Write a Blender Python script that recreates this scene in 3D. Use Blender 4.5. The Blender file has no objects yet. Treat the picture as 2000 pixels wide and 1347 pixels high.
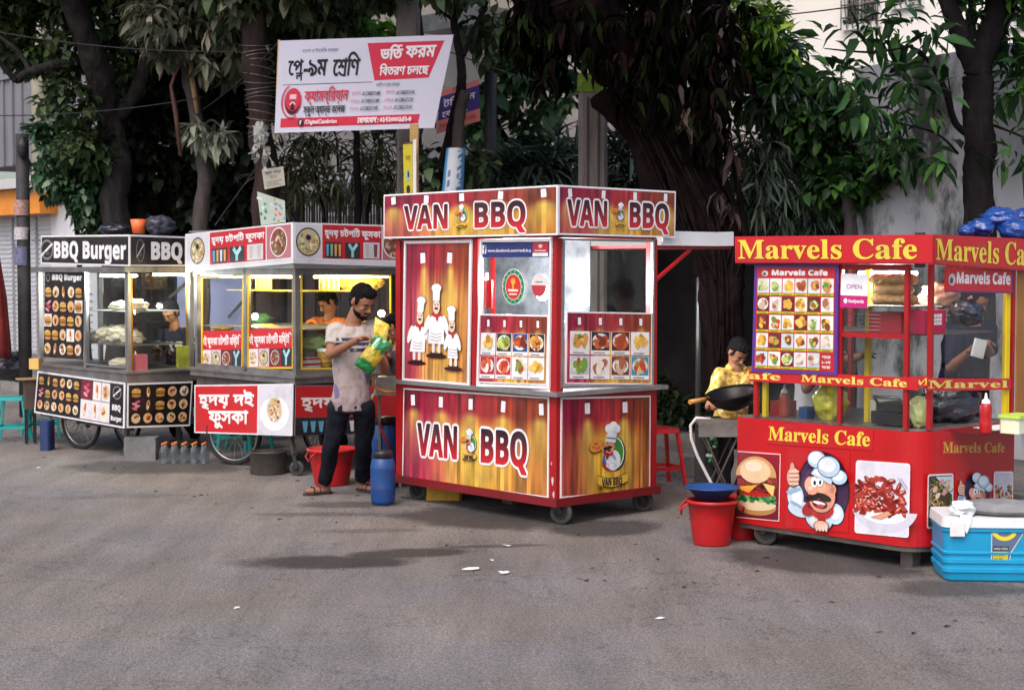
import bpy, math, random
import numpy as np
from mathutils import Vector, Matrix, noise as mnoise
from mathutils.geometry import tessellate_polygon, delaunay_2d_cdt
R = math.radians
scene = bpy.context.scene
COL = scene.collection
random.seed(7)
rng = np.random.default_rng(7)

# ------------------------------------------------------------------ camera
F_PX, CX, CY, HOR, CAMH = 3146.0, 1000.0, 673.5, 525.0, 1.70
PITCH = math.atan((CY - HOR) / F_PX)
cam_d = bpy.data.cameras.new('camera')
cam = bpy.data.objects.new('camera', cam_d)
COL.objects.link(cam)
cam_d.sensor_width = 36.0
cam_d.lens = 36.0 * F_PX / 2000.0
cam_d.clip_end = 400.0
cam_d.dof.use_dof = True
cam_d.dof.focus_distance = 10.9
cam_d.dof.aperture_fstop = 4.5
cam.location = (0, 0, CAMH)
cam.rotation_euler = (R(90) - PITCH, 0, 0)
scene.camera = cam

# ------------------------------------------------------------------ sky, sun, exposure
SUN_EL, SUN_AZ = 52.0, 205.0          # overcast evening: weak broad sun from behind and left of the camera
world = bpy.data.worlds.new('World')
scene.world = world
world.use_nodes = True
wn = world.node_tree
bg = wn.nodes['Background']
sky = wn.nodes.new('ShaderNodeTexSky')
sky.sky_type = 'NISHITA'
sky.sun_disc = False
sky.sun_elevation = R(SUN_EL)
sky.sun_rotation = R(SUN_AZ)
sky.air_density = 1.0
sky.dust_density = 4.0
sky.ozone_density = 1.0
wn.links.new(sky.outputs[0], bg.inputs[0])
bg.inputs[1].default_value = 0.115
sun_d = bpy.data.lights.new('sun', 'SUN')
sun_d.energy = 0.7
sun_d.angle = R(35)
sun_d.color = (1.0, 0.93, 0.86)
sun = bpy.data.objects.new('sun', sun_d)
COL.objects.link(sun)
_sd = Vector((math.sin(R(SUN_AZ)) * math.cos(R(SUN_EL)), math.cos(R(SUN_AZ)) * math.cos(R(SUN_EL)), math.sin(R(SUN_EL))))
sun.rotation_euler = _sd.to_track_quat('Z', 'Y').to_euler()
scene.view_settings.view_transform = 'Standard'
scene.view_settings.look = 'None'
scene.view_settings.exposure = 1.12
scene.view_settings.gamma = 1.0
scene.cycles.max_bounces = 7
scene.cycles.transparent_max_bounces = 12
scene.cycles.sample_clamp_indirect = 4.0

# ------------------------------------------------------------------ picture <-> place
def ray(px, py):
    f = Vector((0, math.cos(PITCH), -math.sin(PITCH))); u = Vector((0, math.sin(PITCH), math.cos(PITCH)))
    return (f * F_PX + Vector((1, 0, 0)) * (px - CX) + u * (CY - py)).normalized()
EYE = Vector((0, 0, CAMH))
def gp(px, py, z=0.0):
    d = ray(px, py); return EYE + d * ((z - CAMH) / d.z)
def at(px, py, Y):
    d = ray(px, py); return EYE + d * (Y / d.y)
YAW = R(42.4)
VD = Vector((math.cos(YAW), math.sin(YAW), 0))      # away from the road
UD = Vector((-math.sin(YAW), math.cos(YAW), 0))     # along the road, to the far left
ROW = Vector((0.293, 10.6, 0))
def GP(a, b, z=0.0): return ROW + VD * a + UD * b + Vector((0, 0, z))
def plane_hit(px, py, a):                            # where the ray meets the vertical plane a = const
    d = ray(px, py); t = (a - (EYE - ROW).dot(VD)) / d.dot(VD); return EYE + d * t
def to_g(p):
    q = p - ROW; return q.dot(VD), q.dot(UD), p.z

# ------------------------------------------------------------------ materials
def lin(c):
    if isinstance(c, str):
        c = c.lstrip('#'); c = tuple(int(c[i:i + 2], 16) / 255 for i in (0, 2, 4))
    return tuple((v / 12.92 if v <= 0.04045 else ((v + 0.055) / 1.055) ** 2.4) for v in c[:3])
MATS = {}
def mat(name, color=(.5, .5, .5), rough=.5, metal=0.0, var=0.0, vscale=6.0, bump=0.0, bscale=40.0, attr=False, dirt=0.0, spec=.5,
        dirtcol=(.05, .04, .03), emit=None, estr=0.0, coat=0.0, stretch=None, trans=0.0, tone=1.0, dlo=.5, dhi=.72):
    if name in MATS: return MATS[name]
    m = bpy.data.materials.new(name); m.use_nodes = True
    nt = m.node_tree; b = nt.nodes['Principled BSDF']
    b.inputs['Roughness'].default_value = rough
    b.inputs['Metallic'].default_value = metal
    b.inputs['Specular IOR Level'].default_value = spec
    b.inputs['Coat Weight'].default_value = coat
    tc = nt.nodes.new('ShaderNodeTexCoord')
    co = tc.outputs['Object']
    if stretch:
        mp = nt.nodes.new('ShaderNodeMapping'); mp.inputs['Scale'].default_value = stretch
        nt.links.new(co, mp.inputs[0]); co = mp.outputs[0]
    if attr:
        a = nt.nodes.new('ShaderNodeAttribute'); a.attribute_name = 'Col'; src = a.outputs['Color']
    else:
        rgb = nt.nodes.new('ShaderNodeRGB'); rgb.outputs[0].default_value = (*color, 1); src = rgb.outputs[0]
    if var > 0:
        n = nt.nodes.new('ShaderNodeTexNoise'); n.inputs['Scale'].default_value = vscale; n.inputs['Detail'].default_value = 6
        nt.links.new(co, n.inputs['Vector'])
        mr = nt.nodes.new('ShaderNodeMapRange'); mr.inputs['From Min'].default_value = .25; mr.inputs['From Max'].default_value = .75
        mr.inputs['To Min'].default_value = tone * (1 - var); mr.inputs['To Max'].default_value = tone * (1 + var)
        nt.links.new(n.outputs['Fac'], mr.inputs['Value'])
        vm = nt.nodes.new('ShaderNodeVectorMath'); vm.operation = 'SCALE'
        nt.links.new(src, vm.inputs[0]); nt.links.new(mr.outputs[0], vm.inputs['Scale']); src = vm.outputs[0]
    if dirt > 0:
        n = nt.nodes.new('ShaderNodeTexNoise'); n.inputs['Scale'].default_value = vscale * 1.7; n.inputs['Detail'].default_value = 8
        n.inputs['Roughness'].default_value = .7
        nt.links.new(co, n.inputs['Vector'])
        mr = nt.nodes.new('ShaderNodeMapRange'); mr.inputs['From Min'].default_value = dlo; mr.inputs['From Max'].default_value = dhi
        mr.inputs['To Max'].default_value = dirt
        nt.links.new(n.outputs['Fac'], mr.inputs['Value'])
        mx = nt.nodes.new('ShaderNodeMix'); mx.data_type = 'RGBA'
        nt.links.new(mr.outputs[0], mx.inputs[0]); nt.links.new(src, mx.inputs[6]); mx.inputs[7].default_value = (*dirtcol, 1); src = mx.outputs[2]
    nt.links.new(src, b.inputs['Base Color'])
    if bump > 0:
        n = nt.nodes.new('ShaderNodeTexNoise'); n.inputs['Scale'].default_value = bscale; n.inputs['Detail'].default_value = 5
        nt.links.new(co, n.inputs['Vector'])
        bp = nt.nodes.new('ShaderNodeBump'); bp.inputs['Strength'].default_value = bump; bp.inputs['Distance'].default_value = .02
        nt.links.new(n.outputs['Fac'], bp.inputs['Height']); nt.links.new(bp.outputs[0], b.inputs['Normal'])
    if emit:
        b.inputs['Emission Color'].default_value = (*emit, 1); b.inputs['Emission Strength'].default_value = estr
    if trans > 0:
        tb = nt.nodes.new('ShaderNodeBsdfTranslucent'); nt.links.new(src, tb.inputs[0])
        ms = nt.nodes.new('ShaderNodeMixShader'); ms.inputs[0].default_value = trans
        nt.links.new(b.outputs[0], ms.inputs[1]); nt.links.new(tb.outputs[0], ms.inputs[2])
        nt.links.new(ms.outputs[0], nt.nodes['Material Output'].inputs[0])
    MATS[name] = m
    return m
def glass_mat(name, tint=(.93, .96, .95), refl=.8, film=0.0):
    if name in MATS: return MATS[name]
    m = bpy.data.materials.new(name); m.use_nodes = True; nt = m.node_tree
    nt.nodes.remove(nt.nodes['Principled BSDF'])
    t = nt.nodes.new('ShaderNodeBsdfTransparent'); t.inputs[0].default_value = (*tint, 1)
    g = nt.nodes.new('ShaderNodeBsdfGlossy'); g.inputs['Roughness'].default_value = .04
    fc = nt.nodes.new('ShaderNodeLayerWeight'); fc.inputs[0].default_value = .5; pw_ = nt.nodes.new('ShaderNodeMath'); pw_.operation = 'POWER'; pw_.inputs[1].default_value = 4.0; nt.links.new(fc.outputs['Facing'], pw_.inputs[0]); lw = nt.nodes.new('ShaderNodeMath'); lw.operation = 'MULTIPLY_ADD'; lw.inputs[1].default_value = .9; lw.inputs[2].default_value = .05; nt.links.new(pw_.outputs[0], lw.inputs[0])
    mu = nt.nodes.new('ShaderNodeMath'); mu.operation = 'MULTIPLY'; mu.inputs[1].default_value = refl
    mx = nt.nodes.new('ShaderNodeMixShader')
    nt.links.new(lw.outputs[0], mu.inputs[0]); nt.links.new(mu.outputs[0], mx.inputs[0])
    nt.links.new(t.outputs[0], mx.inputs[1]); nt.links.new(g.outputs[0], mx.inputs[2])
    out = mx.outputs[0]
    if film > 0:                                        # greasy smears on the pane
        d = nt.nodes.new('ShaderNodeBsdfDiffuse'); d.inputs[0].default_value = (.6, .62, .6, 1)
        tc = nt.nodes.new('ShaderNodeTexCoord'); n = nt.nodes.new('ShaderNodeTexNoise'); n.inputs['Scale'].default_value = 5; n.inputs['Detail'].default_value = 6
        nt.links.new(tc.outputs['Object'], n.inputs[0])
        mr = nt.nodes.new('ShaderNodeMapRange'); mr.inputs[1].default_value = .4; mr.inputs[2].default_value = .8; mr.inputs[4].default_value = film
        nt.links.new(n.outputs[0], mr.inputs[0])
        m2 = nt.nodes.new('ShaderNodeMixShader'); nt.links.new(mr.outputs[0], m2.inputs[0]); nt.links.new(out, m2.inputs[1]); nt.links.new(d.outputs[0], m2.inputs[2]); out = m2.outputs[0]
    nt.links.new(out, nt.nodes['Material Output'].inputs[0])
    MATS[name] = m
    return m

M = {
 'print': mat('printed_vinyl', rough=.38, attr=True, var=.07, vscale=3, tone=.90, dirt=.30, dirtcol=(.12, .10, .09)),
 'cloth_print': mat('printed_cloth', rough=.8, attr=True, tone=.88, var=.05, vscale=3, bump=.15, bscale=8),
 'food': mat('food_surface', rough=.6, attr=True, var=.15, vscale=30, bump=.3, bscale=60),
 'red': mat('red_paint', lin('#a01118'), .38, var=.12, vscale=4, dirt=.35, dirtcol=(.09, .02, .02), bump=.05, bscale=20),
 'darkred': mat('dark_red_paint', lin('#751318'), .45, var=.15, vscale=5, dirt=.4, dirtcol=(.05, .02, .02)),
 'white': mat('white_paint', (.75, .75, .76), .45, var=.05, dirt=.12),
 'alu': mat('dull_aluminium', (.36, .36, .36), .38, metal=.7, var=.15, vscale=8, dirt=.3, dirtcol=(.15, .12, .1)),
 'steel': mat('stained_steel', (.24, .225, .22), .42, metal=.6, var=.3, vscale=7, dirt=.5, dirtcol=(.10, .07, .06)),
 'dirty_steel': mat('rusty_steel', (.11, .09, .082), .55, metal=.35, var=.4, vscale=7, dirt=.6, dirtcol=(.10, .05, .03)),
 'darkmetal': mat('dark_metal', (.035, .033, .035), .5, metal=.4, var=.3),
 'rubber': mat('worn_rubber', (.025, .023, .023), .75, spec=.2, var=.3, vscale=10),
 'rubgrey': mat('grey_rubber', (.06, .055, .055), .8, spec=.2, var=.3, vscale=10),
 'chrome': mat('worn_chrome', (.30, .30, .31), .35, metal=.9),
 'glass': glass_mat('thin_glass', refl=.5, film=.012),
 'dglass': glass_mat('grimy_glass', (.90, .92, .91), .6, film=.025),
 'yellow': mat('yellow_paint', lin('#e8c81e'), .45, var=.1, dirt=.15),
 'black': mat('black_plastic', (.015, .014, .018), .4),
 'teal': mat('teal_plastic', lin('#1f9c9a'), .4, var=.08, spec=.5),
 'redpl': mat('red_plastic', lin('#b4161c'), .42, var=.2, vscale=9, dirt=.45, dirtcol=(.10, .03, .025)),
 'bluepl': mat('blue_plastic', lin('#15427f'), .45, var=.25, vscale=9, dirt=.5),
 'wood': mat('raw_wood', lin('#b98e56'), .7, var=.2, vscale=4, stretch=(6, 6, .6), bump=.2),
 'cardb': mat('cardboard', lin('#a5835a'), .8, var=.12),
}
def lamp_mat(name, c, s): return mat(name, c, emit=c, estr=s)

# ------------------------------------------------------------------ objects
def tag(o, label=None, cat=None, group=None, kind=None):
    if label: o['label'] = label
    if cat: o['category'] = cat
    if group: o['group'] = group
    if kind: o['kind'] = kind
    return o
def empty(name, loc=(0, 0, 0), rz=0.0, label=None, cat=None, group=None, kind=None):
    o = bpy.data.objects.new(name, None); COL.objects.link(o); o.location = loc; o.rotation_euler = (0, 0, rz)
    o.empty_display_size = .1
    return tag(o, label, cat, group, kind)
def children(o): return [c for c in bpy.data.objects if c.parent == o]
def copy_tree(o, parent=None):
    c = o.copy(); COL.objects.link(c); c.parent = parent
    for ch in children(o): copy_tree(ch, c)
    return c
def link_mesh(name, verts, faces, mats, parent=None, smooth=False, midx=None, cols=None, loc=None):
    me = bpy.data.meshes.new(name)
    me.from_pydata([tuple(v) for v in verts], [], faces)
    for m_ in (mats if isinstance(mats, (list, tuple)) else [mats]): me.materials.append(m_)
    if midx is not None: me.polygons.foreach_set('material_index', midx)
    if smooth is True: me.polygons.foreach_set('use_smooth', [True] * len(me.polygons))
    elif isinstance(smooth, list): me.polygons.foreach_set('use_smooth', smooth)
    if cols is not None:
        ca = me.color_attributes.new('Col', 'FLOAT_COLOR', 'POINT')
        a = np.ones((len(verts), 4), dtype=np.float32); a[:, :3] = np.array(cols, dtype=np.float32).reshape(-1, 3)
        ca.data.foreach_set('color', a.ravel())
    me.update()
    o = bpy.data.objects.new(name, me); COL.objects.link(o)
    if parent is not None: o.parent = parent
    if loc is not None: o.location = loc
    return o
class MB:
    """collects shapes for one mesh"""
    def __init__(s): s.v = []; s.f = []; s.sm = []; s.c = []; s.cur = (0.5, .5, .5); s.mi = []; s.m = 0
    def add(s, vs, fs, smooth=False):
        n = len(s.v); s.v += [tuple(v) for v in vs]; s.c += [s.cur] * len(vs)
        for f in fs: s.f.append([i + n for i in f]); s.sm.append(smooth); s.mi.append(s.m)
        return s
    def box(s, x0, x1, y0, y1, z0, z1, bev=0.0):
        if bev > 0:
            b = bev; pr = [(x0 + b, y0), (x1 - b, y0), (x1, y0 + b), (x1, y1 - b), (x1 - b, y1), (x0 + b, y1), (x0, y1 - b), (x0, y0 + b)]
            return s.prism(pr, z0, z1)
        v = [(x, y, z) for z in (z0, z1) for x, y in ((x0, y0), (x1, y0), (x1, y1), (x0, y1))]
        return s.add(v, [(3, 2, 1, 0), (4, 5, 6, 7), (0, 1, 5, 4), (1, 2, 6, 5), (2, 3, 7, 6), (3, 0, 4, 7)])
    def prism(s, pts, z0, z1, tx=1.0, smooth=False):
        n = len(pts); cx = sum(p[0] for p in pts) / n; cy = sum(p[1] for p in pts) / n
        v = [(p[0], p[1], z0) for p in pts] + [(cx + (p[0] - cx) * tx, cy + (p[1] - cy) * tx, z1) for p in pts]
        s.add(v, [(i, (i + 1) % n, n + (i + 1) % n, n + i) for i in range(n)], smooth)
        k = len(s.v) - 2 * n
        s.f.append([k + i for i in range(n)][::-1]); s.sm.append(False); s.mi.append(s.m)
        s.f.append([k + n + i for i in range(n)]); s.sm.append(False); s.mi.append(s.m)
        return s
    def beam(s, p, q, w=.03, h=None, up=(0, 0, 1)):
        p = Vector(p); q = Vector(q); h = w if h is None else h
        d = (q - p).normalized(); up = Vector(up)
        if abs(d.dot(up)) > .95: up = Vector((1, 0, 0))
        a = d.cross(up).normalized() * (w / 2); b = a.cross(d).normalized() * (h / 2)
        v = [p - a - b, p + a - b, p + a + b, p - a + b, q - a - b, q + a - b, q + a + b, q - a + b]
        return s.add(v, [(0, 1, 2, 3)[::-1], (4, 5, 6, 7), (0, 1, 5, 4), (1, 2, 6, 5), (2, 3, 7, 6), (3, 0, 4, 7)])
    def tube(s, pts, r, n=8, cap=True):
        pts = [Vector(p) for p in pts]; rs = r if isinstance(r, (list, tuple)) else [r] * len(pts)
        k0 = len(s.v); last = None; V = []
        for i, p in enumerate(pts):
            d = (pts[min(i + 1, len(pts) - 1)] - pts[max(i - 1, 0)])
            d = d.normalized() if d.length > 1e-9 else Vector((0, 0, 1))
            if last is None:
                a = d.orthogonal().normalized()
            else:
                a = (last - d * last.dot(d)); a = a.normalized() if a.length > 1e-6 else d.orthogonal().normalized()
            last = a; b = d.cross(a)
            for j in range(n):
                t = 2 * math.pi * j / n; V.append(p + (a * math.cos(t) + b * math.sin(t)) * rs[i])
        Fc = [(i * n + j, i * n + (j + 1) % n, (i + 1) * n + (j + 1) % n, (i + 1) * n + j) for i in range(len(pts) - 1) for j in range(n)]
        s.add(V, Fc, True)
        if cap:
            s.f.append([k0 + j for j in range(n)][::-1]); s.sm.append(False); s.mi.append(s.m)
            e = k0 + (len(pts) - 1) * n; s.f.append([e + j for j in range(n)]); s.sm.append(False); s.mi.append(s.m)
        return s
    def lathe(s, prof, c=(0, 0, 0), n=20, axis='z', sx=1.0, sy=1.0, smooth=True):
        V = []
        for r, h in prof:
            for j in range(n):
                t = 2 * math.pi * j / n; a, b = r * math.cos(t) * sx, r * math.sin(t) * sy
                p = (a, b, h) if axis == 'z' else ((h, a, b) if axis == 'x' else (a, h, b))
                V.append((p[0] + c[0], p[1] + c[1], p[2] + c[2]))
        m = len(prof)
        s.add(V, [(i * n + j, i * n + (j + 1) % n, (i + 1) * n + (j + 1) % n, (i + 1) * n + j) for i in range(m - 1) for j in range(n)], smooth)
        k = len(s.v) - len(V)
        for e in (0, m - 1):
            if prof[e][0] > 1e-5:
                s.f.append([k + e * n + j for j in range(n)]); s.sm.append(False); s.mi.append(s.m)
        return s
    def torus(s, c, Rr, r, axis='y', n=28, m=8):
        V = []
        for i in range(n):
            t = 2 * math.pi * i / n
            for j in range(m):
                q = 2 * math.pi * j / m; rad = Rr + r * math.cos(q); h = r * math.sin(q)
                a, b = rad * math.cos(t), rad * math.sin(t)
                p = (a, b, h) if axis == 'z' else ((h, a, b) if axis == 'x' else (a, h, b))
                V.append((p[0] + c[0], p[1] + c[1], p[2] + c[2]))
        return s.add(V, [(i * m + j, ((i + 1) % n) * m + j, ((i + 1) % n) * m + (j + 1) % m, i * m + (j + 1) % m) for i in range(n) for j in range(m)], True)
    def ball(s, c, rx, ry=None, rz=None, n=14, m=9, jit=0.0, seed=0):
        ry = rx if ry is None else ry; rz = rx if rz is None else rz; V = []
        for i in range(m + 1):
            ph = math.pi * i / m
            for j in range(n):
                t = 2 * math.pi * j / n; d = Vector((math.sin(ph) * math.cos(t), math.sin(ph) * math.sin(t), math.cos(ph)))
                k = 1 + jit * mnoise.noise(d * 2.3 + Vector((seed * 3.1, seed, 0)))
                V.append((c[0] + d.x * rx * k, c[1] + d.y * ry * k, c[2] + d.z * rz * k))
        return s.add(V, [(i * n + j, (i + 1) * n + j, (i + 1) * n + (j + 1) % n, i * n + (j + 1) % n) for i in range(m) for j in range(n)], True)
    def build_each(s, name, m, parent):
        """every box collected becomes a part of its own"""
        for k in range(0, len(s.v), 8):
            link_mesh(name, s.v[k:k + 8], [[i - k for i in f] for f in s.f if k <= f[0] < k + 8], m, parent)
    def quad(s, a, b, c, d): return s.add([a, b, c, d], [(0, 1, 2, 3)])
    def slab(s, quad, N, t):
        """board: front face quad (TL,TR,BR,BL), thickness t behind it"""
        q = [Vector(p) for p in quad]; k = [p - Vector(N) * t for p in q]
        return s.add(q + k, [(3, 2, 1, 0), (4, 5, 6, 7), (0, 1, 5, 4), (1, 2, 6, 5), (2, 3, 7, 6), (3, 0, 4, 7)])
    def build(s, name, m, parent=None, col=False, loc=None, off=None):
        v = s.v if off is None else [tuple(Vector(p) - Vector(off)) for p in s.v]
        return link_mesh(name, v, s.f, m, parent, smooth=s.sm, midx=s.mi, cols=s.c if col else None, loc=loc)

# ------------------------------------------------------------------ print art: flat coloured shapes laid over one another on a board
_TC = {}
def mathbold(s, serif=False):
    B = 0x1D400 if serif else 0x1D5D4; D = 0x1D7CE if serif else 0x1D7EC
    return ''.join(chr(B + ord(c) - 65) if 'A' <= c <= 'Z' else chr(B + 26 + ord(c) - 97) if 'a' <= c <= 'z' else chr(D + ord(c) - 48) if '0' <= c <= '9' else c for c in s)
def area2(p): return sum(p[i - 1][0] * p[i][1] - p[i][0] * p[i - 1][1] for i in range(len(p))) / 2
def textgeo(s, res=3):
    k = s
    if k in _TC: return _TC[k]
    c = bpy.data.curves.new('t', 'FONT'); c.body = s; c.size = 1.0
    o = bpy.data.objects.new('t', c); COL.objects.link(o)
    dg = bpy.context.evaluated_depsgraph_get()
    cu = o.evaluated_get(dg).to_curve(dg)
    cont = []
    for sp in cu.splines:
        bp = sp.bezier_points; n = len(bp)
        if n < 2: continue
        P = []
        for i in range(n):
            a, b = bp[i], bp[(i + 1) % n]
            p0, p1, p2, p3 = a.co, a.handle_right, b.handle_left, b.co
            straight = (p1 - p0).cross(p3 - p0).length < 1e-6 and (p2 - p0).cross(p3 - p0).length < 1e-6
            st = 1 if straight else res
            for q in range(st):
                t = q / st; m = 1 - t
                v = p0 * m ** 3 + p1 * 3 * m * m * t + p2 * 3 * m * t * t + p3 * t ** 3
                if not P or abs(P[-1][0] - v.x) + abs(P[-1][1] - v.y) > 1e-4: P.append((v.x, v.y))
        while len(P) > 2 and abs(P[0][0] - P[-1][0]) + abs(P[0][1] - P[-1][1]) < 1e-4: P.pop()
        if len(P) > 2 and abs(area2(P)) > 1e-6: cont.append(P)
    o.to_curve_clear()
    bpy.data.objects.remove(o); bpy.data.curves.remove(c)
    if not cont: _TC[k] = ([], (0, 0, 1, 1)); return _TC[k]
    vs, es = [], []
    for P in cont:
        n = len(vs); vs += [Vector(p) for p in P]; es += [(n + i, n + (i + 1) % len(P)) for i in range(len(P))]
    ov, oe, of, _, _, _ = delaunay_2d_cdt(vs, es, [], 0, 1e-5)
    V_ = np.array([tuple(v) for v in ov]); F_ = np.array([tuple(f) for f in of]); C_ = V_[F_].mean(1)
    wn_ = np.zeros(len(F_), int)
    for P in cont:                                       # keep what the outlines wind round at least once
        A_ = np.array(P); B_ = np.roll(A_, -1, 0)
        for (ax, ay), (bx, by) in zip(A_, B_):
            if ay == by: continue
            m_ = ((ay <= C_[:, 1]) & (C_[:, 1] < by)) | ((by <= C_[:, 1]) & (C_[:, 1] < ay))
            xi = ax + (C_[:, 1] - ay) * (bx - ax) / (by - ay)
            wn_ += np.where(m_ & (xi > C_[:, 0]), 1 if by > ay else -1, 0)
    F_ = F_[wn_ != 0]; u_, inv = np.unique(F_, return_inverse=True); V_ = V_[u_]; F_ = inv.reshape(-1, 3)
    _TC[k] = ((V_.tolist(), F_.tolist()), (V_[:, 0].min(), V_[:, 1].min(), V_[:, 0].max(), V_[:, 1].max()))
    return _TC[k]
LSTEP = .0007
class Art:
    def __init__(s, W, H, base=(1, 1, 1)):
        s.W, s.H = W, H; s.v = []; s.c = []; s.f = []; s.base = base; s.lay = 0
    def _add(s, pts, faces, col, lay):
        n = len(s.v)
        for p in pts:
            s.v.append((p[0], p[1], lay)); s.c.append(lin(col(p[0], p[1])) if callable(col) else lin(col))
        s.f += [[i + n for i in f] for f in faces]
    def L(s, d=1): s.lay += d; return s
    def poly(s, pts, col, lay=None, holes=None):
        lay = s.lay if lay is None else lay
        if not holes and len(pts) <= 4: s._add(pts, [list(range(len(pts)))], col, lay); return s
        allp = list(pts) + [q for h in (holes or []) for q in h]
        tr = tessellate_polygon([[Vector((x, y, 0)) for x, y in pts]] + [[Vector((x, y, 0)) for x, y in h] for h in (holes or [])])
        s._add(allp, [list(t) for t in tr], col, lay); return s
    def rect(s, x0, y0, x1, y1, col, lay=None): return s.poly([(x0, y0), (x1, y0), (x1, y1), (x0, y1)], col, lay)
    def rrect(s, x0, y0, x1, y1, r, col, lay=None):
        P = []
        for cx, cy, a0 in ((x1 - r, y0 + r, -90), (x1 - r, y1 - r, 0), (x0 + r, y1 - r, 90), (x0 + r, y0 + r, 180)):
            for k in range(4): t = R(a0 + 30 * k); P.append((cx + r * math.cos(t), cy + r * math.sin(t)))
        return s.poly(P, col, lay)
    def ell(s, cx, cy, rx, ry, col, rot=0, n=20, lay=None, a0=0, a1=360):
        P = []; cr, sr = math.cos(R(rot)), math.sin(R(rot)); full = abs(a1 - a0) >= 360
        for k in range(n if full else n + 1):
            t = R(a0 + (a1 - a0) * k / n); x, y = rx * math.cos(t), ry * math.sin(t); P.append((cx + x * cr - y * sr, cy + x * sr + y * cr))
        return s.poly(P, col, lay)
    def ring(s, cx, cy, rx, ry, w, col, n=28, lay=None, a0=0, a1=360):
        for k in range(n):
            t0, t1 = R(a0 + (a1 - a0) * k / n), R(a0 + (a1 - a0) * (k + 1) / n)
            s.poly([(cx + rx * math.cos(t0), cy + ry * math.sin(t0)), (cx + (rx - w) * math.cos(t0), cy + (ry - w) * math.sin(t0)),
                    (cx + (rx - w) * math.cos(t1), cy + (ry - w) * math.sin(t1)), (cx + rx * math.cos(t1), cy + ry * math.sin(t1))], col, lay)
        return s
    def line(s, pts, w, col, lay=None):
        lay = s.lay if lay is None else lay
        for i in range(len(pts) - 1):
            (x0, y0), (x1, y1) = pts[i], pts[i + 1]; l = math.hypot(x1 - x0, y1 - y0) or 1e-9; a, b = -(y1 - y0) / l * w / 2, (x1 - x0) / l * w / 2
            s._add([(x0 + a, y0 + b), (x0 - a, y0 - b), (x1 - a, y1 - b), (x1 + a, y1 + b)], [[0, 1, 2, 3]], col, lay + (i % 2) * .15)
        return s
    def frame(s, w, col, x0=0, y0=0, x1=None, y1=None, lay=None):
        x1 = s.W if x1 is None else x1; y1 = s.H if y1 is None else y1
        s.rect(x0, y0, x1, y0 + w, col, lay).rect(x0, y1 - w, x1, y1, col, lay).rect(x0, y0 + w, x0 + w, y1 - w, col, lay).rect(x1 - w, y0 + w, x1, y1 - w, col, lay)
        return s
    def text(s, t, x, y, h, col, w=None, bold=0.0, font='', out=0.0, outcol=None, align='l', slant=0.0, rot=0.0, fit='caps', skew=0.0):
        """h = height of the glyph box, w = its width (None: natural)"""
        st = mathbold(t, font == 'serif') if font in ('serif', 'sans') else t
        G, (bx0, by0, bx1, by1) = textgeo(st)
        if not G: return s
        if fit == 'caps': by0 = 0.0; by1 = .73 if font == '' else (.66 if font == 'serif' else .66)
        sy = h / (by1 - by0); sx = sy if w is None else w / (bx1 - bx0)
        wid = (bx1 - bx0) * sx
        if align == 'c': x -= wid / 2
        cr, sr = math.cos(R(rot)), math.sin(R(rot))
        def T(p):
            a = (p[0] - bx0) * sx; b = (p[1] - by0) * sy; a += b * slant; b += a * skew
            return (x + a * cr - b * sr, y + a * sr + b * cr)
        def put(off, c, lay):
            nd = 1 if off <= 0 else (6 if off < .002 else 10)
            A_ = [T(p) for p in G[0]]
            for k in range(nd):
                dx, dy = (off * math.cos(6.2832 * k / nd), off * math.sin(6.2832 * k / nd)) if off > 0 else (0, 0)
                s._add([(q[0] + dx, q[1] + dy) for q in A_], G[1], c, lay + k * .03)
        if out: put(bold + out, outcol, s.lay); s.lay += 1
        put(bold, col, s.lay); s.lay += 1
        return s
    def grid(s, x0, y0, x1, y1, nx, ny, fn, lay=None):
        lay = s.lay if lay is None else lay; n = len(s.v)
        for j in range(ny + 1):
            for i in range(nx + 1):
                x = x0 + (x1 - x0) * i / nx; y = y0 + (y1 - y0) * j / ny; s.v.append((x, y, lay)); s.c.append(lin(fn(i / nx, j / ny)))
        s.f += [[n + j * (nx + 1) + i, n + j * (nx + 1) + i + 1, n + (j + 1) * (nx + 1) + i + 1, n + (j + 1) * (nx + 1) + i] for j in range(ny) for i in range(nx)]
        return s
    def build(s, quad, name, parent, thick=.012, mtl='print', N=None, side=None, off=None):
        """quad = TL,TR,BR,BL corner points of the board's front face"""
        TL, TR, BR, BL = [Vector(q) for q in quad]
        if N is None: N = (BR - BL).cross(TL - BL).normalized()
        N = Vector(N); V = []
        for x, y, l in s.v:
            a, b = x / s.W, y / s.H
            V.append((BL * (1 - a) + BR * a) * (1 - b) + (TL * (1 - a) + TR * a) * b + N * (l + 1) * LSTEP)
        Cc = list(s.c); Fc = list(s.f); n = len(V)
        q = [TL, TR, BR, BL]; V += q + [p - N * thick for p in q]; Cc += [lin(s.base)] * 4 + [lin(side or s.base)] * 4
        Fc += [[n + i for i in f] for f in ((3, 2, 1, 0), (4, 5, 6, 7), (0, 1, 5, 4), (1, 2, 6, 5), (2, 3, 7, 6), (3, 0, 4, 7))]
        if off is not None: V = [v - Vector(off) for v in V]
        return link_mesh(name, V, Fc, M[mtl], parent, cols=Cc)
def quad_size(q):
    TL, TR, BR, BL = [Vector(p) for p in q]
    return ((TR - TL).length + (BR - BL).length) / 2, ((TL - BL).length + (TR - BR).length) / 2

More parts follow.
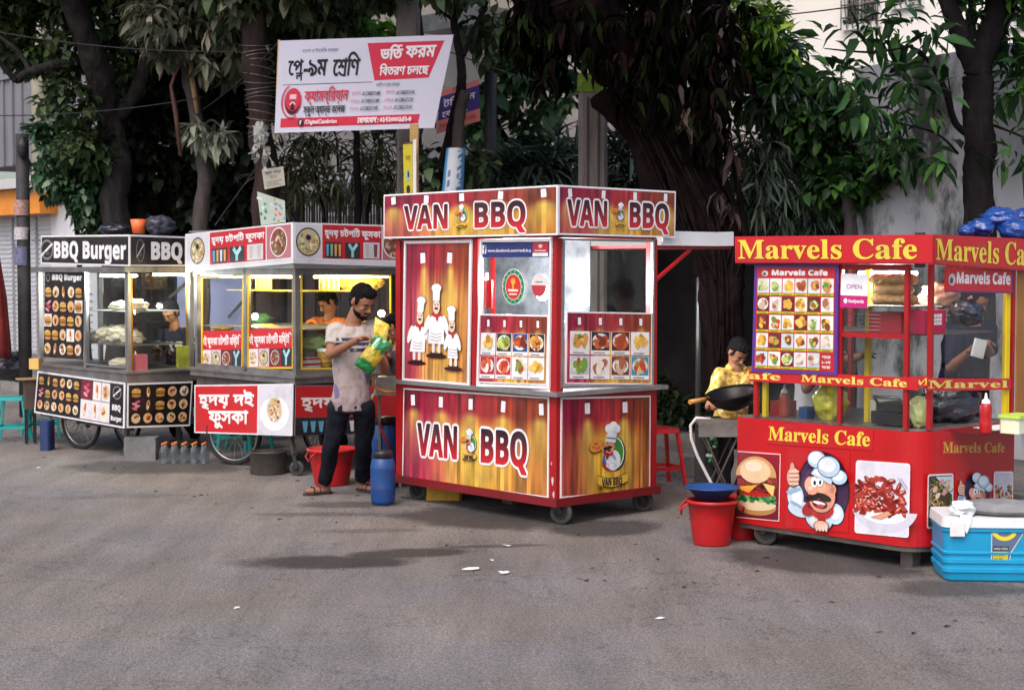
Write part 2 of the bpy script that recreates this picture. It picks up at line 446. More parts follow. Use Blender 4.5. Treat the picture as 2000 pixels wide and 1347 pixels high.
class Stall:
    """a cart standing in the row: local x = away from the road, y = along the row to the far left; origin = its corner nearest the camera"""
    def __init__(s, cpx, Y, name, label, cat='food cart', group=None):
        X = (cpx - CX) / F_PX * Y
        s.O = Vector((X, Y, 0)); s.root = empty(name, s.O, YAW, label, cat, group)
        s.Mi = (Matrix.Translation(s.O) @ Matrix.Rotation(YAW, 4, 'Z')).inverted()
        s.e = s.Mi @ EYE
    def hit(s, px, py, axis, val):
        d = s.Mi.to_3x3() @ ray(px, py); i = 'xyz'.index(axis); t = (val - s.e[i]) / d[i]; return s.e + d * t
    def L(s, px, py, d=0.0): return s.hit(px, py, 'x', -d)
    def Rt(s, px, py, d=0.0): return s.hit(px, py, 'y', -d)
    def q(s, face, pts, d=0.0): return [(s.L if face == 'L' else s.Rt)(x, y, d) for x, y in pts]
    def w(s, p): return s.O + Matrix.Rotation(YAW, 3, 'Z') @ Vector(p)
NL = Vector((-1, 0, 0)); NR = Vector((0, -1, 0))
def barframe(q, w, t, N, inset=0.0):
    """four bars just inside quad q"""
    mb = MB(); TL, TR, BR, BL = [Vector(p) for p in q]; N = Vector(N)
    ux = (TR - TL).normalized(); uy = (TL - BL).normalized()
    def bar(a, b, c, d): mb.slab([a, b, c, d], N, t)
    bar(TL, TR, TR - uy * w, TL - uy * w); bar(BL + uy * w, BR + uy * w, BR, BL)
    bar(TL - uy * w, TL - uy * w + ux * w, BL + uy * w + ux * w, BL + uy * w); bar(TR - uy * w - ux * w, TR - uy * w, BR + uy * w, BR + uy * w - ux * w)
    return mb
# ================================================================== ground, kerb, pavement
def ground_mat(name, c, stains_and_shade=(), speck=.48, big=.14, rough=.85):
    m = bpy.data.materials.new(name); m.use_nodes = True; nt = m.node_tree; b = nt.nodes['Principled BSDF']
    N = nt.nodes.new; Lk = nt.links.new
    tc = N('ShaderNodeTexCoord').outputs['Object']
    def noise(sc, det=6, rg=.6, src=tc):
        n = N('ShaderNodeTexNoise'); n.inputs['Scale'].default_value = sc; n.inputs['Detail'].default_value = det; n.inputs['Roughness'].default_value = rg; Lk(src, n.inputs[0]); return n.outputs[0]
    def mrange(v, a, b_, c_, d):
        n = N('ShaderNodeMapRange'); Lk(v, n.inputs[0])
        for i, k in enumerate((a, b_, c_, d)): n.inputs[i + 1].default_value = k
        return n.outputs[0]
    def mul(x, y):
        n = N('ShaderNodeMath'); n.operation = 'MULTIPLY'
        for i, k in enumerate((x, y)):
            if isinstance(k, (int, float)): n.inputs[i].default_value = k
            else: Lk(k, n.inputs[i])
        return n.outputs[0]
    f = mul(mul(mrange(noise(110, 2, .6), .40, .60, .63, 1.37), mrange(noise(48, 3, .7), .38, .62, .74, 1.26)), mrange(noise(.9, 8, .65), .3, .7, 1 - big, 1 + big))
    cr = N('ShaderNodeMath'); cr.operation = 'SUBTRACT'; Lk(noise(.8, 10, .62), cr.inputs[0]); cr.inputs[1].default_value = .5; ca_ = N('ShaderNodeMath'); ca_.operation = 'ABSOLUTE'; Lk(cr.outputs[0], ca_.inputs[0]); ck = mrange(ca_.outputs[0], .0012, .004, .55, 1)
    msk = N('ShaderNodeMath'); msk.operation = 'MAXIMUM'; Lk(ck, msk.inputs[0]); Lk(mrange(noise(.5, 2), .5, .56, 0, 1), msk.inputs[1]); f = mul(f, msk.outputs[0])
    mp = N('ShaderNodeMapping'); Lk(tc, mp.inputs[0]); mp.inputs['Rotation'].default_value = (0, 0, -YAW); mp.inputs['Scale'].default_value = (2.2, .35, 1)
    f = mul(f, mrange(noise(1.3, 7, .7, mp.outputs[0]), .35, .65, .78, 1.16))
    f = mul(f, mrange(noise(14, 6, .7), .35, .65, .93, 1.07))
    rn = rough
    wet_or_shade = None
    for (cx, cy, rx, ry, ang, k) in stains_and_shade:
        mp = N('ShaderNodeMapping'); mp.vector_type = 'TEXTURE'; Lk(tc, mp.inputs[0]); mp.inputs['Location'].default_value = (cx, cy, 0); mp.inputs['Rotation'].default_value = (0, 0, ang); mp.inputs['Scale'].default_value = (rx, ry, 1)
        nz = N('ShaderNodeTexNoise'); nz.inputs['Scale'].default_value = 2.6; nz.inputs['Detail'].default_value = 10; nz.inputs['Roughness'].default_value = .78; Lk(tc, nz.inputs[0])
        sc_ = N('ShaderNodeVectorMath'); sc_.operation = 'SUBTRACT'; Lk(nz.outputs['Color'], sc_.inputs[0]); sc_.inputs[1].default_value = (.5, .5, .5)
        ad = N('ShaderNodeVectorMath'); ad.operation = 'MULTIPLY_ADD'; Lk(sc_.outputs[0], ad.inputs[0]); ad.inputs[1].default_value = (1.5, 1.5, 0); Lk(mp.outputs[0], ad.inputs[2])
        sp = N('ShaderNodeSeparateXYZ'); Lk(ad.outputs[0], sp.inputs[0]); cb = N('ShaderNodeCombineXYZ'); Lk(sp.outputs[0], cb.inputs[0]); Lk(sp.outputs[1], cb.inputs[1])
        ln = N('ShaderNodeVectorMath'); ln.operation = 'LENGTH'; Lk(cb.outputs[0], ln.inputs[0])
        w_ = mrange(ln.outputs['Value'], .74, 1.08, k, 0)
        if wet_or_shade is None: wet_or_shade = w_
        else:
            mx = N('ShaderNodeMath'); mx.operation = 'MAXIMUM'; Lk(wet_or_shade, mx.inputs[0]); Lk(w_, mx.inputs[1]); wet_or_shade = mx.outputs[0]
    if wet_or_shade is not None:
        f = mul(f, mrange(wet_or_shade, 0, 1, 1, .17)); Lk(mrange(wet_or_shade, 0, 1, rough, .7), b.inputs['Roughness'])
    else: b.inputs['Roughness'].default_value = rough
    tn = N('ShaderNodeMix'); tn.data_type = 'RGBA'; Lk(mrange(noise(.55, 3), .35, .65, 0, 1), tn.inputs[0]); tn.inputs[6].default_value = (c[0] * 1.06, c[1] * 1.0, c[2] * .93, 1); tn.inputs[7].default_value = (c[0] * .96, c[1] * .98, c[2] * 1.07, 1)
    vm = N('ShaderNodeVectorMath'); vm.operation = 'SCALE'; Lk(tn.outputs[2], vm.inputs[0]); Lk(f, vm.inputs['Scale']); Lk(vm.outputs[0], b.inputs['Base Color'])
    bp = N('ShaderNodeBump'); bp.inputs['Strength'].default_value = .5; bp.inputs['Distance'].default_value = .008; Lk(noise(180, 4, .7), bp.inputs['Height']); Lk(bp.outputs[0], b.inputs['Normal'])
    b.inputs['Specular IOR Level'].default_value = .3
    return m
def stain_or_shade(px, py, rxpx, Yr, k=1.0, ang=0):
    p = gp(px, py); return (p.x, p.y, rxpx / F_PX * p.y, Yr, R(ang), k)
st = [stain_or_shade(640, 1097, 190, .23, .9, 5), stain_or_shade(800, 1080, 130, .17, .85, 12), stain_or_shade(960, 1066, 120, .06, .6, 8), stain_or_shade(720, 1036, 120, .10, .4, 8), stain_or_shade(640, 1004, 150, .10, .5, 0), stain_or_shade(690, 985, 130, .16, .6), stain_or_shade(930, 1010, 200, .45, .8, -35), stain_or_shade(1170, 1030, 130, .40, .75, 30), stain_or_shade(300, 912, 190, .5, .7, -10), stain_or_shade(250, 968, 130, .12, .25, 8), stain_or_shade(1600, 1095, 230, .45, .75, -35), stain_or_shade(1870, 1150, 150, .25, .6, 0)]  # ellipses under the carts and kiosks are painted shade, the others damp patches
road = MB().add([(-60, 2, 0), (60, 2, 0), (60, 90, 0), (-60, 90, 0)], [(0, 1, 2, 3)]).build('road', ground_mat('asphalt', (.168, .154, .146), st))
tag(road, kind='structure')
def gpoly(pts, z): return [GP(a, b, z) for a, b in pts]
KA = 2.61
pave_m = ground_mat('paving', (.17, .155, .145), (), .2, .3)
mb = MB(); P = gpoly([(KA + .15, -12), (KA + .15, 34), (60, 34), (60, -12)], 0)
mb.prism([(p.x, p.y) for p in P[::-1]], -.1, .156); tag(mb.build('pavement', pave_m), kind='structure')
mb = MB()
for i in range(44):
    b0 = -12 + i * 1.0; P = gpoly([(KA, b0 + .006), (KA, b0 + .994), (KA + .148, b0 + .994), (KA + .148, b0 + .006)], 0)
    mb.prism([(p.x, p.y) for p in P[::-1]], -.1, .158 + random.uniform(-.006, .006))
tag(mb.build('kerb', mat('kerb_stone', (.20, .19, .18), .85, var=.3, vscale=3, dirt=.5, dirtcol=(.07, .06, .05), bump=.3, bscale=30)), kind='structure')

# ================================================================== walls and buildings behind the pavement
def wallbox(a0, a1, b0, b1, z0, z1, z1b=None, mb=None):
    """upright box in row coordinates; top may slope from z1 (at b0) to z1b (at b1)"""
    z1b = z1 if z1b is None else z1b; mb = mb or MB()
    v = [GP(a0, b0, z0), GP(a0, b1, z0), GP(a1, b1, z0), GP(a1, b0, z0), GP(a0, b0, z1), GP(a0, b1, z1b), GP(a1, b1, z1b), GP(a1, b0, z1)]
    return mb.add(v, [(0, 1, 2, 3)[::-1], (4, 5, 6, 7), (0, 1, 5, 4), (1, 2, 6, 5), (2, 3, 7, 6), (3, 0, 4, 7)])
def bz(px, py, a):
    _, b_, z_ = to_g(plane_hit(px, py, a)); return b_, z_
WA = 4.45
stained = mat('stained_render', (.36, .36, .39), .9, spec=.2, var=.35, vscale=1.1, dirt=.92, dlo=.50, dhi=.62, dirtcol=(.022, .024, .018), bump=.3, bscale=12, stretch=(1, 1, .45))
b1, z1 = bz(1669, 133, WA); b0, z0_ = bz(1874, 80, WA)
sl = (z0_ - z1) / (b0 - b1)
w_ = wallbox(WA, WA + .2, b1 - 7, b1, 0.1, z1 + sl * -7 * .0 + (z0_ - z1) * 2.2, z1)
wo = w_.build('boundary_wall', stained); tag(wo, 'tall grey rendered wall streaked with black damp behind the dark tree on the right', 'wall')
bL, _ = bz(560, 500, WA)
dk = mat('shade_toned_brick', (.020, .017, .018), .9, spec=.1, var=.4, vscale=3, dirt=.5, dirtcol=(.015, .012, .01), bump=.5, bscale=18)  # brick colour lowered to near black to stand in for tree shade
w2 = wallbox(WA + .02, WA + .2, b1 + .01, bz(775, 400, WA)[0], .1, 2.35).build('garden_wall', dk); tag(w2, 'low blackened wall in the shade behind the red kiosk', 'wall')  # not blackened: the near-black colour stands in for tree shade
g0, g1 = bz(770, 400, WA)[0], bz(560, 400, WA)[0]
gr = empty('metal_gate', GP(WA, g0, .1), label='rusty brown sheet metal gate with upright bars on top behind the steel food cart', cat='gate')
mb = MB(); wallbox(WA, WA + .04, g0 + .02, g1, .2, 2.05, mb=mb)
for k in range(9): wallbox(WA - .02, WA - .002, g0 + .02 + (g1 - g0) * k / 8.5, g0 + .06 + (g1 - g0) * k / 8.5, .2, 2.7, mb=mb)
rust = mat('rusty_sheet', (.10, .055, .038), .75, var=.5, vscale=2, dirt=.5, dirtcol=(.03, .015, .01))
mb.build('gate_leaf', rust, gr, off=gr.location)
mb = MB()
n = 40
for k in range(n): p = GP(WA + .02, g0 + (g1 - g0) * (k + .5) / n, 2.05); mb.tube([p, p + Vector((0, 0, .62))], .012, 5)
wallbox(WA + .0, WA + .03, g0 + .02, g1, 2.6, 2.64, mb=mb); mb.build('gate_bars', M['darkmetal'], gr, off=gr.location)
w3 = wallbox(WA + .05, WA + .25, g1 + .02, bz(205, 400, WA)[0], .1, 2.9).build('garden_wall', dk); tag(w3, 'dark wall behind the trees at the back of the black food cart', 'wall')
# beige house seen through the leaves
beige = mat('beige_render', (.50, .44, .41), .9, var=.12, vscale=.8, dirt=.35, dirtcol=(.2, .17, .15))
ho = empty('house', GP(8, 2, 0), label='pale beige house half hidden by leaves behind the white and red banner', cat='house')
hb0, hb1 = bz(1330, 300, 8)[0], bz(470, 300, 8)[0]
wallbox(8, 9.5, hb0, hb1, .1, 9.5).build('wall', beige, ho, off=ho.location)
def window(parent, a, px0, py0, px1, py1, dark=(.03, .03, .04), bars=6, fr=M['white'], diag=False):
    b0_, z0w = bz(px1, py1, a); b1_, z1w = bz(px0, py0, a); 
    f = MB(); t = .07
    for (x0, x1, y0, y1) in ((b0_, b1_, z1w - t, z1w), (b0_, b1_, z0w, z0w + t), (b0_, b0_ + t, z0w + t, z1w - t), (b1_ - t, b1_, z0w + t, z1w - t), ((b0_ + b1_) / 2 - .03, (b0_ + b1_) / 2 + .03, z0w + t, z1w - t)): wallbox(a - .06, a - .003, x0, x1, y0, y1, mb=f)
    fo = f.build('window', fr, parent, off=parent.location)
    wallbox(a - .03, a - .004, b0_ + t, b1_ - t, z0w + t, z1w - t).build('pane', mat('dark_window', dark, .15, spec=.8), fo, off=parent.location)
    g = MB()
    for k in range(bars): 
        x = b0_ + t + (b1_ - b0_ - 2 * t) * (k + .5) / bars
        g.tube([GP(a - .09, x, z0w + t), GP(a - .09, x, z1w - t)], .012, 5)
    for k in range(4): z = z0w + t + (z1w - z0w - 2 * t) * (k + .5) / 4; g.tube([GP(a - .09, b0_, z), GP(a - .09, b1_, z)], .010, 5)
    if diag:
        for k in range(-4, bars + 4):
            g.tube([GP(a - .095, max(b0_, min(b1_, b0_ + (b1_ - b0_) * k / bars)), z0w), GP(a - .095, max(b0_, min(b1_, b0_ + (b1_ - b0_) * (k + 4) / bars)), z1w)], .008, 4)
    g.build('grille', M['steel'], fo, off=parent.location)
window(ho, 8, 640, 345, 735, 420); window(ho, 8, 1000, 15, 1080, 110); window(ho, 8, 940, 380, 1010, 470)
sl_ = MB(); bb0, zz = bz(960, 30, 7.6); bb1, _ = bz(838, 30, 7.6); wallbox(7.4, 7.99, bb0, bb1, zz - .12, zz + .12, mb=sl_); sl_.build('window_hood', M['steel'], ho, off=ho.location)
wh = empty('house', GP(10, -4, 0), label='bright white house with a grilled window above the grey wall on the right', cat='house')
wb1, wb0 = bz(1470, 100, 10)[0], bz(2150, 100, 10)[0]
wallbox(10, 15, wb0, wb1 - .02, .1, 9.0).build('wall', mat('white_render', (.82, .80, .78), .9, var=.04, vscale=1), wh, off=wh.location)
window(wh, 10, 1652, -60, 1722, 52, (.10, .10, .11), 6, M['white'], True); window(wh, 10, 1745, -80, 1806, 12, (.10, .10, .11), 5, M['white'], True); window(wh, 10, 1955, -60, 2030, 50, (.10, .10, .11), 5)
# grey block with shops on the left
SA = 6.0
gb = empty('building', GP(SA, 20, 0), label='grey building with an orange shop fascia and white shutters, far left', cat='building')
greyf = mat('grey_cladding', (.17, .165, .19), .7, var=.2, vscale=1.5, dirt=.4, dirtcol=(.08, .075, .09), stretch=(2, 2, .3))
s0 = bz(215, 400, SA)[0]; s1 = bz(-60, 400, SA)[0]
zf1 = bz(60, 352, SA)[1]; zf0 = bz(60, 420, SA)[1]; zf2 = bz(60, 372, SA)[1]
ptop = bz(131, 300, SA)[0]
wallbox(SA, SA + 6, bz(205, 300, SA)[0], s1, zf1 + .3, 12).build('wall', greyf, gb, off=gb.location)
wt = MB(); wallbox(SA, SA + 6, s0, bz(100, 500, SA)[0], .1, zf1 + .29, mb=wt); wt.build('tiled_wall', mat('white_tiles', (.62, .62, .66), .4, var=.1, vscale=3), gb, off=gb.location)
tl = MB()
for k in range(9): z = .3 + k * .12; wallbox(SA - .012, SA - .002, bz(180, 500, SA)[0], bz(118, 500, SA)[0], z, z + .012, mb=tl)
tl.build('tile_joints', M['darkmetal'], gb, off=gb.location)
fs = MB(); wallbox(SA - .35, SA - .002, bz(113, 400, SA)[0], s1, zf0, zf2, mb=fs); fs.build('fascia', mat('orange_board', lin('#e08a2c'), .5, var=.1), gb, off=gb.location)
fs = MB(); wallbox(SA - .5, SA - .002, bz(140, 400, SA)[0], s1, zf2 + .01, zf1, mb=fs); fs.build('canopy', mat('pale_canopy', (.5, .5, .5), .6), gb, off=gb.location)
for x0, x1 in ((-60, -20), (-14, 20), (26, 66), (72, 110)):
    shm = MB(); q0, q1 = bz(x1, 500, SA)[0], bz(x0, 500, SA)[0]
    wallbox(SA + .05, SA + .1, q0, q1, .15, zf0, mb=shm)
    for k in range(30): z = .2 + k * .085; wallbox(SA + .03, SA + .048, q0, q1, z, z + .05, mb=shm)
    shm.build('shutter', mat('white_shutter', (.50, .50, .54), .5, var=.1), gb, off=gb.location)
pp = MB(); bx_ = bz(90, 200, SA)[0]; pp.tube([GP(SA - .1, bx_, zf1), GP(SA - .1, bx_, 12)], .17, 10); pp.build('drain_pipe', mat('cream_pipe', (.62, .58, .46), .6, var=.15), gb, off=gb.location)
for k in range(7):
    ff = MB(); bx2 = bz(8 + 18 * k, 200, SA)[0]; wallbox(SA - .04, SA - .002, bx2 - .04, bx2 + .04, zf1 + .32, 12, mb=ff); ff.build('facade_rib', greyf, gb, off=gb.location)
for z in (5.2, 7.6, 10.0): wallbox(SA - .06, SA - .002, bz(205, 300, SA)[0], s1, z, z + .12).build('facade_band', greyf, gb, off=gb.location)

# ================================================================== trees
bark_d = mat('dark_bark', (.012, .0095, .011), .95, spec=.08, var=.5, vscale=5, dirt=.4, dirtcol=(.05, .045, .042), bump=1.0, bscale=22, stretch=(1, 1, .35))
bark_m = mat('mid_bark', (.032, .027, .028), .95, spec=.1, var=.6, vscale=6, dirt=.5, dirtcol=(.09, .085, .08), bump=1.0, bscale=22, stretch=(1, 1, .4))
bark_g = mat('grey_bark', (.070, .058, .056), .95, spec=.1, var=.5, vscale=6, dirt=.5, dirtcol=(.03, .025, .02), bump=1.0, bscale=22, stretch=(1, 1, .4))
bark_r = mat('red_brown_bark', (.042, .027, .025), .95, spec=.1, var=.5, vscale=5, dirt=.5, dirtcol=(.02, .014, .012), bump=1.0, bscale=20, stretch=(1, 1, .3))
leafm = mat('leaf', rough=.45, attr=True, trans=.25, spec=.25, tone=1.15, var=.35, vscale=2)
dryleafm = mat('dry_leaf', rough=.9, attr=True, spec=.0, tone=.6, var=.4, vscale=4)
LEAF = {'broad': (.27, .08), 'lance': (.16, .08), 'narrow': (.06, .05), 'hang': (.13, .10)}
def leaves(name, parent, blobs, size, kind, colors, ntwig, per=7, droop=.5, seed=1, spread=.22, m=None, off=(0, 0, 0), curl=.25):
    """leaf clusters: every twig point carries a whorl of folded leaves"""
    g = np.random.default_rng(seed); w, fold = LEAF[kind]
    vols = np.array([b[1] * b[2] * b[3] for b in blobs]) ** .75; pr = vols / vols.sum()
    bi = g.choice(len(blobs), ntwig, p=pr)
    cen = np.array([tuple(b[0]) for b in blobs])[bi]; rad_ = np.array([b[1:4] for b in blobs])[bi]
    d = g.normal(size=(ntwig, 3)); d /= np.linalg.norm(d, axis=1)[:, None]
    rr = (.35 + .65 * g.random(ntwig) ** .5)[:, None]
    tw = cen + d * rad_ * rr
    outd = d.copy()
    n = ntwig * per
    P = np.repeat(tw, per, 0); O = np.repeat(outd, per, 0)
    dirs = g.normal(size=(n, 3)) * .75 + O * .35; dirs[:, 2] -= droop * 1.3; dirs /= np.linalg.norm(dirs, axis=1)[:, None]
    P = P + dirs * (g.random(n) * spread * .4)[:, None]
    upv = g.normal(size=(n, 3)) * .35 + np.array([0, 0, 1.0]) + O * .2
    side = np.cross(dirs, upv); side /= (np.linalg.norm(side, axis=1)[:, None] + 1e-9); nor = np.cross(side, dirs)
    s = size * g.uniform(.35, 1.3, n)[:, None]
    q3 = P + dirs * s * .30 + nor * s * curl * .05; q6 = P + dirs * s * .66 - nor * s * curl * .25; tip = P + dirs * s - nor * s * curl
    L3, R3 = q3 + side * s * w + nor * s * fold, q3 - side * s * w + nor * s * fold
    L6, R6 = q6 + side * s * w * .82 + nor * s * fold * .8, q6 - side * s * w * .82 + nor * s * fold * .8
    V_ = np.stack([P, q3, q6, tip, L3, L6, R3, R6], 1).reshape(-1, 3) - np.array(tuple(off))
    tm = np.array([0, 1, 4, 1, 2, 5, 4, 2, 3, 5, 0, 6, 1, 1, 6, 7, 2, 2, 7, 3]); tot = np.tile([3, 4, 3], 2 * n).astype(np.int32)
    Lp = ((np.arange(n) * 8)[:, None] + tm).astype(np.int32).ravel(); NF = n * 6
    me = bpy.data.meshes.new(name); me.vertices.add(len(V_)); me.vertices.foreach_set('co', V_.astype(np.float32).ravel())
    me.loops.add(len(Lp)); me.loops.foreach_set('vertex_index', Lp)
    me.polygons.add(NF); me.polygons.foreach_set('loop_start', (np.cumsum(tot) - tot).astype(np.int32)); me.polygons.foreach_set('loop_total', tot)
    me.update(calc_edges=True)
    cl = np.array([lin(c) for c in colors]); ci = np.repeat(g.integers(0, len(cl), ntwig), per); mixr = g.random(n) < .3; ci[mixr] = g.integers(0, len(cl), mixr.sum())
    cc = cl[ci] * g.uniform(.6, 1.3, n)[:, None]
    a = np.ones((n * 8, 4), np.float32); a[:, :3] = np.repeat(cc, 8, 0)
    ca = me.color_attributes.new('Col', 'FLOAT_COLOR', 'POINT'); ca.data.foreach_set('color', a.ravel())
    me.materials.append(m or leafm)
    o = bpy.data.objects.new(name, me); COL.objects.link(o)
    if parent is not None: o.parent = parent
    return o
def wob(path, k=.05, sub=4, seed=0):
    out = []; path = [Vector(p) for p in path]
    for i in range(len(path) - 1):
        p0 = path[max(i - 1, 0)]; p1 = path[i]; p2 = path[i + 1]; p3 = path[min(i + 2, len(path) - 1)]
        for j in range(sub):
            t = j / sub; q = .5 * ((2 * p1) + (p2 - p0) * t + (2 * p0 - 5 * p1 + 4 * p2 - p3) * t * t + (-p0 + 3 * p1 - 3 * p2 + p3) * t ** 3)
            out.append(q + Vector((mnoise.noise(q * 2 + Vector((seed, 0, 0))), mnoise.noise(q * 2 + Vector((0, seed, 5))), 0)) * k)
    out.append(path[-1]); return out
def limb(mb, path, r0, r1, k=.04, seed=0, n=18):
    P = wob(path, k, 10, seed); m_ = len(P); i0 = len(mb.v)
    rs = [(r0 + (r1 - r0) * i / (m_ - 1)) * (1 + .14 * mnoise.noise(Vector((i * .35, seed * 3.3, 0)))) for i in range(m_)]
    mb.tube(P, rs, n)
    for i in range(i0, len(mb.v)):
        c = P[min(m_ - 1, (i - i0) // n)]; v = Vector(mb.v[i]); d = v - c; r_ = d.length
        mb.v[i] = tuple(v + d * (.26 * mnoise.noise(Vector((v.x * 9, v.y * 9, v.z * 3.2))) + .14 * mnoise.noise(v * 24)))
def tree(name, label, base, limbs, bark, leafsets, group='trees growing on the pavement', flare=1.35):
    r = empty(name, base, 0, label, 'tree', group)
    mb = MB()
    for i, (path, r0, r1) in enumerate(limbs): limb(mb, path, r0, r1, .05 if i == 0 else .03, i + 1)
    mb.build('trunk', bark, r, off=base)
    for ls in leafsets: leaves(parent=r, off=base, **ls)
    return r
def bl(px, py, Y, rxp, ryp, ry=.5):
    """leaf blob at a picture point and depth; radii in picture pixels, depth radius in metres"""
    k = Y / F_PX; return (at(px, py, Y), rxp * k, ry, ryp * k)
def pth(pts): return [at(*p) for p in pts]
DARKG = ['#2c3a26', '#3a4c30', '#232e20', '#485a3a', '#5c6e4e']
DUSTY = ['#6c6c58', '#7f7c68', '#5a5c48', '#8f8a78', '#4c5040']
MIDG = ['#3c6a2c', '#2f5a2a', '#4d7d33', '#5f9038', '#2c4a28']
BRIGHT = ['#7fae38', '#6a9a34', '#98c24a', '#4f8a34', '#b4d060']
BLUEG = ['#3c4a3e', '#55625a', '#2a362c', '#707c70', '#46584a']
def foot(px, Y): return Vector(((px - CX) / F_PX * Y, Y, .15))
# far-left tree
Y = 18.0
tree('tree', 'dark leaning forked tree behind the roof of the black food cart', foot(232, Y),
     [([foot(232, Y)] + pth([(226, 460, Y), (226, 330, Y), (212, 230, Y), (190, 140, Y - .3), (150, 40, Y - .6), (110, -60, Y - 1)]), .16, .12),
      (pth([(212, 240, Y), (260, 190, Y), (285, 120, Y), (300, -20, Y)]), .10, .05), (pth([(185, 120, Y), (120, 125, Y - .4), (60, 140, Y - .6), (32, 158, Y - .8)]), .07, .035),
      (pth([(32, 158, Y - .8), (-10, 110, Y - 1)]), .035, .02), (pth([(60, 140, Y - .6), (30, 95, Y - .6), (-20, 60, Y - .6)]), .03, .015)], bark_m,
     [dict(name='crown', blobs=[bl(10, 50, Y, 45, 50), bl(130, 90, Y, 45, 60, .4), bl(135, 190, Y - .3, 50, 55, .4), bl(200, 20, Y, 110, 60), bl(55, 110, Y, 35, 25), bl(260, 100, Y + .5, 60, 90), bl(170, 290, Y - .2, 60, 40, .4), bl(120, -80, Y, 220, 80, 1.5), bl(0, 10, Y, 80, 50)],
           size=.135, kind='broad', colors=DARKG + ['#4f6a34', '#55603c'], ntwig=1600, per=7, droop=.35, seed=11)])
tree('bush', 'dark green glossy-leaved bush to the left of the leaning tree trunk', foot(170, 18.4),
     [([foot(175, 18.4)] + pth([(165, 600, 18.4), (150, 420, 18.4), (150, 320, 18.4)]), .04, .02), (pth([(165, 500, 18.4), (200, 400, 18.4), (190, 330, 18.4)]), .03, .015)], bark_d,
     [dict(name='crown', blobs=[bl(150, 300, 18.4, 65, 55), bl(120, 350, 18.4, 50, 35), bl(180, 380, 18.4, 45, 60), bl(195, 440, 18.4, 22, 45, .3), bl(90, 250, 18.4, 25, 20, .3)], size=.115, kind='broad', colors=['#2a4a2c', '#35553a', '#1f3322', '#4c7048', '#7b9178'], ntwig=760, per=7, droop=.4, seed=12)], group='bushes behind the trees')
# second trunk with hanging grey leaves
Y = 17.0
tree('tree', 'slim grey tree with a bare peeled strip and dusty drooping leaves', foot(398, Y),
     [([foot(400, Y)] + pth([(398, 440, Y), (394, 330, Y), (380, 220, Y), (370, 110, Y), (362, 0, Y), (355, -80, Y)]), .085, .06),
      (pth([(372, 120, Y), (420, 60, Y), (450, -10, Y)]), .04, .02), (pth([(372, 140, Y), (320, 70, Y), (300, -10, Y)]), .04, .02), (pth([(392, 250, Y), (415, 235, Y - .1), (440, 260, Y - .2)]), .02, .008)], bark_g,
     [dict(name='crown', blobs=[bl(330, 60, Y - .2, 60, 55), bl(380, 20, Y, 90, 50), bl(440, 70, Y - .2, 45, 60), bl(300, 20, Y, 60, 40), bl(420, 120, Y - .2, 50, 30, .3), bl(370, -80, Y, 150, 60, 1.2)], size=.19, kind='lance', colors=DUSTY + ['#3c4234', '#4a5040'], ntwig=520, per=9, droop=.85, seed=13, spread=.1),
      dict(name='low_spray', blobs=[bl(392, 255, Y - .2, 22, 18, .15), bl(425, 268, Y - .2, 22, 20, .15)], size=.20, kind='lance', colors=['#8c8f80', '#74786a', '#a3a596', '#5c6352'], ntwig=26, per=8, droop=.8, seed=14, spread=.05)])
o = MB().tube(pth([(371, 108, Y - .12), (376, 160, Y - .13), (385, 222, Y - .14)]), [.015, .03, .02], 8).build('peeled_strip', mat('bare_wood', lin('#9a7654'), .8, var=.15), bpy.data.objects['tree.001'], off=foot(398, Y))
# third trunk: straight, reddish, wrapped in wire
Y = 16.0
t3 = tree('tree', 'straight reddish trunk wound with wire, a cloth and placards tied to it', foot(528, Y),
     [([foot(530, Y)] + pth([(528, 500, Y), (522, 400, Y), (510, 250, Y), (500, 120, Y), (494, 0, Y), (490, -80, Y)]), .145, .10), (pth([(494, 0, Y), (540, -60, Y), (600, -100, Y)]), .05, .02), (pth([(500, 90, Y), (450, 20, Y), (430, -60, Y)]), .03, .015)], bark_r,
     [dict(name='crown', blobs=[bl(560, -40, Y, 80, 60), bl(450, -20, Y, 60, 50), bl(620, 10, Y + .8, 90, 40), bl(600, -90, Y, 160, 50, 1.2), bl(545, 60, Y + .8, 30, 60, .3)], size=.18, kind='broad', colors=DARKG + DUSTY[:2], ntwig=520, per=7, droop=.4, seed=15)])
wr = MB()
for k in range(16):
    y_ = 88 + k * 12; c = at(500 + (y_ - 88) * .09, y_, Y); rr = .16
    wr.tube([c + Vector((rr * math.cos(t * .5), rr * math.sin(t * .5), .03 * math.sin(t * .5 + k))) for t in range(14)], .004, 4)
wr.build('wire_winding', M['steel'], t3, off=foot(528, Y))
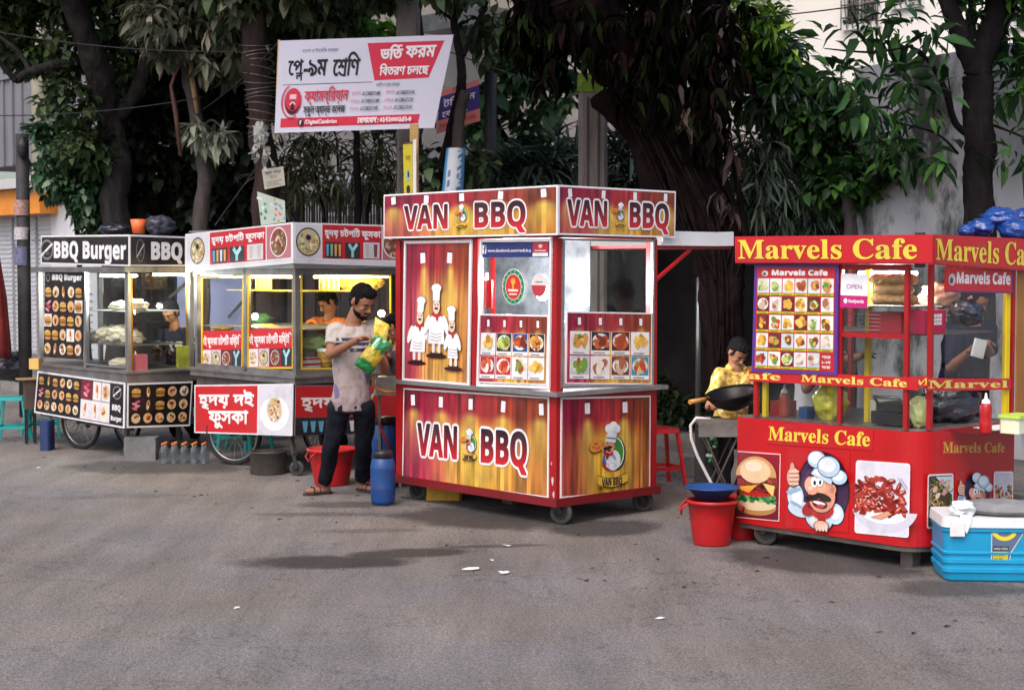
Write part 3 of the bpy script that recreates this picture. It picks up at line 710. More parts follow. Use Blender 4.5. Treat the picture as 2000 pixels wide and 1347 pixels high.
# bushes and leaves behind the banner
tree('bush', 'bright green broad-leaved bush showing above the white and red banner', foot(700, 17.5), [([foot(700, 17.5)] + pth([(700, 300, 17.5), (690, 120, 17.5)]), .05, .02)], bark_d,
     [dict(name='crown', blobs=[bl(590, 60, 17.5, 35, 25, .3), bl(690, 55, 17.5, 55, 22, .3), bl(660, 95, 17.6, 110, 25, .3), bl(760, 90, 17.5, 50, 25, .3), bl(640, 30, 17.8, 40, 20, .3)], size=.15, kind='broad', colors=BRIGHT[:2] + ['#6f9a4a', '#8fb868', '#4a7038'], ntwig=330, per=7, droop=.3, seed=16)], group='bushes behind the trees')
tree('bush', 'dusty beige narrow-leaved bamboo in front of the pale house below the banner', foot(660, 18), [([foot(640, 18)] + pth([(630, 400, 18), (600, 290, 18)]), .03, .01), ([foot(700, 18)] + pth([(720, 400, 18), (740, 290, 18)]), .03, .01)], bark_d,
     [dict(name='crown', blobs=[bl(600, 300, 18, 60, 40, .4), bl(680, 350, 18, 80, 40, .4), bl(740, 290, 18, 50, 45, .4), bl(560, 340, 18, 60, 60, .4), bl(640, 270, 18, 60, 20, .3), bl(770, 350, 18, 40, 40, .4)], size=.22, kind='narrow', colors=DUSTY[:3] + ['#3c4a2c', '#4b5a34', '#2c331f'], ntwig=190, per=8, droop=.35, seed=17)], group='bushes behind the trees')
# dark undergrowth mass behind the left carts
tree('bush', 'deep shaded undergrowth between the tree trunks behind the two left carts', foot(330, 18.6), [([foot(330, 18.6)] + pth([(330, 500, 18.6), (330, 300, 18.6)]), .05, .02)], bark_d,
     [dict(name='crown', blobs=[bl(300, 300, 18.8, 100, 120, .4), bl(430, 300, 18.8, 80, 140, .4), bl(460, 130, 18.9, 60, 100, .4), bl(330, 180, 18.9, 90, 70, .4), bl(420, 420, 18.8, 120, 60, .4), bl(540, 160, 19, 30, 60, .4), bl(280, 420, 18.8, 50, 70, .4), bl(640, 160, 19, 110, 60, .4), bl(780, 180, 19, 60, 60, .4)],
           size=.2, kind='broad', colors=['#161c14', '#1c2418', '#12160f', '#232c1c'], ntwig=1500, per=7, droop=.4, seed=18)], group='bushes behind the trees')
# thin crooked tree by the banner end
Y = 15.2
tree('tree', 'thin crooked dark tree curving past the right end of the white and red banner', foot(870, Y),
     [([foot(860, Y)] + pth([(862, 420, Y), (866, 320, Y), (880, 240, Y), (905, 170, Y), (905, 110, Y), (885, 40, Y), (880, -40, Y)]), .05, .035), (pth([(905, 110, Y), (930, 50, Y), (960, -20, Y)]), .03, .015), (pth([(885, 40, Y), (850, 10, Y), (830, -30, Y)]), .02, .01)], bark_d,
     [dict(name='crown', blobs=[bl(880, -30, Y, 60, 30), bl(840, 320, Y + .2, 25, 50, .3), bl(960, 60, Y + .6, 50, 50, .4), bl(930, 330, Y + .4, 30, 40, .3), bl(700, -40, Y + .5, 120, 40, 1)], size=.15, kind='broad', colors=DARKG, ntwig=240, per=7, droop=.4, seed=19)])
tree('tree', 'green broad-leaved sapling before the pale house, left of the mossy concrete pole', foot(1010, 17),
     [([foot(1010, 17)] + pth([(1005, 420, 17), (1000, 300, 17), (970, 230, 17), (960, 160, 17)]), .04, .02), (pth([(1000, 290, 17), (1040, 220, 17), (1050, 140, 17)]), .02, .01), (pth([(1000, 330, 17), (1060, 280, 17), (1100, 260, 17)]), .02, .01)], bark_d,
     [dict(name='crown', blobs=[bl(1030, 130, 17, 50, 45, .3), bl(1080, 170, 17, 45, 40, .3), bl(980, 180, 17, 45, 30, .3), bl(1040, 235, 17, 60, 25, .3), bl(960, 280, 17, 45, 30, .3), bl(1050, 290, 17, 60, 30, .3), bl(990, 90, 17, 40, 35, .3), bl(945, 220, 17, 20, 60, .3)], size=.20, kind='broad', colors=['#3a5a40', '#4a6a4c', '#2c4432', '#5f7f5a', '#6c8a5c'], ntwig=170, per=6, droop=.35, seed=20)])
tree('bush', 'dark fan-leaved palms at the foot of the sapling beside the concrete post', foot(1040, 16.6), [([foot(1040, 16.6)] + pth([(1040, 430, 16.6)]), .05, .03)], bark_d,
     [dict(name='crown', blobs=[bl(1020, 340, 16.6, 85, 30, .4), bl(1090, 330, 16.6, 40, 40, .3), bl(960, 350, 16.6, 40, 25, .3), bl(1240, 330, 16.8, 70, 80, .4), bl(1220, 440, 16.8, 100, 50, .4)], size=.36, kind='narrow', colors=['#2c3a30', '#3c4c40', '#1d261f', '#55655a'], ntwig=330, per=8, droop=.1, seed=21, curl=.4)], group='bushes behind the trees')
# great dark tree between the two red kiosks
Y = 13.9
bt = tree('tree', 'huge dark leaning tree hung with dead leaves, between the two red kiosks', foot(1420, Y),
     [([foot(1425, Y)] + pth([(1415, 800, Y), (1410, 600, Y), (1405, 480, Y), (1370, 380, Y), (1320, 270, Y), (1250, 160, Y), (1180, 70, Y - .2), (1110, -30, Y - .4)]), .145, .27),
      (pth([(1400, 470, Y), (1380, 330, Y + .1), (1385, 200, Y + .1), (1390, 60, Y), (1380, -60, Y)]), .16, .17), (pth([(1330, 290, Y), (1290, 150, Y + .1), (1290, 20, Y + .2), (1290, -80, Y + .2)]), .22, .16), (pth([(1280, 180, Y), (1200, 140, Y), (1120, 60, Y), (1040, -30, Y)]), .15, .12),
      (pth([(1450, 460, Y - .1), (1440, 340, Y - .15), (1405, 230, Y - .2), (1380, 120, Y - .2)]), .03, .02), (pth([(1462, 470, Y - .1), (1430, 380, Y - .2), (1400, 300, Y - .2)]), .02, .015),
      (pth([(1390, 480, Y + .1), (1300, 400, Y + .15), (1260, 280, Y + .1), (1190, 180, Y)]), .12, .16), (pth([(1370, 540, Y + .1), (1362, 420, Y + .1), (1330, 330, Y)]), .09, .09)], bark_d if False else mat('fig_bark', (.012, .0065, .0075), .95, spec=.06, var=.6, vscale=6, dirt=.4, dirtcol=(.026, .018, .014), bump=1.0, bscale=26, stretch=(1, 1, .5)),
     [dict(name='dead_leaves', blobs=[bl(1040, 30, Y - .3, 50, 70, .3), bl(1080, 90, Y - .3, 35, 70, .3), bl(1010, 60, Y - .3, 25, 60, .25), bl(1140, 60, Y - .4, 60, 70, .3), bl(1220, 80, Y - .4, 80, 80, .3), bl(1320, 60, Y - .4, 90, 90, .3), bl(1400, 150, Y - .35, 50, 90, .3), bl(1260, 190, Y - .3, 60, 50, .2), bl(1370, 250, Y - .35, 50, 50, .2), bl(1200, -60, Y, 260, 50, .8), bl(1420, 30, Y - .3, 50, 60, .3), bl(1110, 10, Y, 90, 50, .4)],
           size=.19, kind='hang', colors=['#120c0f', '#191114', '#1c2414', '#26301a', '#2c201f', '#141a0e'], ntwig=600, per=6, droop=1.5, seed=22, m=dryleafm, spread=.12),
      dict(name='bleached_leaves', blobs=[bl(1410, 100, Y - .4, 35, 100, .1), bl(1420, 240, Y - .4, 30, 80, .1), bl(1415, 390, Y - .3, 20, 25, .08), bl(1360, 200, Y - .4, 50, 60, .1)], size=.20, kind='hang', colors=['#5a4c48', '#72645f', '#403532'], ntwig=26, per=4, droop=1.6, seed=23, m=dryleafm, spread=.1),
      dict(name='green_sprays', blobs=[bl(1360, 50, Y + .3, 30, 40, .2), bl(1460, 30, Y + .3, 60, 30, .4), bl(1475, 62, Y + .3, 45, 30, .4), bl(1330, 110, Y + .5, 30, 40, .2), bl(1440, 100, Y + .6, 50, 40, .3), bl(1270, 40, Y + .5, 60, 40, .2), bl(1530, 95, Y + .4, 30, 25, .3)], size=.14, kind='lance', colors=['#8aae3c', '#5f8a30', '#4a7028', '#b4cc50', '#38582a'], ntwig=240, per=8, droop=.25, seed=24)])
rt = MB()
for k in range(26):
    t0 = random.uniform(0, .5); path = [(1425, 800), (1412, 600), (1405, 480), (1370, 380), (1320, 270), (1250, 160), (1180, 70)]; ox, P = random.uniform(-75, 75), []
    for j in range(7):
        f = (t0 + (1 - t0) * j / 6) * 5.99; a_, b_ = path[int(f)], path[min(6, int(f) + 1)]; u = f - int(f); w_ = ox * (1 if f > 2 else .36)
        P.append(at(a_[0] + (b_[0] - a_[0]) * u + w_ + random.uniform(-8, 8), a_[1] + (b_[1] - a_[1]) * u, Y - .24 * math.sqrt(max(0.05, 1 - (ox / 85) ** 2)) - (.02 if f > 2 else -.03)))
    rt.tube(wob(P, .02, 4, k), random.uniform(.005, .012), 6)
rt.build('aerial_roots', mat('root_bark', (.013, .008, .008), .95, spec=.05, var=.6, vscale=14), bt, off=foot(1420, Y))
# bamboo behind the right kiosk
tree('bush', 'grey-green bamboo thicket between the great dark tree and the grey wall', foot(1560, 14.6), [([foot(x, 14.6)] + pth([(x, 400, 14.6), (x + dx, 200, 14.6)]), .022, .012) for x, dx in ((1520, -40), (1560, 20), (1600, 40), (1640, -30), (1500, -20))], bark_d,
     [dict(name='crown', blobs=[bl(1530, 190, 14.4, 60, 60, .3), bl(1490, 330, 14.4, 60, 90, .3), bl(1580, 250, 14.5, 60, 70, .3), bl(1560, 380, 14.5, 80, 60, .3), bl(1640, 220, 14.5, 60, 60, .3), bl(1500, 100, 14.6, 50, 50, .3), bl(1640, 330, 14.6, 60, 60, .3)], size=.22, kind='narrow', colors=BLUEG + ['#20281f', '#5a6850'], ntwig=900, per=8, droop=.6, seed=25),
      dict(name='leafy_tops', blobs=[bl(1590, 190, 14.3, 60, 40, .3), bl(1650, 235, 14.3, 60, 35, .3), bl(1560, 220, 14.3, 50, 50, .3), bl(1520, 150, 14.3, 40, 50, .3), bl(1480, 170, 14.4, 40, 60, .3), bl(1720, 260, 14.3, 60, 35, .3), bl(1600, 280, 14.3, 60, 40, .3), bl(1700, 335, 14.0, 60, 40, .2), bl(1750, 300, 13.6, 45, 30, .2), bl(1640, 360, 14.0, 60, 40, .2)], size=.14, kind='broad', colors=['#2c4a22', '#22381c', '#1a2c18', '#35552a', '#456a2c'], ntwig=520, per=7, droop=.3, seed=26)], group='bushes behind the trees')
o = MB(); limb(o, [foot(1662, 13.9)] + pth([(1662, 480, 13.9), (1658, 400, 13.9), (1652, 320, 13.9)]), .055, .05, .02, 4); tag(o.build('bare_tree', bark_g), 'short bare grey trunk before the grey wall, above the large yellow lettering', 'tree')
tree('bush', 'low weeds at the foot of the dark wall behind the tall kiosk', foot(1325, 15.3), [([foot(1325, 15.3)] + pth([(1325, 800, 15.3)]), .01, .005)], bark_d,
     [dict(name='crown', blobs=[bl(1320, 800, 15.3, 35, 22, .15), bl(1375, 785, 15.3, 20, 20, .1), bl(1300, 770, 15.4, 16, 30, .1)], size=.10, kind='broad', colors=['#26301c', '#1c2616', '#35442a'], ntwig=60, per=6, droop=.1, seed=41)], group='bushes behind the trees')
# right-hand dark tree
Y = 12.3
tree('tree', 'dark forked tree with large drooping leaves in front of the grey wall on the right', foot(1912, Y),
     [([foot(1912, Y)] + pth([(1912, 440, Y), (1912, 300, Y), (1914, 200, Y), (1908, 140, Y)]), .115, .11), (pth([(1908, 150, Y), (1880, 80, Y), (1856, 20, Y), (1840, -50, Y)]), .08, .06), (pth([(1912, 150, Y), (1935, 60, Y), (1945, -20, Y), (1950, -80, Y)]), .10, .08),
      (pth([(1900, 270, Y), (1865, 240, Y - .1), (1845, 180, Y - .2), (1815, 120, Y - .3), (1780, 90, Y - .3)]), .028, .014), (pth([(1780, 90, Y - .3), (1700, 102, Y - .4), (1610, 95, Y - .5)]), .012, .004), (pth([(1870, 300, Y), (1830, 260, Y - .2), (1760, 240, Y - .3)]), .012, .005),
      (pth([(1930, 240, Y), (1980, 260, Y - .1), (2040, 290, Y - .1)]), .012, .006), (pth([(1925, 120, Y), (1965, 60, Y), (1990, -20, Y)]), .03, .02), (pth([(1905, 130, Y), (1895, 40, Y), (1905, -60, Y)]), .02, .012), (pth([(1860, 240, Y), (1848, 130, Y - .1), (1850, 60, Y - .1)]), .008, .004)], bark_d,
     [dict(name='crown', blobs=[bl(1740, 50, Y - .3, 70, 35, .3), bl(1650, 80, Y - .4, 45, 35, .3), bl(1790, 60, Y - .3, 40, 30, .3), bl(1720, 150, Y - .3, 90, 25, .3), bl(1650, 150, Y - .4, 40, 40, .3), bl(1700, 215, Y - .3, 80, 25, .3), bl(1790, 200, Y - .2, 50, 40, .3), bl(1760, 280, Y - .3, 60, 25, .2), bl(1990, 60, Y, 30, 80, .3), bl(1980, 180, Y, 40, 50, .3), bl(1840, 300, Y - .2, 50, 25, .2), bl(1975, 290, Y - .1, 35, 30, .2), bl(1800, 330, Y - .2, 30, 15, .2), bl(1930, 20, Y + .2, 60, 50, .3)], size=.19, kind='lance', colors=['#284a26', '#203c20', '#34592c', '#42692f', '#1a301b'], ntwig=120, per=5, droop=.35, seed=27, spread=.3),
      dict(name='high_crown', blobs=[bl(1950, -60, Y, 120, 40, .6), bl(2060, 100, Y, 60, 120, .5)], size=.15, kind='lance', colors=MIDG, ntwig=200, per=7, droop=.5, seed=28)])
# unseen high crowns added over pavement and carts to block sky light
def canopy(a, b, z, ra, rb, rz): p = GP(a, b, z); return (p, ra, rb, rz)
tree('tree', 'spreading roadside tree whose high crown shades the pavement, trunk hidden behind the carts', GP(3.7, 6.1, .15), [([GP(3.7, 6.1, .15), GP(3.7, 6.1, 2.0), GP(3.8, 6.2, 4), GP(4, 6.3, 6.5)], .12, .09)], bark_d,  # added unseen tree, its crown is there to darken the walls
     [dict(name='crown', blobs=[canopy(4.2, 9.5, 7.4, 2.4, 2.4, .8), canopy(3.4, 6.0, 7.2, 2.0, 2.0, .8), canopy(3.8, 13, 8, 2.6, 2.6, .9)], size=.30, kind='broad', colors=DARKG, ntwig=2600, per=7, droop=.3, seed=29, spread=.5)])
tree('tree', 'tall roadside tree arching over the row of carts from beyond the left end', GP(3.4, 21.5, .15), [([GP(3.4, 21.5, .15), GP(3.4, 21, 3), GP(3.0, 18, 6)], .14, .10)], bark_d,  # added unseen tree, its crown is there to block sky light
     [dict(name='crown', blobs=[canopy(2.0, 11, 8.6, 2.2, 2.2, .7), canopy(1.6, 7.5, 8.4, 2.2, 2.2, .7), canopy(1.4, 4.0, 8.2, 2.1, 2.1, .7), canopy(1.2, .8, 8.0, 1.9, 1.9, .7), canopy(1.0, -2.0, 8.0, 1.7, 1.7, .7), canopy(-1.5, 6, 8.8, 1.8, 1.8, .6), canopy(-1.5, 2.5, 8.8, 1.6, 1.6, .6)], size=.30, kind='broad', colors=DARKG, ntwig=3600, per=7, droop=.3, seed=30, spread=.5)])
# ================================================================== printed pictures
FOODS = {
 'burger': ('#f4f0ea', [('#d99a4e', 5), ('#8a3d1c', 4), ('#5f9a35', 2), ('#f0c55a', 2)]),
 'fries': ('#f2ece2', [('#e8b545', 8), ('#f3cf6a', 5), ('#c48a2e', 3)]),
 'salad': ('#eef2ee', [('#7fa63f', 6), ('#c8d77a', 4), ('#e8e2c0', 4), ('#b4502c', 2)]),
 'noodle': ('#e9e4dc', [('#dfc489', 6), ('#b9803f', 4), ('#6f8a3a', 3), ('#c9492d', 3)]),
 'chicken': ('#ebe4dd', [('#a8431f', 6), ('#c8622b', 5), ('#7b2a15', 4)]),
 'cream': ('#f1efee', [('#f2e6d8', 4), ('#d8b8a0', 3), ('#b06c4a', 3)]),
 'dark': ('#2a1c16', [('#d08a3c', 5), ('#e6b15b', 4), ('#8b3b1b', 3)]),
 'red': ('#f0e6e2', [('#c23a2a', 7), ('#e06a45', 4), ('#f5efe6', 3)]),
 'fuska': ('#e9e6e0', [('#c9a468', 5), ('#e7d6ad', 4), ('#7c8a48', 3), ('#9b5a32', 3), ('#f3ece0', 3)]),
}
FK = list(FOODS)
def food(a, x, y, w, h, kind=None, plate=True, bg=None, rnd=random, n=None, label=None):
    kind = kind or rnd.choice(FK[:8]); bgc, pal = FOODS[kind]; L0 = a.lay
    a.rect(x, y, x + w, y + h, bg or bgc); a.lay += 1
    if label: a.rect(x, y, x + w, y + h * .16, label); y += h * .14; h *= .86
    if plate: a.ell(x + w / 2, y + h / 2, w * .46, h * .42, rnd.choice(['#fbfaf8', '#f6f3ee', '#efe9e0']), n=14)
    a.lay += 1
    cols = [c for c, k in pal for _ in range(k)]
    for i in range(n or 9):
        t = rnd.random() * 6.28; r = rnd.random() ** .6; bw = rnd.uniform(.08, .17)
        a.ell(x + w / 2 + math.cos(t) * r * w * .30, y + h / 2 + math.sin(t) * r * h * .27, w * bw * 1.6, h * bw * rnd.uniform(.9, 1.7), rnd.choice(cols), rot=rnd.uniform(0, 180), n=7, lay=L0 + 2 + i * .3)
    a.lay = L0
def bun(a, x, y, w, h, kind='burger', bg=None):
    """a cut-out burger / wrap / sandwich on a plain ground"""
    L0 = a.lay
    if bg: a.rect(x - w * .5, y - h * .5, x + w * .5, y + h * .5, bg); a.lay += 1
    if kind == 'burger':
        a.ell(x, y - h * .28, w * .42, h * .16, '#c98a45', n=12); a.lay += 1
        a.rect(x - w * .42, y - h * .2, x + w * .42, y - h * .08, '#5b2815'); a.lay += 1
        a.ell(x, y - h * .04, w * .46, h * .07, '#8aa63c', n=10); a.lay += 1
        a.rect(x - w * .4, y - h * .02, x + w * .4, y + h * .07, random.choice(['#c8372a', '#f0c052', '#d98a3a'])); a.lay += 1
        a.ell(x, y + h * .08, w * .43, h * .28, '#d89a50', n=12, a0=0, a1=180); a.lay += 1
        a.ell(x - w * .08, y + h * .24, w * .2, h * .06, '#ecc58a', n=8)
    elif kind == 'plate':
        a.ell(x, y, w * .42, h * .45, random.choice(['#e3c79a', '#f0e3cc', '#e9b98c']), n=14); a.lay += 1
        for i in range(6):
            a.ell(x + random.uniform(-.2, .2) * w, y + random.uniform(-.22, .22) * h, w * .14, h * .1, random.choice(['#b5562a', '#d98238', '#7a3a1c', '#e8b860', '#4b2a1a']), rot=random.uniform(0, 180), n=7, lay=a.lay + i * .3)
    elif kind == 'wrap':
        a.ell(x, y, w * .16, h * .46, '#e6b26a', rot=random.uniform(-18, 18), n=12); a.lay += 1
        a.ell(x + w * .02, y + h * .05, w * .09, h * .32, '#b25a2a', rot=-5, n=10); a.lay += 1
        a.ell(x - w * .02, y - h * .2, w * .1, h * .14, '#f3e4c4', n=8)
    elif kind == 'strip':
        for i in range(4): a.ell(x + (i % 2 - .5) * w * .25, y + (i - 1.5) * h * .2, w * .28, h * .12, random.choice(['#d5688a', '#b8405a', '#e89aa8']), rot=20 if i % 2 else -20, n=8, lay=a.lay + i * .3)
    a.lay = L0
_pr = random.Random(3)
_pl = [_pr.random() for _ in range(400)]
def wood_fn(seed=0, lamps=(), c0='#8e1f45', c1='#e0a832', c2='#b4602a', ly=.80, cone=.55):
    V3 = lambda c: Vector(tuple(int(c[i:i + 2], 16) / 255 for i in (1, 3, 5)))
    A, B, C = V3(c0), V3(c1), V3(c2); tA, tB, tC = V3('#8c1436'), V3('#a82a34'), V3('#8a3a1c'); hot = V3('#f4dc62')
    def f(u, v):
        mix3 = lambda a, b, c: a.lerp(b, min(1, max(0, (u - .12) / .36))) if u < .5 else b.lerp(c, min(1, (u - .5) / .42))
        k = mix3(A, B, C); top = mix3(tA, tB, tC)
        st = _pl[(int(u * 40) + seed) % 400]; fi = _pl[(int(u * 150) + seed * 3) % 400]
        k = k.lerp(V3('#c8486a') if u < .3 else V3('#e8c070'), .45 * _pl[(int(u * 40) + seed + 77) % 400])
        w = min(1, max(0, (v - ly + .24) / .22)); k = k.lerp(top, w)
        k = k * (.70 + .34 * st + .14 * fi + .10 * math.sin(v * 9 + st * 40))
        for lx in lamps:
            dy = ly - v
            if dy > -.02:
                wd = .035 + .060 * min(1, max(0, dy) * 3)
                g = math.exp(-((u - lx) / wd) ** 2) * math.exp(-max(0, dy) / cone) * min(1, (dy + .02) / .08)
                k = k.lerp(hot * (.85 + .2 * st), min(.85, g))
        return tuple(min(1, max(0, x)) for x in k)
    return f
def spot(a, x, y, w, h, tilt=0):
    a.rect(x - w * .62, y + h * .30, x + w * .62, y + h * .62, '#3a1420'); a.lay += 1
    c, s_ = math.cos(R(tilt)), math.sin(R(tilt))
    P = [(-w / 2, -h / 2), (w / 2, -h / 2), (w / 2, h / 2), (-w / 2, h / 2)]
    a.poly([(x + p * c - q * s_, y + p * s_ + q * c) for p, q in P], '#f3f0f4'); a.lay -= 1
def vgrad(y0, y1, c0, c1):
    A, B = [tuple(int(c[i:i + 2], 16) / 255 for i in (1, 3, 5)) for c in (c0, c1)]
    return lambda x, y: tuple(A[i] + (B[i] - A[i]) * min(1, max(0, (y - y0) / (y1 - y0))) for i in range(3))
def chef_badge(a, x, y, s, ribbon=True):
    """round cook's badge: green disc, cook with white hat and moustache carrying a pizza"""
    e = lambda dx, dy, rx, ry, c, rot=0, n=16: (a.ell(x + dx * s, y + dy * s, rx * s, ry * s, c, rot=rot, n=n), a.L(.5))
    L0 = a.lay
    e(.22, -.02, .40, .50, '#20242a'); e(.20, 0, .36, .46, '#f2f4f2'); e(.19, .0, .33, .42, '#3f8f36')
    e(.02, -.26, .38, .26, '#b8292c'); e(-.22, -.12, .10, .2, '#2f6fb8', -20)
    e(.10, -.20, .30, .30, '#eef1f6'); e(.02, -.34, .22, .10, '#d9e2ee'); e(-.08, -.14, .15, .17, '#e9eef6', 30)
    e(.04, -.36, .1, .07, '#f7f8fa'); e(.12, -.1, .05, .14, '#9fb3cc', 40)
    e(-.60, .22, .31, .20, '#7a3a14', 12); e(-.60, .24, .29, .18, '#e0913a', 12)
    for dx, dy in ((-.72, .2), (-.58, .3), (-.5, .18), (-.66, .3), (-.6, .16)): e(dx, dy, .04, .03, '#b5451f', 0, 8)
    e(-.30, .14, .10, .06, '#e9b98a', 10)
    e(-.12, .04, .2, .1, '#c01f24', -10); e(-.16, -.06, .06, .12, '#a3171c', -20)
    e(-.08, .22, .20, .22, '#e8a878'); e(.1, .2, .05, .06, '#d98f60'); e(-.16, .16, .19, .06, '#1b1210', 8); e(-.2, .24, .06, .05, '#df8b62')
    e(-.17, .33, .03, .04, '#1b1210'); e(-.04, .33, .03, .04, '#1b1210'); e(-.10, .08, .08, .03, '#8c1a1c')
    a.poly([(x - .26 * s, y + .34 * s), (x + .16 * s, y + .30 * s), (x + .22 * s, y + .62 * s), (x - .16 * s, y + .66 * s)], '#eef2f8'); a.L(.5)
    e(-.12, .72, .16, .13, '#f4f7fb'); e(.06, .78, .17, .14, '#f8fafc'); e(.22, .70, .13, .12, '#e6edf6')
    a.line([(x - .22 * s, y + .46 * s), (x + .2 * s, y + .42 * s)], .03 * s, '#3a4a63'); a.L(.5)
    if ribbon:
        T = []
        for k in range(13):
            t = k / 12; T.append((x + (-.58 + 1.24 * t) * s, y + (-.60 - .12 * math.sin(t * 3.14) + .04 * t) * s))
        lo = [(p[0], p[1] - .30 * s) for p in T]
        a.poly(T + lo[::-1], '#4a3414'); a.L(.8)
        T2 = [(p[0], p[1] - .02 * s) for p in T]; lo2 = [(p[0], p[1] - .26 * s) for p in T]
        a.poly(T2 + lo2[::-1], '#e3b93a'); a.L(.5)
        e(-.46, -.98, .13, .10, '#a8781e'); e(-.46, -.98, .07, .05, '#5a3a10')
        if s > .1: a.text('VAN BBQ', x - .40 * s, y - .93 * s, .2 * s, '#2a1a3a', w=.82 * s, bold=.0016, font='sans', skew=.02)
        else: a.line([(x - .34 * s, y - .85 * s), (x + .4 * s, y - .85 * s)], .10 * s, '#7a4a1a')
    a.lay = L0 + 16
def vanbbq(a, x, y, h, w, badge=True):
    """the kiosk's lettering: two words with a badge between, dark at the top fading to red, white edge"""
    c = vgrad(y, y + h, '#d3202a', '#2a1020'); o = h * .085
    a.text('VAN', x, y, h, c, w=w * .375, bold=h * .030, font='sans', out=o, outcol='#f6f2f4')
    L1 = a.lay
    a.text('BBQ', x + w * .605, y, h, c, w=w * .395, bold=h * .030, font='sans', out=o, outcol='#f6f2f4')
    if badge: a.lay = L1 - 1; chef_badge(a, x + w * .50, y + h * .56, h * .56)
    a.lay = L1 + 14

# ================================================================== wheels
def caster(S, x, y, r, parent, hx=0.0, w=.035, top=.14, fork='darkmetal', yawdeg=0):
    """swivel wheel: plate and fork, with the tyre and hub as its pieces; turned about the vertical"""
    cs = MB(); cs.box(-.035, .035, -.035, .035, top - .006, top)
    cs.add(*_fork(r, w, top))
    o = cs.build('caster', M[fork], parent); o.location = (x, y, 0); o.rotation_euler = (0, 0, R(yawdeg))
    t = MB(); pr = [(r * .62, -w / 2), (r * .94, -w / 2), (r, -w * .3), (r, w * .3), (r * .94, w / 2), (r * .62, w / 2), (r * .62, -w / 2)]
    t.lathe([(a, b) for a, b in pr], (r * .35, 0, r), n=26, axis='y'); t.build('tyre', M['rubgrey'], o)
    h = MB(); h.lathe([(.0, -w * .35), (r * .2, -w * .55), (r * .25, -w * .3), (r * .62, -w * .25), (r * .62, w * .25), (r * .25, w * .3), (r * .2, w * .55), (0, w * .55)], (r * .35, 0, r), n=20, axis='y')
    h.build('hub', M['darkmetal'], o)
    return o
def _fork(r, w, top):
    b = MB()
    for s_ in (-1, 1): b.beam((0, s_ * (w * .5 + .008), top - .004), (r * .35, s_ * (w * .5 + .008), r), .03, .006, up=(0, 1, 0))
    return b.v, b.f
def bicycle_wheel(x, y, r, parent, yawdeg=90):
    o = MB().torus((0, 0, r), r - .014, .018, 'y', 44, 8).build('wheel', M['rubber'], parent)
    o.location = (x, y, 0); o.rotation_euler = (0, 0, R(yawdeg))
    MB().torus((0, 0, r), r - .038, .010, 'y', 44, 6).build('rim', M['chrome'], o)
    sp = MB()
    for k in range(32):
        t = 2 * math.pi * k / 32; s_ = 1 if k % 2 else -1; tt = t + .35 * (1 if k % 4 < 2 else -1)
        sp.tube([(.025 * math.cos(tt), s_ * .03, r + .025 * math.sin(tt)), ((r - .04) * math.cos(t), 0, r + (r - .04) * math.sin(t))], .0022, 4, cap=False)
    sp.build('spokes', M['chrome'], o)
    MB().lathe([(0, -.045), (.02, -.045), (.026, -.03), (.014, -.02), (.014, .02), (.026, .03), (.02, .045), (0, .045)], (0, 0, r), 14, 'y').build('hub', M['dirty_steel'], o)
    return o
def pane(S, quad, N, parent, name='window_pane', m='glass'):
    return MB().slab(quad, N, .005).build(name, M[m], parent)
def art_on(S, face, pts, d, name, parent, base='#ffffff', thick=.012):
    q = S.q(face, pts, d); W, H = quad_size(q); return Art(W, H, base), q
def tube_lamp(S, p, q, parent, power, color=(1, .97, .9), strength=14, r=.012, name='tube_lamp'):
    o = MB().tube([p, q], r, 8).build(name, lamp_mat('glow_%d_%d' % (int(color[2] * 100), strength), color, strength), parent)
    l = bpy.data.lights.new('tube_light', 'POINT'); l.energy = power * 2.3; l.color = color; l.shadow_soft_size = .08
    lo = bpy.data.objects.new('tube_light', l); COL.objects.link(lo); lo.parent = parent
    lo.location = (Vector(p) + Vector(q)) / 2 - Vector((0, 0, .04))
    return o

# ================================================================== 1. the red kiosk in the middle
V = Stall(1087, 10.6, 'kiosk', 'tall red kiosk with wood-pattern boards and bulb-lit windows in the middle of the row', 'food kiosk', 'food carts standing in a row along the road')
RT = V.root
Lu = V.L(773, 700).y; Lv = V.Rt(1283, 700).x
zb = V.L(1075, 985).z; zc = V.L(1067, 767).z; zt = V.L(1088, 464).z
ztop = V.L(1089, 361, .05).z
mb = MB()                                                     # lower body with its plinth
mb.box(0, Lv, 0, Lu, zb + .047, zc - .02)
MB().box(-.022, Lv + .022, -.022, Lu + .02, zb - .01, zb + .046).build('plinth', M['darkred'], RT)
mb.build('base_cabinet', M['red'], RT)
mb = MB()                                                     # upper frame: posts and rails
pw = .055
midy = V.L(927, 600).y
for x, y, w, d in ((0, 0, .06, .06), (0, Lu - pw, pw, pw), (Lv - pw, 0, pw, pw), (Lv - pw, Lu - pw, pw, pw)):
    mb.box(x, x + w, y, y + d, zc + .012, zt)
mb.box(0, .05, midy - .035, midy + .03, zc + .012, zt)
mb.build_each('post', M['red'], RT)
MB().box(.004, Lv - .004, .004, Lu - .004, zt + .001, zt + .02).box(.004, Lv - .004, .004, Lu - .004, ztop - .03, ztop - .015).build('roof', M['darkred'], RT)
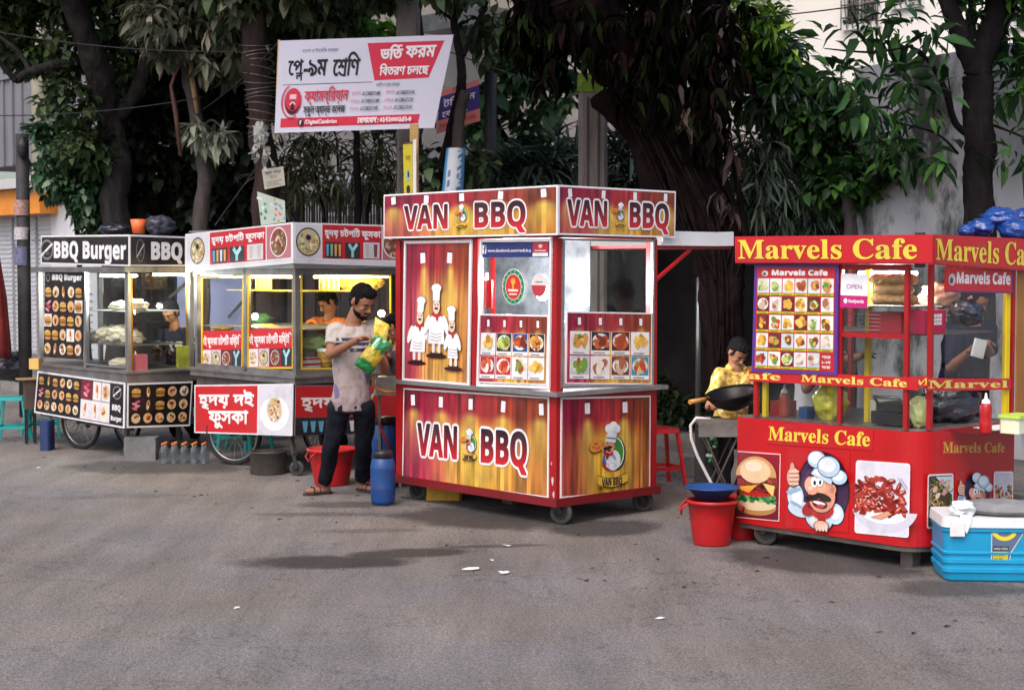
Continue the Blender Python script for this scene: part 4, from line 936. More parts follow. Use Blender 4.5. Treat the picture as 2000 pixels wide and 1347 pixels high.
# counter ledges
c = MB(); c.box(-.045, Lv + .065, -.05, Lu + .01, zc - .018, zc + .01, .0); c.build('counter', M['alu'], RT)
MB().box(.01, .02, midy + .032, Lu - pw - .002, zc + .012, zt - .002).build('wall_panel', M['darkred'], RT)
MB().box(.08, Lv - .07, Lu - .03, Lu - .02, zc + .012, zt - .004).build('end_panel', M['darkmetal'], RT); MB().box(Lv - .045, Lv - .035, .62, Lu - .06, zc + .012, zt - .004).build('back_panel', mat('pale_steel', (.16, .18, .20), .3, metal=.6, var=.6, vscale=5, dirt=.5, dirtcol=(.02, .02, .025)), RT)
MB().box(.06, Lv - .25, .30, Lu - .1, 1.32, 1.335).build('shelf', M['steel'], RT)
# sign boards round the top
g = MB()
def header(face, pts, d, lamps, name, tx, tw):
    a, q = art_on(V, face, pts, d, name, RT, '#f6f3f6')
    W, H = a.W, a.H; b = .012
    lx = [(v * (W)) for v in lamps]
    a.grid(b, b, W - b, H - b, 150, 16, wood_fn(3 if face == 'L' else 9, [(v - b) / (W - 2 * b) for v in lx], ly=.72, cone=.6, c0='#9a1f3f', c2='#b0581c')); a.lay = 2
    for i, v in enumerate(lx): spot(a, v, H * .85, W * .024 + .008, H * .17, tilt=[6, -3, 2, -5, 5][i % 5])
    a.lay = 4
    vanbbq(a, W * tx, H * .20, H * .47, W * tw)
    return a.build(q, name, RT)
header('L', [(749.4, 380.5), (1089, 361), (1088.5, 459), (749, 466)], .05, (.065, .27, .48, .70, .93), 'sign_board', .135, .70)
header('R', [(1091, 361), (1320, 373.7), (1318.7, 464.7), (1090.5, 458.5)], .05, (.09, .365, .635, .905), 'sign_board', .07, .86)
MB().box(.0, Lv + .06, Lu + .07, Lu + .08, zt + .02, ztop - .01).box(Lv + .055, Lv + .065, -.03, Lu + .07, zt + .02, ztop - .02).build('sign_backing', M['darkred'], RT)
# cooks board
a, q = art_on(V, 'L', [(791, 473), (919, 471), (914, 752), (787, 742)], .004, '', RT)
W, H = a.W, a.H; b = .014; a.base = '#efe9ea'
a.grid(b, b, W - b, H - b, 60, 60, wood_fn(21, (.30, .72), ly=.86, cone=.5, c0='#b03a50', c1='#e0a24a', c2='#c27a3a')); a.lay = 2
spot(a, W * .29, H * .885, W * .075, H * .075, 4); spot(a, W * .70, H * .885, W * .075, H * .075, -3); a.lay = 4
def little_cook(a, x, y, s, fat=1.0, lean=0, sc='#c82a2a'):
    L0 = a.lay; p = lambda dx, dy: (x + (dx + lean * dy * .12) * s, y + dy * s)
    e = lambda dx, dy, rx, ry, c, rot=0: (a.ell(*p(dx, dy), rx * s, ry * s, c, rot=rot, n=14), a.L(.5))
    e(0, -.02, .26, .04, '#3a1418')
    for k in (-1, 1): e(.08 * k, .03, .07, .025, '#2a1414'); a.rect(p(.07 * k, 0)[0] - .035 * s, y + .03 * s, p(.07 * k, 0)[0] + .035 * s, y + .22 * s, '#efe4e0'); a.L(.3)
    for r_, c_ in ((1.08, '#4a3440'), (1.0, '#f6f4f7')):
        a.ell(*p(0, .42), .17 * fat * s * r_, .25 * s * (1 + (r_ - 1) * .7), c_, n=16); a.L(.5)
        a.poly([p(-.15 * fat * r_, .50), p(.15 * fat * r_, .50), p(.18 * fat * r_, .17), p(-.18 * fat * r_, .17)], c_); a.L(.5)
        a.ell(*p(-.2 * fat, .47), .06 * s * r_, .17 * s, c_, rot=-22, n=10); a.L(.3); a.ell(*p(.2 * fat, .47), .06 * s * r_, .17 * s, c_, rot=22, n=10); a.L(.5)
    for k in range(3): a.line([p(-.13, .24 + .05 * k), p(0, .215 + .05 * k), p(.13, .24 + .05 * k)], .008 * s, '#8a7d8c'); a.L(.2)
    e(0, .64, .12, .05, sc); e(.02, .58, .03, .05, sc)
    e(0, .76, .10, .13, '#4a3038'); e(0, .76, .088, .12, '#f3d3c0'); e(0, .73, .05, .02, '#5a2a20'); e(-.03, .79, .012, .014, '#201014'); e(.04, .79, .012, .014, '#201014')
    for r_, c_ in ((1.1, '#5a4a58'), (1., '#f8f7fa')):
        a.poly([p(-.08 * r_, .85), p(.08 * r_, .85), p(.09 * r_, 1.02), p(-.09 * r_, 1.02)], c_); a.L(.3)
        a.ell(*p(0, 1.05), .12 * s * r_, .07 * s * r_, c_, n=12); a.L(.5)
    a.lay = L0 + 8
little_cook(a, W * .22, H * .14, H * .42, 1.15, .95, '#b8302c'); little_cook(a, W * .53, H * .20, H * .45, 1.15); little_cook(a, W * .80, H * .115, H * .39, .78, -.45, '#a83a2a')
a.build(q, 'cooks_board', RT)
barframe(V.q('L', [(789, 471), (921, 469), (916, 754), (785, 744)], .016), .016, .012, NL).build('board_frame', M['white'], RT)
# left window: frame, pane, blue strip, stickers, menu
wq = [(937, 468), (1077, 466), (1072, 759), (930, 754)]
barframe(V.q('L', wq, .014), .018, .02, NL).build('window_frame', M['white'], RT)
pane(V, V.q('L', [(939, 500), (1075, 500), (1073, 615), (935, 612)], -.012), NL, RT)
a, q = art_on(V, 'L', [(941, 473), (1073, 472), (1072, 502), (940, 503)], .0, '', RT, '#26326e'); W, H = a.W, a.H
a.rect(0, 0, W, H, '#2b3475'); a.L(); a.rect(W * .02, H * .25, W * .075, H * .8, '#f4f4fa'); a.L(); a.text('f', W * .035, H * .28, H * .42, '#2b3475', bold=.001, font='sans'); a.rect(W * .77, H * .30, W * .99, H * .97, '#c02a3a'); a.rect(W * .77, H * .05, W * .99, H * .28, '#f2eef0'); a.L()
a.text('www.facebook.com/vanb.b.q', W * .10, H * .36, H * .2, '#f0f0fa', w=W * .64, bold=.0006); a.ell(W * .88, H * .72, W * .03, H * .12, '#f2c8c8'); a.rect(W * .8, H * .38, W * .96, H * .46, '#f2c8c8')
a.build(q, 'web_strip', RT, thick=.004)
def sticker(px, py, rx, ry, d, name, draw):
    """an oval sticker cut to its outline"""
    c0 = V.L(px, py, d); cx = V.L(px + rx, py, d); w_ = abs(cx.y - c0.y); h_ = abs(V.L(px, py - ry, d).z - c0.z)
    A_ = Art(2 * w_, 2 * h_); draw(A_, w_, h_)
    V_ = [Vector((-d - .001 * 1 - l * LSTEP, c0.y - (x - w_), c0.z + (y - h_))) for x, y, l in A_.v]
    return link_mesh(name, V_, A_.f, M['print'], RT, cols=A_.c)
def draw1(A_, w, h):
    A_.ell(w, h, w, h, '#e8efe6', n=30).L(); A_.ell(w, h, w * .95, h * .96, '#23825a', n=30).L(); A_.ell(w, h, w * .72, h * .74, '#f0ece4', n=30).L(); A_.ell(w, h, w * .68, h * .7, '#d5342a', n=30).L()
    A_.ell(w, h * 1.3, w * .2, h * .18, '#f0b23a').L(); A_.rect(w * .93, h * .85, w * 1.07, h * 1.15, '#f0b23a').L(); A_.rect(w * .55, h * .74, w * 1.45, h * .86, '#f6e8e0'); A_.rect(w * .65, h * .55, w * 1.35, h * .63, '#f6e8e0').L()
    for k in range(14):
        t = R(k * 360 / 14); A_.ell(w + math.cos(t) * w * .83, h + math.sin(t) * h * .85, w * .05, h * .035, '#d8ecd8', n=6)
sticker(1003, 560, 22, 35, .0, 'oval_sticker', draw1)
def draw2(A_, w, h):
    A_.ell(w, h, w, h, '#e4dcdc', n=24).L(); A_.ell(w, h, w, h, '#c03a44', n=12, a0=180, a1=360).L(); A_.rect(w * .5, h * 1.25, w * 1.5, h * 1.33, '#a06068')
sticker(1053, 557, 15, 23, .0, 'round_sticker', draw2)
def menu(face, pts, d, lampn, name, cols, rows, kinds, seed):
    a, q = art_on(V, face, pts, d, '', RT); W, H = a.W, a.H; a.base = '#f3f0f2'; b = .009
    a.grid(b, b, W - b, H - b, 60, 40, wood_fn(seed, [(k + .5) / lampn for k in range(lampn)], ly=.80, cone=.12, c0='#a83048', c2='#c0782c')); a.lay = 2
    for k in range(lampn): spot(a, W * (k + .5) / lampn * (.96) + W * .02, H * .87, W * .035, H * .10, 3)
    a.lay = 4; x0, x1, y0, y1 = W * .03, W * .97, H * .06, H * .74; cw = (x1 - x0) / cols; ch = (y1 - y0) / rows
    for r_ in range(rows):
        for c_ in range(cols):
            x, y = x0 + c_ * cw, y1 - (r_ + 1) * ch
            a.lay = 4; a.rect(x + cw * .03, y + ch * .03, x + cw * .97, y + ch * .97, '#f5f2f4'); a.lay = 5
            k, bgc = kinds[r_ * cols + c_]
            food(a, x + cw * .06, y + ch * .20, cw * .88, ch * .76, k, bg=bgc, n=16)
            a.lay = 9; a.rect(x + cw * .15, y + ch * .085, x + cw * .7, y + ch * .12, '#7a6a74')
    a.lay = 4
    return a.build(q, name, RT)
menu('L', [(937, 613), (1071, 616), (1068, 752), (932, 747)], .004, 4, 'menu_board', 4, 2, [('fries', '#eef0f0'), ('salad', '#2a2a30'), ('chicken', '#2b4f9a'), ('dark', None), ('red', '#b81f3a'), ('red', '#c22a3a'), ('salad', '#eef2f2'), ('fries', '#f2f2f4')], 40)
# right-hand window with its menu
barframe(V.q('R', [(1100, 465), (1279, 468), (1277, 755), (1097, 758)], .012), .018, .02, NR).build('window_frame', M['alu'], RT)
pane(V, V.q('R', [(1103, 468), (1277, 470), (1276, 610), (1102, 610)], -.012), NR, RT)
menu('R', [(1107, 608), (1273.5, 611), (1272.5, 751), (1105, 749)], .006, 4, 'menu_board', 4, 2, [('burger', '#f2eee8'), ('chicken', '#2a2420'), ('chicken', '#5c2418'), ('fries', '#f4f2f0'), ('salad', '#c8d0dc'), ('cream', '#f0e8e6'), ('cream', '#7a3a28'), ('noodle', '#2f9ac0')], 60)
# lower boards
a, q = art_on(V, 'L', [(788, 757), (1072, 775.5), (1070.6, 972.4), (785.4, 935)], .006, '', RT, '#f5f1f3'); W, H = a.W, a.H; b = .012
lx = (.075, .28, .49, .71, .955)
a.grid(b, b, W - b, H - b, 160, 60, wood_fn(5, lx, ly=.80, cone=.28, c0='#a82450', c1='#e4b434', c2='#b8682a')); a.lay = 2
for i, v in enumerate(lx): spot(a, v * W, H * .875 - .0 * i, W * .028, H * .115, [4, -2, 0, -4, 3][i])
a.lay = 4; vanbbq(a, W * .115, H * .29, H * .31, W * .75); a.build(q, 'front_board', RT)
a, q = art_on(V, 'R', [(1096, 776), (1271, 772), (1269.8, 958.6), (1094.7, 972.5)], .006, '', RT, '#f5f1f3'); W, H = a.W, a.H
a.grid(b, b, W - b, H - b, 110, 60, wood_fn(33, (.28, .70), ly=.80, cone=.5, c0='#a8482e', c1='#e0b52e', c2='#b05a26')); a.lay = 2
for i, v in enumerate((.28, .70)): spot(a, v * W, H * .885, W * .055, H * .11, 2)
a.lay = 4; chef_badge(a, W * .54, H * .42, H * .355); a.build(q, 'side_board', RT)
rv = MB()
for x, y, nx, ny in ((-.001, .035, 1, 0), (.045, -.001, 0, 1), (Lv - .02, -.001, 0, 1), (-.001, Lu - .02, 1, 0)):
    for k in range(19): rv.ball((x, y, zc + .05 + k * .051), .0045 if not nx else .003, .0045 if nx else .003, .0045, 6, 4)
rv.build('rivets', M['darkred'], RT)
# casters
for x, y, r_, yw in ((.07, .06, .076, -60), (.10, Lu - .10, .072, -70), (Lv - .10, .07, .074, -30), (Lv - .1, Lu - .1, .074, 20)):
    caster(V, x, y, r_, RT, top=zb - .012, yawdeg=yw)
MB().box(.3, .42, Lu * .45, Lu * .45 + .10, .03, zb - .012).build('axle_block', M['dirty_steel'], RT)
# back flap propped open as a shade
p0 = Vector((Lv + .02, .0, 1.87)); fx = V.hit(1423, 455, 'y', .05).x
MB().box(Lv + .01, fx, .02, Lu - .1, 1.845, 1.865).build('awning', M['darkred'], RT)
MB().box(fx - .02, fx - .002, .0, Lu - .1, 1.868, 1.97).box(Lv + .06, fx - .02, .0, .016, 1.868, 1.965).build('awning_edge', M['white'], RT)
s_ = MB(); s_.beam((Lv - .02, .03, 1.6), (Lv + .42, .06, 1.84), .02); s_.beam((Lv - .02, Lu - .2, 1.6), (Lv + .42, Lu - .2, 1.84), .02); s_.build_each('awning_brace', M['red'], RT)
# lamps inside
for px, py, yy in ((950, 565, .35), (1060, 570, .35)):
    p = V.hit(px, py, 'x', .38)
    MB().ball(p, .05, .05, .062).build('bulb', lamp_mat('bulb_glow', (1, .98, .93), 30), RT)
    MB().tube([p + Vector((0, 0, .05)), p + Vector((0, 0, .12))], .014, 8).build('lamp_holder', M['white'], RT)
for yy in (.35, .95):
    l = bpy.data.lights.new('bulb_light', 'POINT'); l.energy = 36; l.shadow_soft_size = .06; l.color = (.93, .97, 1)
    lo = bpy.data.objects.new('bulb_light', l); COL.objects.link(lo); lo.parent = RT; lo.location = (.45, yy, 1.6)
MB().box(.2, .62, .45, .95, zc + .01, zc + .30).build('cabinet_box', M['steel'], RT)
MB().box(.30, .315, .98, 1.08, 1.42, 1.62).build('red_notice', M['redpl'], RT)
for k, (px, py, s_) in enumerate(((1079, 938, 1.0), (1081, 965, .8), (1077, 905, .4))):
    c = V.L(px, py, .002); MB().add([Vector((c.x, c.y + .011 * s_ * math.cos(t), c.z + .028 * s_ * math.sin(t) * (1 + .4 * math.sin(3 * t + k)))) for t in [j * .7 for j in range(9)]], [tuple(range(9))]).build('peeled_patch', mat('bare_primer', (.5, .48, .47), .8), RT)

# ================================================================== 2. yellow-lettered red cart on the right
C = Stall(1800, 9.0, 'kiosk', 'red food stall with large yellow lettering and a rounded corner, rightmost in the row', 'food kiosk', 'food carts standing in a row along the road')
RC = C.root
Lu = C.L(1440, 900).y; Lv = C.Rt(1982, 800).x
zb = C.L(1795, 1072).z; zc = C.L(1795, 845).z; ys0 = C.L(1440, 462, .05)
z_h0 = C.L(1800, 516).z; z_h1 = C.L(1800, 460).z
# base with rounded corner
rad = .16
def cprof(o=0.0, n=8):
    P = [(Lv + o, -o), (Lv + o, Lu + o), (-o, Lu + o)]
    for k in range(n + 1):
        t = R(180 + 90 * k / n); P.append((rad + (rad + o) * math.cos(t), rad + (rad + o) * math.sin(t)))
    return P
MB().prism(cprof(), zb, zc, smooth=False).build('base_cabinet', mat('glossy_red_board', lin('#b9141b'), .33, var=.1, vscale=3, dirt=.3, dirtcol=(.12, .02, .02)), RC)
MB().prism(cprof(-.02), zc + .001, zc + .012).build('counter', M['steel'], RC)
MB().prism(cprof(-.01), zb - .03, zb - .002).build('plinth', M['dirty_steel'], RC)
# printed pictures on the base
def cart_art(face, pts, d, name, draw, base='#c4151d', parent=RC, st=C, thick=.003, **k):
    q = st.q(face, pts, d); W, H = quad_size(q); a = Art(W, H, base); draw(a, W, H); return a.build(q, name, parent, thick=thick, **k)
YL = '#f2d64a'
cart_art('L', [(1500, 826), (1706, 838), (1704, 880), (1498, 866)], .004, 'cart_name', lambda a, W, H: a.text('Marvels Cafe', 0.01, H * .2, H * .62, YL, w=W * .96, bold=.0012, font='serif'))
def d_burger(a, W, H):
    a.rect(0, 0, W, H, '#f0c8c4').L(); a.grid(W * .0, H * .015, W * .98, H * .985, 10, 10, lambda u, v: (.45 + .12 * v, .08, .16)); a.lay = 2
    a.ell(W * .46, H * .19, W * .47, H * .13, '#b8874e', n=24).L(); a.ell(W * .46, H * .23, W * .46, H * .10, '#e6cfa8', n=24).L()
    for i in range(60): a.ell(W * random.uniform(.04, .9), H * random.uniform(.27, .36), W * .06, H * .028, random.choice(['#2d7a4a', '#3f9a58', '#8fc46a', '#1f5a3a']), rot=random.uniform(-40, 40), n=7, lay=a.lay + (i % 6) * .3)
    a.L(2); a.ell(W * .46, H * .39, W * .40, H * .05, '#b8241f', n=16).L()
    for i in range(70): a.ell(W * random.uniform(.06, .9), H * random.uniform(.42, .62), W * .075, H * .035, random.choice(['#5a1a1a', '#7a2a22', '#3a0f14', '#8a3428', '#a04a34']), rot=random.uniform(-30, 30), n=7, lay=a.lay + (i % 6) * .3)
    a.L(2); a.poly([(W * .05, H * .47), (W * .5, H * .52), (W * .3, H * .39), (W * .12, H * .42)], '#eaa03e').L(); a.poly([(W * .62, H * .55), (W * .9, H * .52), (W * .86, H * .36), (W * .74, H * .44)], '#f2c878').L()
    a.ell(W * .46, H * .64, W * .47, H * .30, '#d09a62', n=24, a0=0, a1=180).L(); a.ell(W * .44, H * .72, W * .36, H * .18, '#e8c49a', n=20).L(); a.ell(W * .40, H * .79, W * .2, H * .08, '#f3ddbf', n=14).L()
cart_art('L', [(1441, 880), (1525, 886), (1522, 1018), (1438, 1010)], .004, 'burger_picture', d_burger)
def d_chef(a, W, H):
    e = lambda x, y, rx, ry, c, rot=0, n=22: (a.ell(W * x, H * y, W * rx, H * ry, c, rot=rot, n=n), a.L(.6))
    e(.60, .50, .41, .47, '#1f1526', 0, 34); e(.60, .50, .385, .445, '#40264a', 0, 34); e(.50, .42, .22, .34, '#55335f', 15)
    for r_, c_ in ((1.09, '#23304a'), (1, '#cfe2f2')):        # sleeves and torso
        e(.17, .40, .13 * r_, .16 * r_, c_, 8); e(.25, .25, .20 * r_, .10 * r_, c_, -8); e(.55, .14, .21 * r_, .13 * r_, c_, -10); e(.80, .22, .13 * r_, .13 * r_, c_, 25)
    e(.20, .38, .08, .12, '#eef6fc', 10); e(.54, .14, .14, .09, '#f2f8fc'); e(.80, .23, .08, .08, '#eef6fc')
    e(.14, .47, .12, .03, '#9db8d4', 14); e(.2, .30, .12, .02, '#9db8d4', -20)
    for r_, c_ in ((1.08, '#4a1a20'), (1, '#e8a890')):        # fist
        e(.135, .64, .10 * r_, .12 * r_, c_); e(.12, .76, .035 * r_, .06 * r_, c_)
    for k in range(4): e(.15, .56 + .05 * k, .085, .023, '#f4c8b0', 4); e(.15, .535 + .05 * k, .08, .005, '#9a4a40', 4)
    e(.45, .28, .17, .09, '#b01a20', 25); e(.62, .25, .17, .10, '#c8242a', 10); e(.60, .16, .06, .12, '#b51c22', 12); e(.44, .3, .06, .03, '#7a1014')
    for r_, c_ in ((1.06, '#5a2020'), (1, '#e9a184')): e(.60, .43, .21 * r_, .20 * r_, c_, -15)
    e(.50, .55, .17, .13, '#f0b698', -10); e(.77, .52, .055, .065, '#e09a7c'); e(.77, .52, .03, .04, '#c07a60')
    e(.60, .29, .13, .06, '#e9a184'); e(.58, .33, .12, .055, '#5a1016', -8); e(.57, .345, .10, .02, '#f6f2ee', -8); e(.59, .31, .06, .02, '#d8424a')
    e(.46, .41, .12, .045, '#2a1418', 12); e(.63, .42, .13, .045, '#2a1418', -14); e(.46, .50, .085, .06, '#f2a78c'); e(.43, .52, .04, .025, '#fad0bc')
    e(.49, .60, .055, .065, '#f8fafc'); e(.58, .61, .05, .06, '#f8fafc'); e(.50, .59, .02, .028, '#14202a'); e(.585, .60, .018, .026, '#14202a'); e(.48, .69, .08, .015, '#33181a', 10); e(.61, .69, .06, .015, '#33181a', -10)
    a.poly([(W * .44, H * .70), (W * .76, H * .58), (W * .80, H * .74), (W * .54, H * .82)], '#c9dcee'); a.L(.6); a.poly([(W * .48, H * .71), (W * .70, H * .64), (W * .74, H * .76), (W * .56, H * .80)], '#edf5fb'); a.L(.6)
    for x, y, r_ in ((.53, .88, .14), (.88, .68, .12), (.72, .80, .17)):
        e(x, y, r_ * 1.06, r_ * .80, '#2f4058'); e(x, y, r_, r_ * .74, '#bcd3e8'); e(x - .02, y + .02, r_ * .75, r_ * .52, '#eaf3fa')
    for r_, c_ in ((1.1, '#4a1a20'), (1, '#eeb49c')): e(.62, .07, .11 * r_, .06 * r_, c_)
    for k in range(4): e(.55 + .05 * k, .05, .022, .05, '#f6ccb8', 8); 
cart_art('L', [(1535, 873), (1660, 881), (1657, 1040), (1533, 1030)], .004, 'cook_picture', lambda a, W, H: d_chef(a, W, H))
def rounded(a, W, H, bgc): a.rrect(0, 0, W, H, .018, '#f6f2f6').L()
def d_pasta(a, W, H):
    rounded(a, W, H, 0); a.rrect(W * .02, H * .02, W * .98, H * .98, .015, '#e6e2ef').L(); a.ell(W * .55, H * .38, W * .6, H * .34, '#d8d6e6', n=26, a0=190, a1=352).L(); a.ell(W * .55, H * .30, W * .42, H * .14, '#fafafd', n=20).L()
    for i in range(95):
        t = random.random(); x = random.uniform(.03, .93); hh = .80 - .9 * (x - .45) ** 2; y = random.uniform(.30, max(.34, hh)); r_ = random.uniform(-70, 70)
        a.ell(W * x, H * y, W * .085, H * .034, random.choice(['#7a1a18', '#a02a22', '#c24432', '#b23a2c', '#8c201c']), rot=r_, n=9, lay=a.lay + (i % 8) * .6)
        if i % 2: a.ell(W * x, H * y + H * .01, W * .05, H * .010, random.choice(['#e2806a', '#eda08a', '#f0b8a0']), rot=r_, n=7, lay=a.lay + (i % 8) * .6 + .3)
        if i % 9 == 0: a.ell(W * x + W * .04, H * y, W * .02, H * .02, '#4a0f10', n=7, lay=a.lay + (i % 8) * .6 + .4)
    a.L(6); a.poly([(W * .3, H * .24), (W * .62, H * .34), (W * .7, H * .30), (W * .5, H * .22)], '#e0a080').L()
    a.line([(W * .80, H * .80), (W * .95, H * .62)], W * .012, '#8a9ab8'); a.line([(W * .85, H * .80), (W * .97, H * .66)], W * .012, '#8a9ab8').L()
cart_art('L', [(1672, 898), (1778, 905), (1775, 1050), (1669, 1040)], .004, 'pasta_picture', d_pasta)
# right face pictures; the first sits where the corner turns
def d_noodle(a, W, H):
    rounded(a, W, H, 0); a.rrect(W * .04, H * .03, W * .96, H * .97, .012, '#4a3a22').L(); a.poly([(W * .3, H * .95), (W * .95, H * .95), (W * .95, H * .6)], '#cfe0ec').L()
    for i in range(90):
        x, y = random.uniform(.08, .9), random.uniform(.06, .85); P = []
        t0 = random.uniform(0, 6); rr = random.uniform(.05, .14)
        for k in range(6): P.append((W * min(.95, max(.05, x + rr * math.cos(t0 + k * .5))), H * min(.96, max(.04, y + rr * .7 * math.sin(t0 + k * .5)))))
        a.line(P, W * .022, random.choice(['#c8a868', '#a88848', '#8a6a34', '#d8c08a', '#6a5028']), lay=a.lay + (i % 9) * .5)
    a.L(5)
    for x, y, c_ in ((.25, .72, '#e8c8b8'), (.62, .66, '#d8a0a0'), (.36, .60, '#f0d8c0'), (.72, .82, '#e8b8a8'), (.5, .84, '#d89aa8')): a.ell(W * x, H * y, W * .10, H * .05, c_, rot=30, n=10); a.L(.3)
    for x, y, r_ in ((.45, .74, 60), (.4, .12, 10), (.85, .5, 70), (.2, .88, -30)): a.ell(W * x, H * y, W * .13, H * .02, '#2f7a3a', rot=r_, n=10); a.L(.3)
cart_art('R', [(1812, 926), (1862, 924), (1861, 1028), (1810, 1032)], .004, 'noodle_picture', d_noodle)
cart_art('R', [(1840, 858), (1967, 860), (1966, 888), (1840, 890)], .004, 'cart_name', lambda a, W, H: a.text('Marvels Cafe', 0.01, H * .2, H * .62, '#d8b04a', w=W * .95, bold=.001, font='serif'))
cart_art('R', [(1866, 920), (1932, 920), (1931, 1015), (1866, 1017)], .004, 'cook_picture', lambda a, W, H: d_chef(a, W, H))
def d_beans(a, W, H):
    rounded(a, W, H, 0); a.rrect(W * .04, H * .03, W * .96, H * .97, .012, '#d8d4de').L()
    for i in range(90): a.ell(W * random.uniform(.1, .92), H * random.uniform(.08, .72), W * .07, H * .03, random.choice(['#b0562a', '#d88a4a', '#8a3a1e', '#e8c090', '#5a7a3a']), rot=random.uniform(0, 180), n=7, lay=a.lay + (i % 6) * .4)
cart_art('R', [(1941, 920), (1979, 920), (1978, 1010), (1940, 1012)], .004, 'bean_picture', d_beans)
# posts and rails
pm = MB()
xs = C.Rt(1843, 700).x; yc = C.L(1793, 700).y
pw = .027
def post(x, y, z0=None, z1=None, w=pw): pm.box(x, x + w, y, y + w, zc + .013 if z0 is None else z0, z_h0 - .0 if z1 is None else z1)
ypl = C.L(1472, 700).y
post(.0, ypl - pw); post(.0, rad * .55); post(rad * .62, .0); post(Lv - pw - .01, 0); post(Lv - pw - .01, ypl - pw); 
ym = C.L(1640, 650).y; post(.0, ym - .012, w=.026)
zs1 = C.L(1790, 757).z; zs0 = C.L(1790, 733).z + .0
zband1 = C.L(1475, 723).z; zband0 = C.L(1475, 750).z
zh = C.L(1700, 655).z
pm.box(.0, .02, rad * .55 + pw, ypl - pw, zh - .014, zh + .014)
pm.box(.0, .03, rad * .55 + pw, ypl - pw, z_h0 - .03, z_h0 - .002)
pm.build_each('post', M['red'], RC)
ys = MB(); ys.box(.03, .055, ypl - .075, ypl - .045, zc + .013, z_h0 - .03); ys.box(Lv - .10, Lv - .06, .0 + .003, .03, zc + .013, z_h0 - .03); ys.box(.22, .25, ym - .05, ym - .02, zc + .013, z_h0 - .03); ys.build_each('inner_post', M['yellow'], RC)
MB().prism(cprof(-.03), z_h0 + .001, z_h0 + .012).prism(cprof(-.03), z_h1 - .03, z_h1 - .015).build('roof', M['darkred'], RC)
# top sign boards
def d_head(tx, tw, fs=.66):
    def f(a, W, H):
        a.rect(0, 0, W, H, '#c81c26').L(); a.rect(0, 0, W, H * .05, '#8e1a22').L(); a.text('Marvels Cafe', W * tx, H * .18, H * fs, '#efd54a', w=W * tw, bold=.0016, font='serif', out=.003, outcol='#a8141c')
    return f
cart_art('L', [(1435, 462), (1821, 458), (1821, 515.5), (1436, 514)], .06, 'sign_board', d_head(.02, .91), thick=.014)
xe = C.Rt(2035, 470).x
cart_art('R', [(1825, 458), (2040, 468), (2038, 532), (1825, 517)], .05, 'sign_board', d_head(.01, .92), thick=.014)
MB().box(-.045, -.03, -.04, .02, z_h0 - .02, z_h1 + .015).build('corner_strip', M['darkmetal'], RC)
# mid band of lettering
def d_band(segs):
    def f(a, W, H):
        a.rect(0, 0, W, H, '#c81a24').L()
        for t, x, w_ in segs: a.text(t, W * x, H * .22, H * .58, '#efd96a', w=W * w_, bold=.0012, font='serif')
    return f
cart_art('L', [(1463, 722), (1793, 738), (1793, 762), (1463, 744)], .012, 'name_band', d_band([('afe', .0, .20), ('Marvels Cafe', .33, .61)]), thick=.006)
cart_art('R', [(1812, 738), (1974, 739), (1974, 761), (1812, 763)], .012, 'name_band', d_band([('Marvel', .0, .96)]), thick=.006)
# panes
G = M['dglass']
for f, pts in (('L', [(1474, 745), (1615, 752), (1614, 836), (1473, 822)]), ('L', [(1626, 753), (1775, 762), (1774, 842), (1624, 836)]), ('L', [(1640, 516), (1783, 517), (1782, 735), (1640, 726)]),
               ('R', [(1848, 520), (1974, 524), (1972, 738), (1846, 736)])):
    C_N = NL if f == 'L' else NR
    MB().slab(C.q(f, pts, -.012), C_N, .004).build('window_pane', G, RC)
ca, cb = Vector((.016, rad * .6 + pw / 2, 0)), Vector((rad * .65 + pw / 2, .016, 0))
CN = Vector((-.7, -.7, 0)).normalized()
for z0_, z1_ in ((zc + .015, zs1 - .0), (zs1 + .06, z_h0 - .03)):
    q = [Vector((ca.x, ca.y, z1_)), Vector((cb.x, cb.y, z1_)), Vector((cb.x, cb.y, z0_)), Vector((ca.x, ca.y, z0_))]
    MB().slab(q, CN, .004).build('corner_pane', M['glass'], RC)
def d_cb(a, W, H): a.rect(0, 0, W, H, '#c81a24')
q = [Vector((ca.x - .02, ca.y, zs1 + .06)), Vector((cb.x, cb.y - .02, zs1 + .06)), Vector((cb.x, cb.y - .02, zs1)), Vector((ca.x - .02, ca.y, zs1))]
a = Art(*quad_size(q), '#c81a24'); a.rect(0, 0, a.W, a.H, '#c81a24').L(); a.text('M', a.W * .3, a.H * .2, a.H * .6, '#efd96a', w=a.W * .6, font='serif', bold=.001); a.build(q, 'name_band', RC, thick=.004)
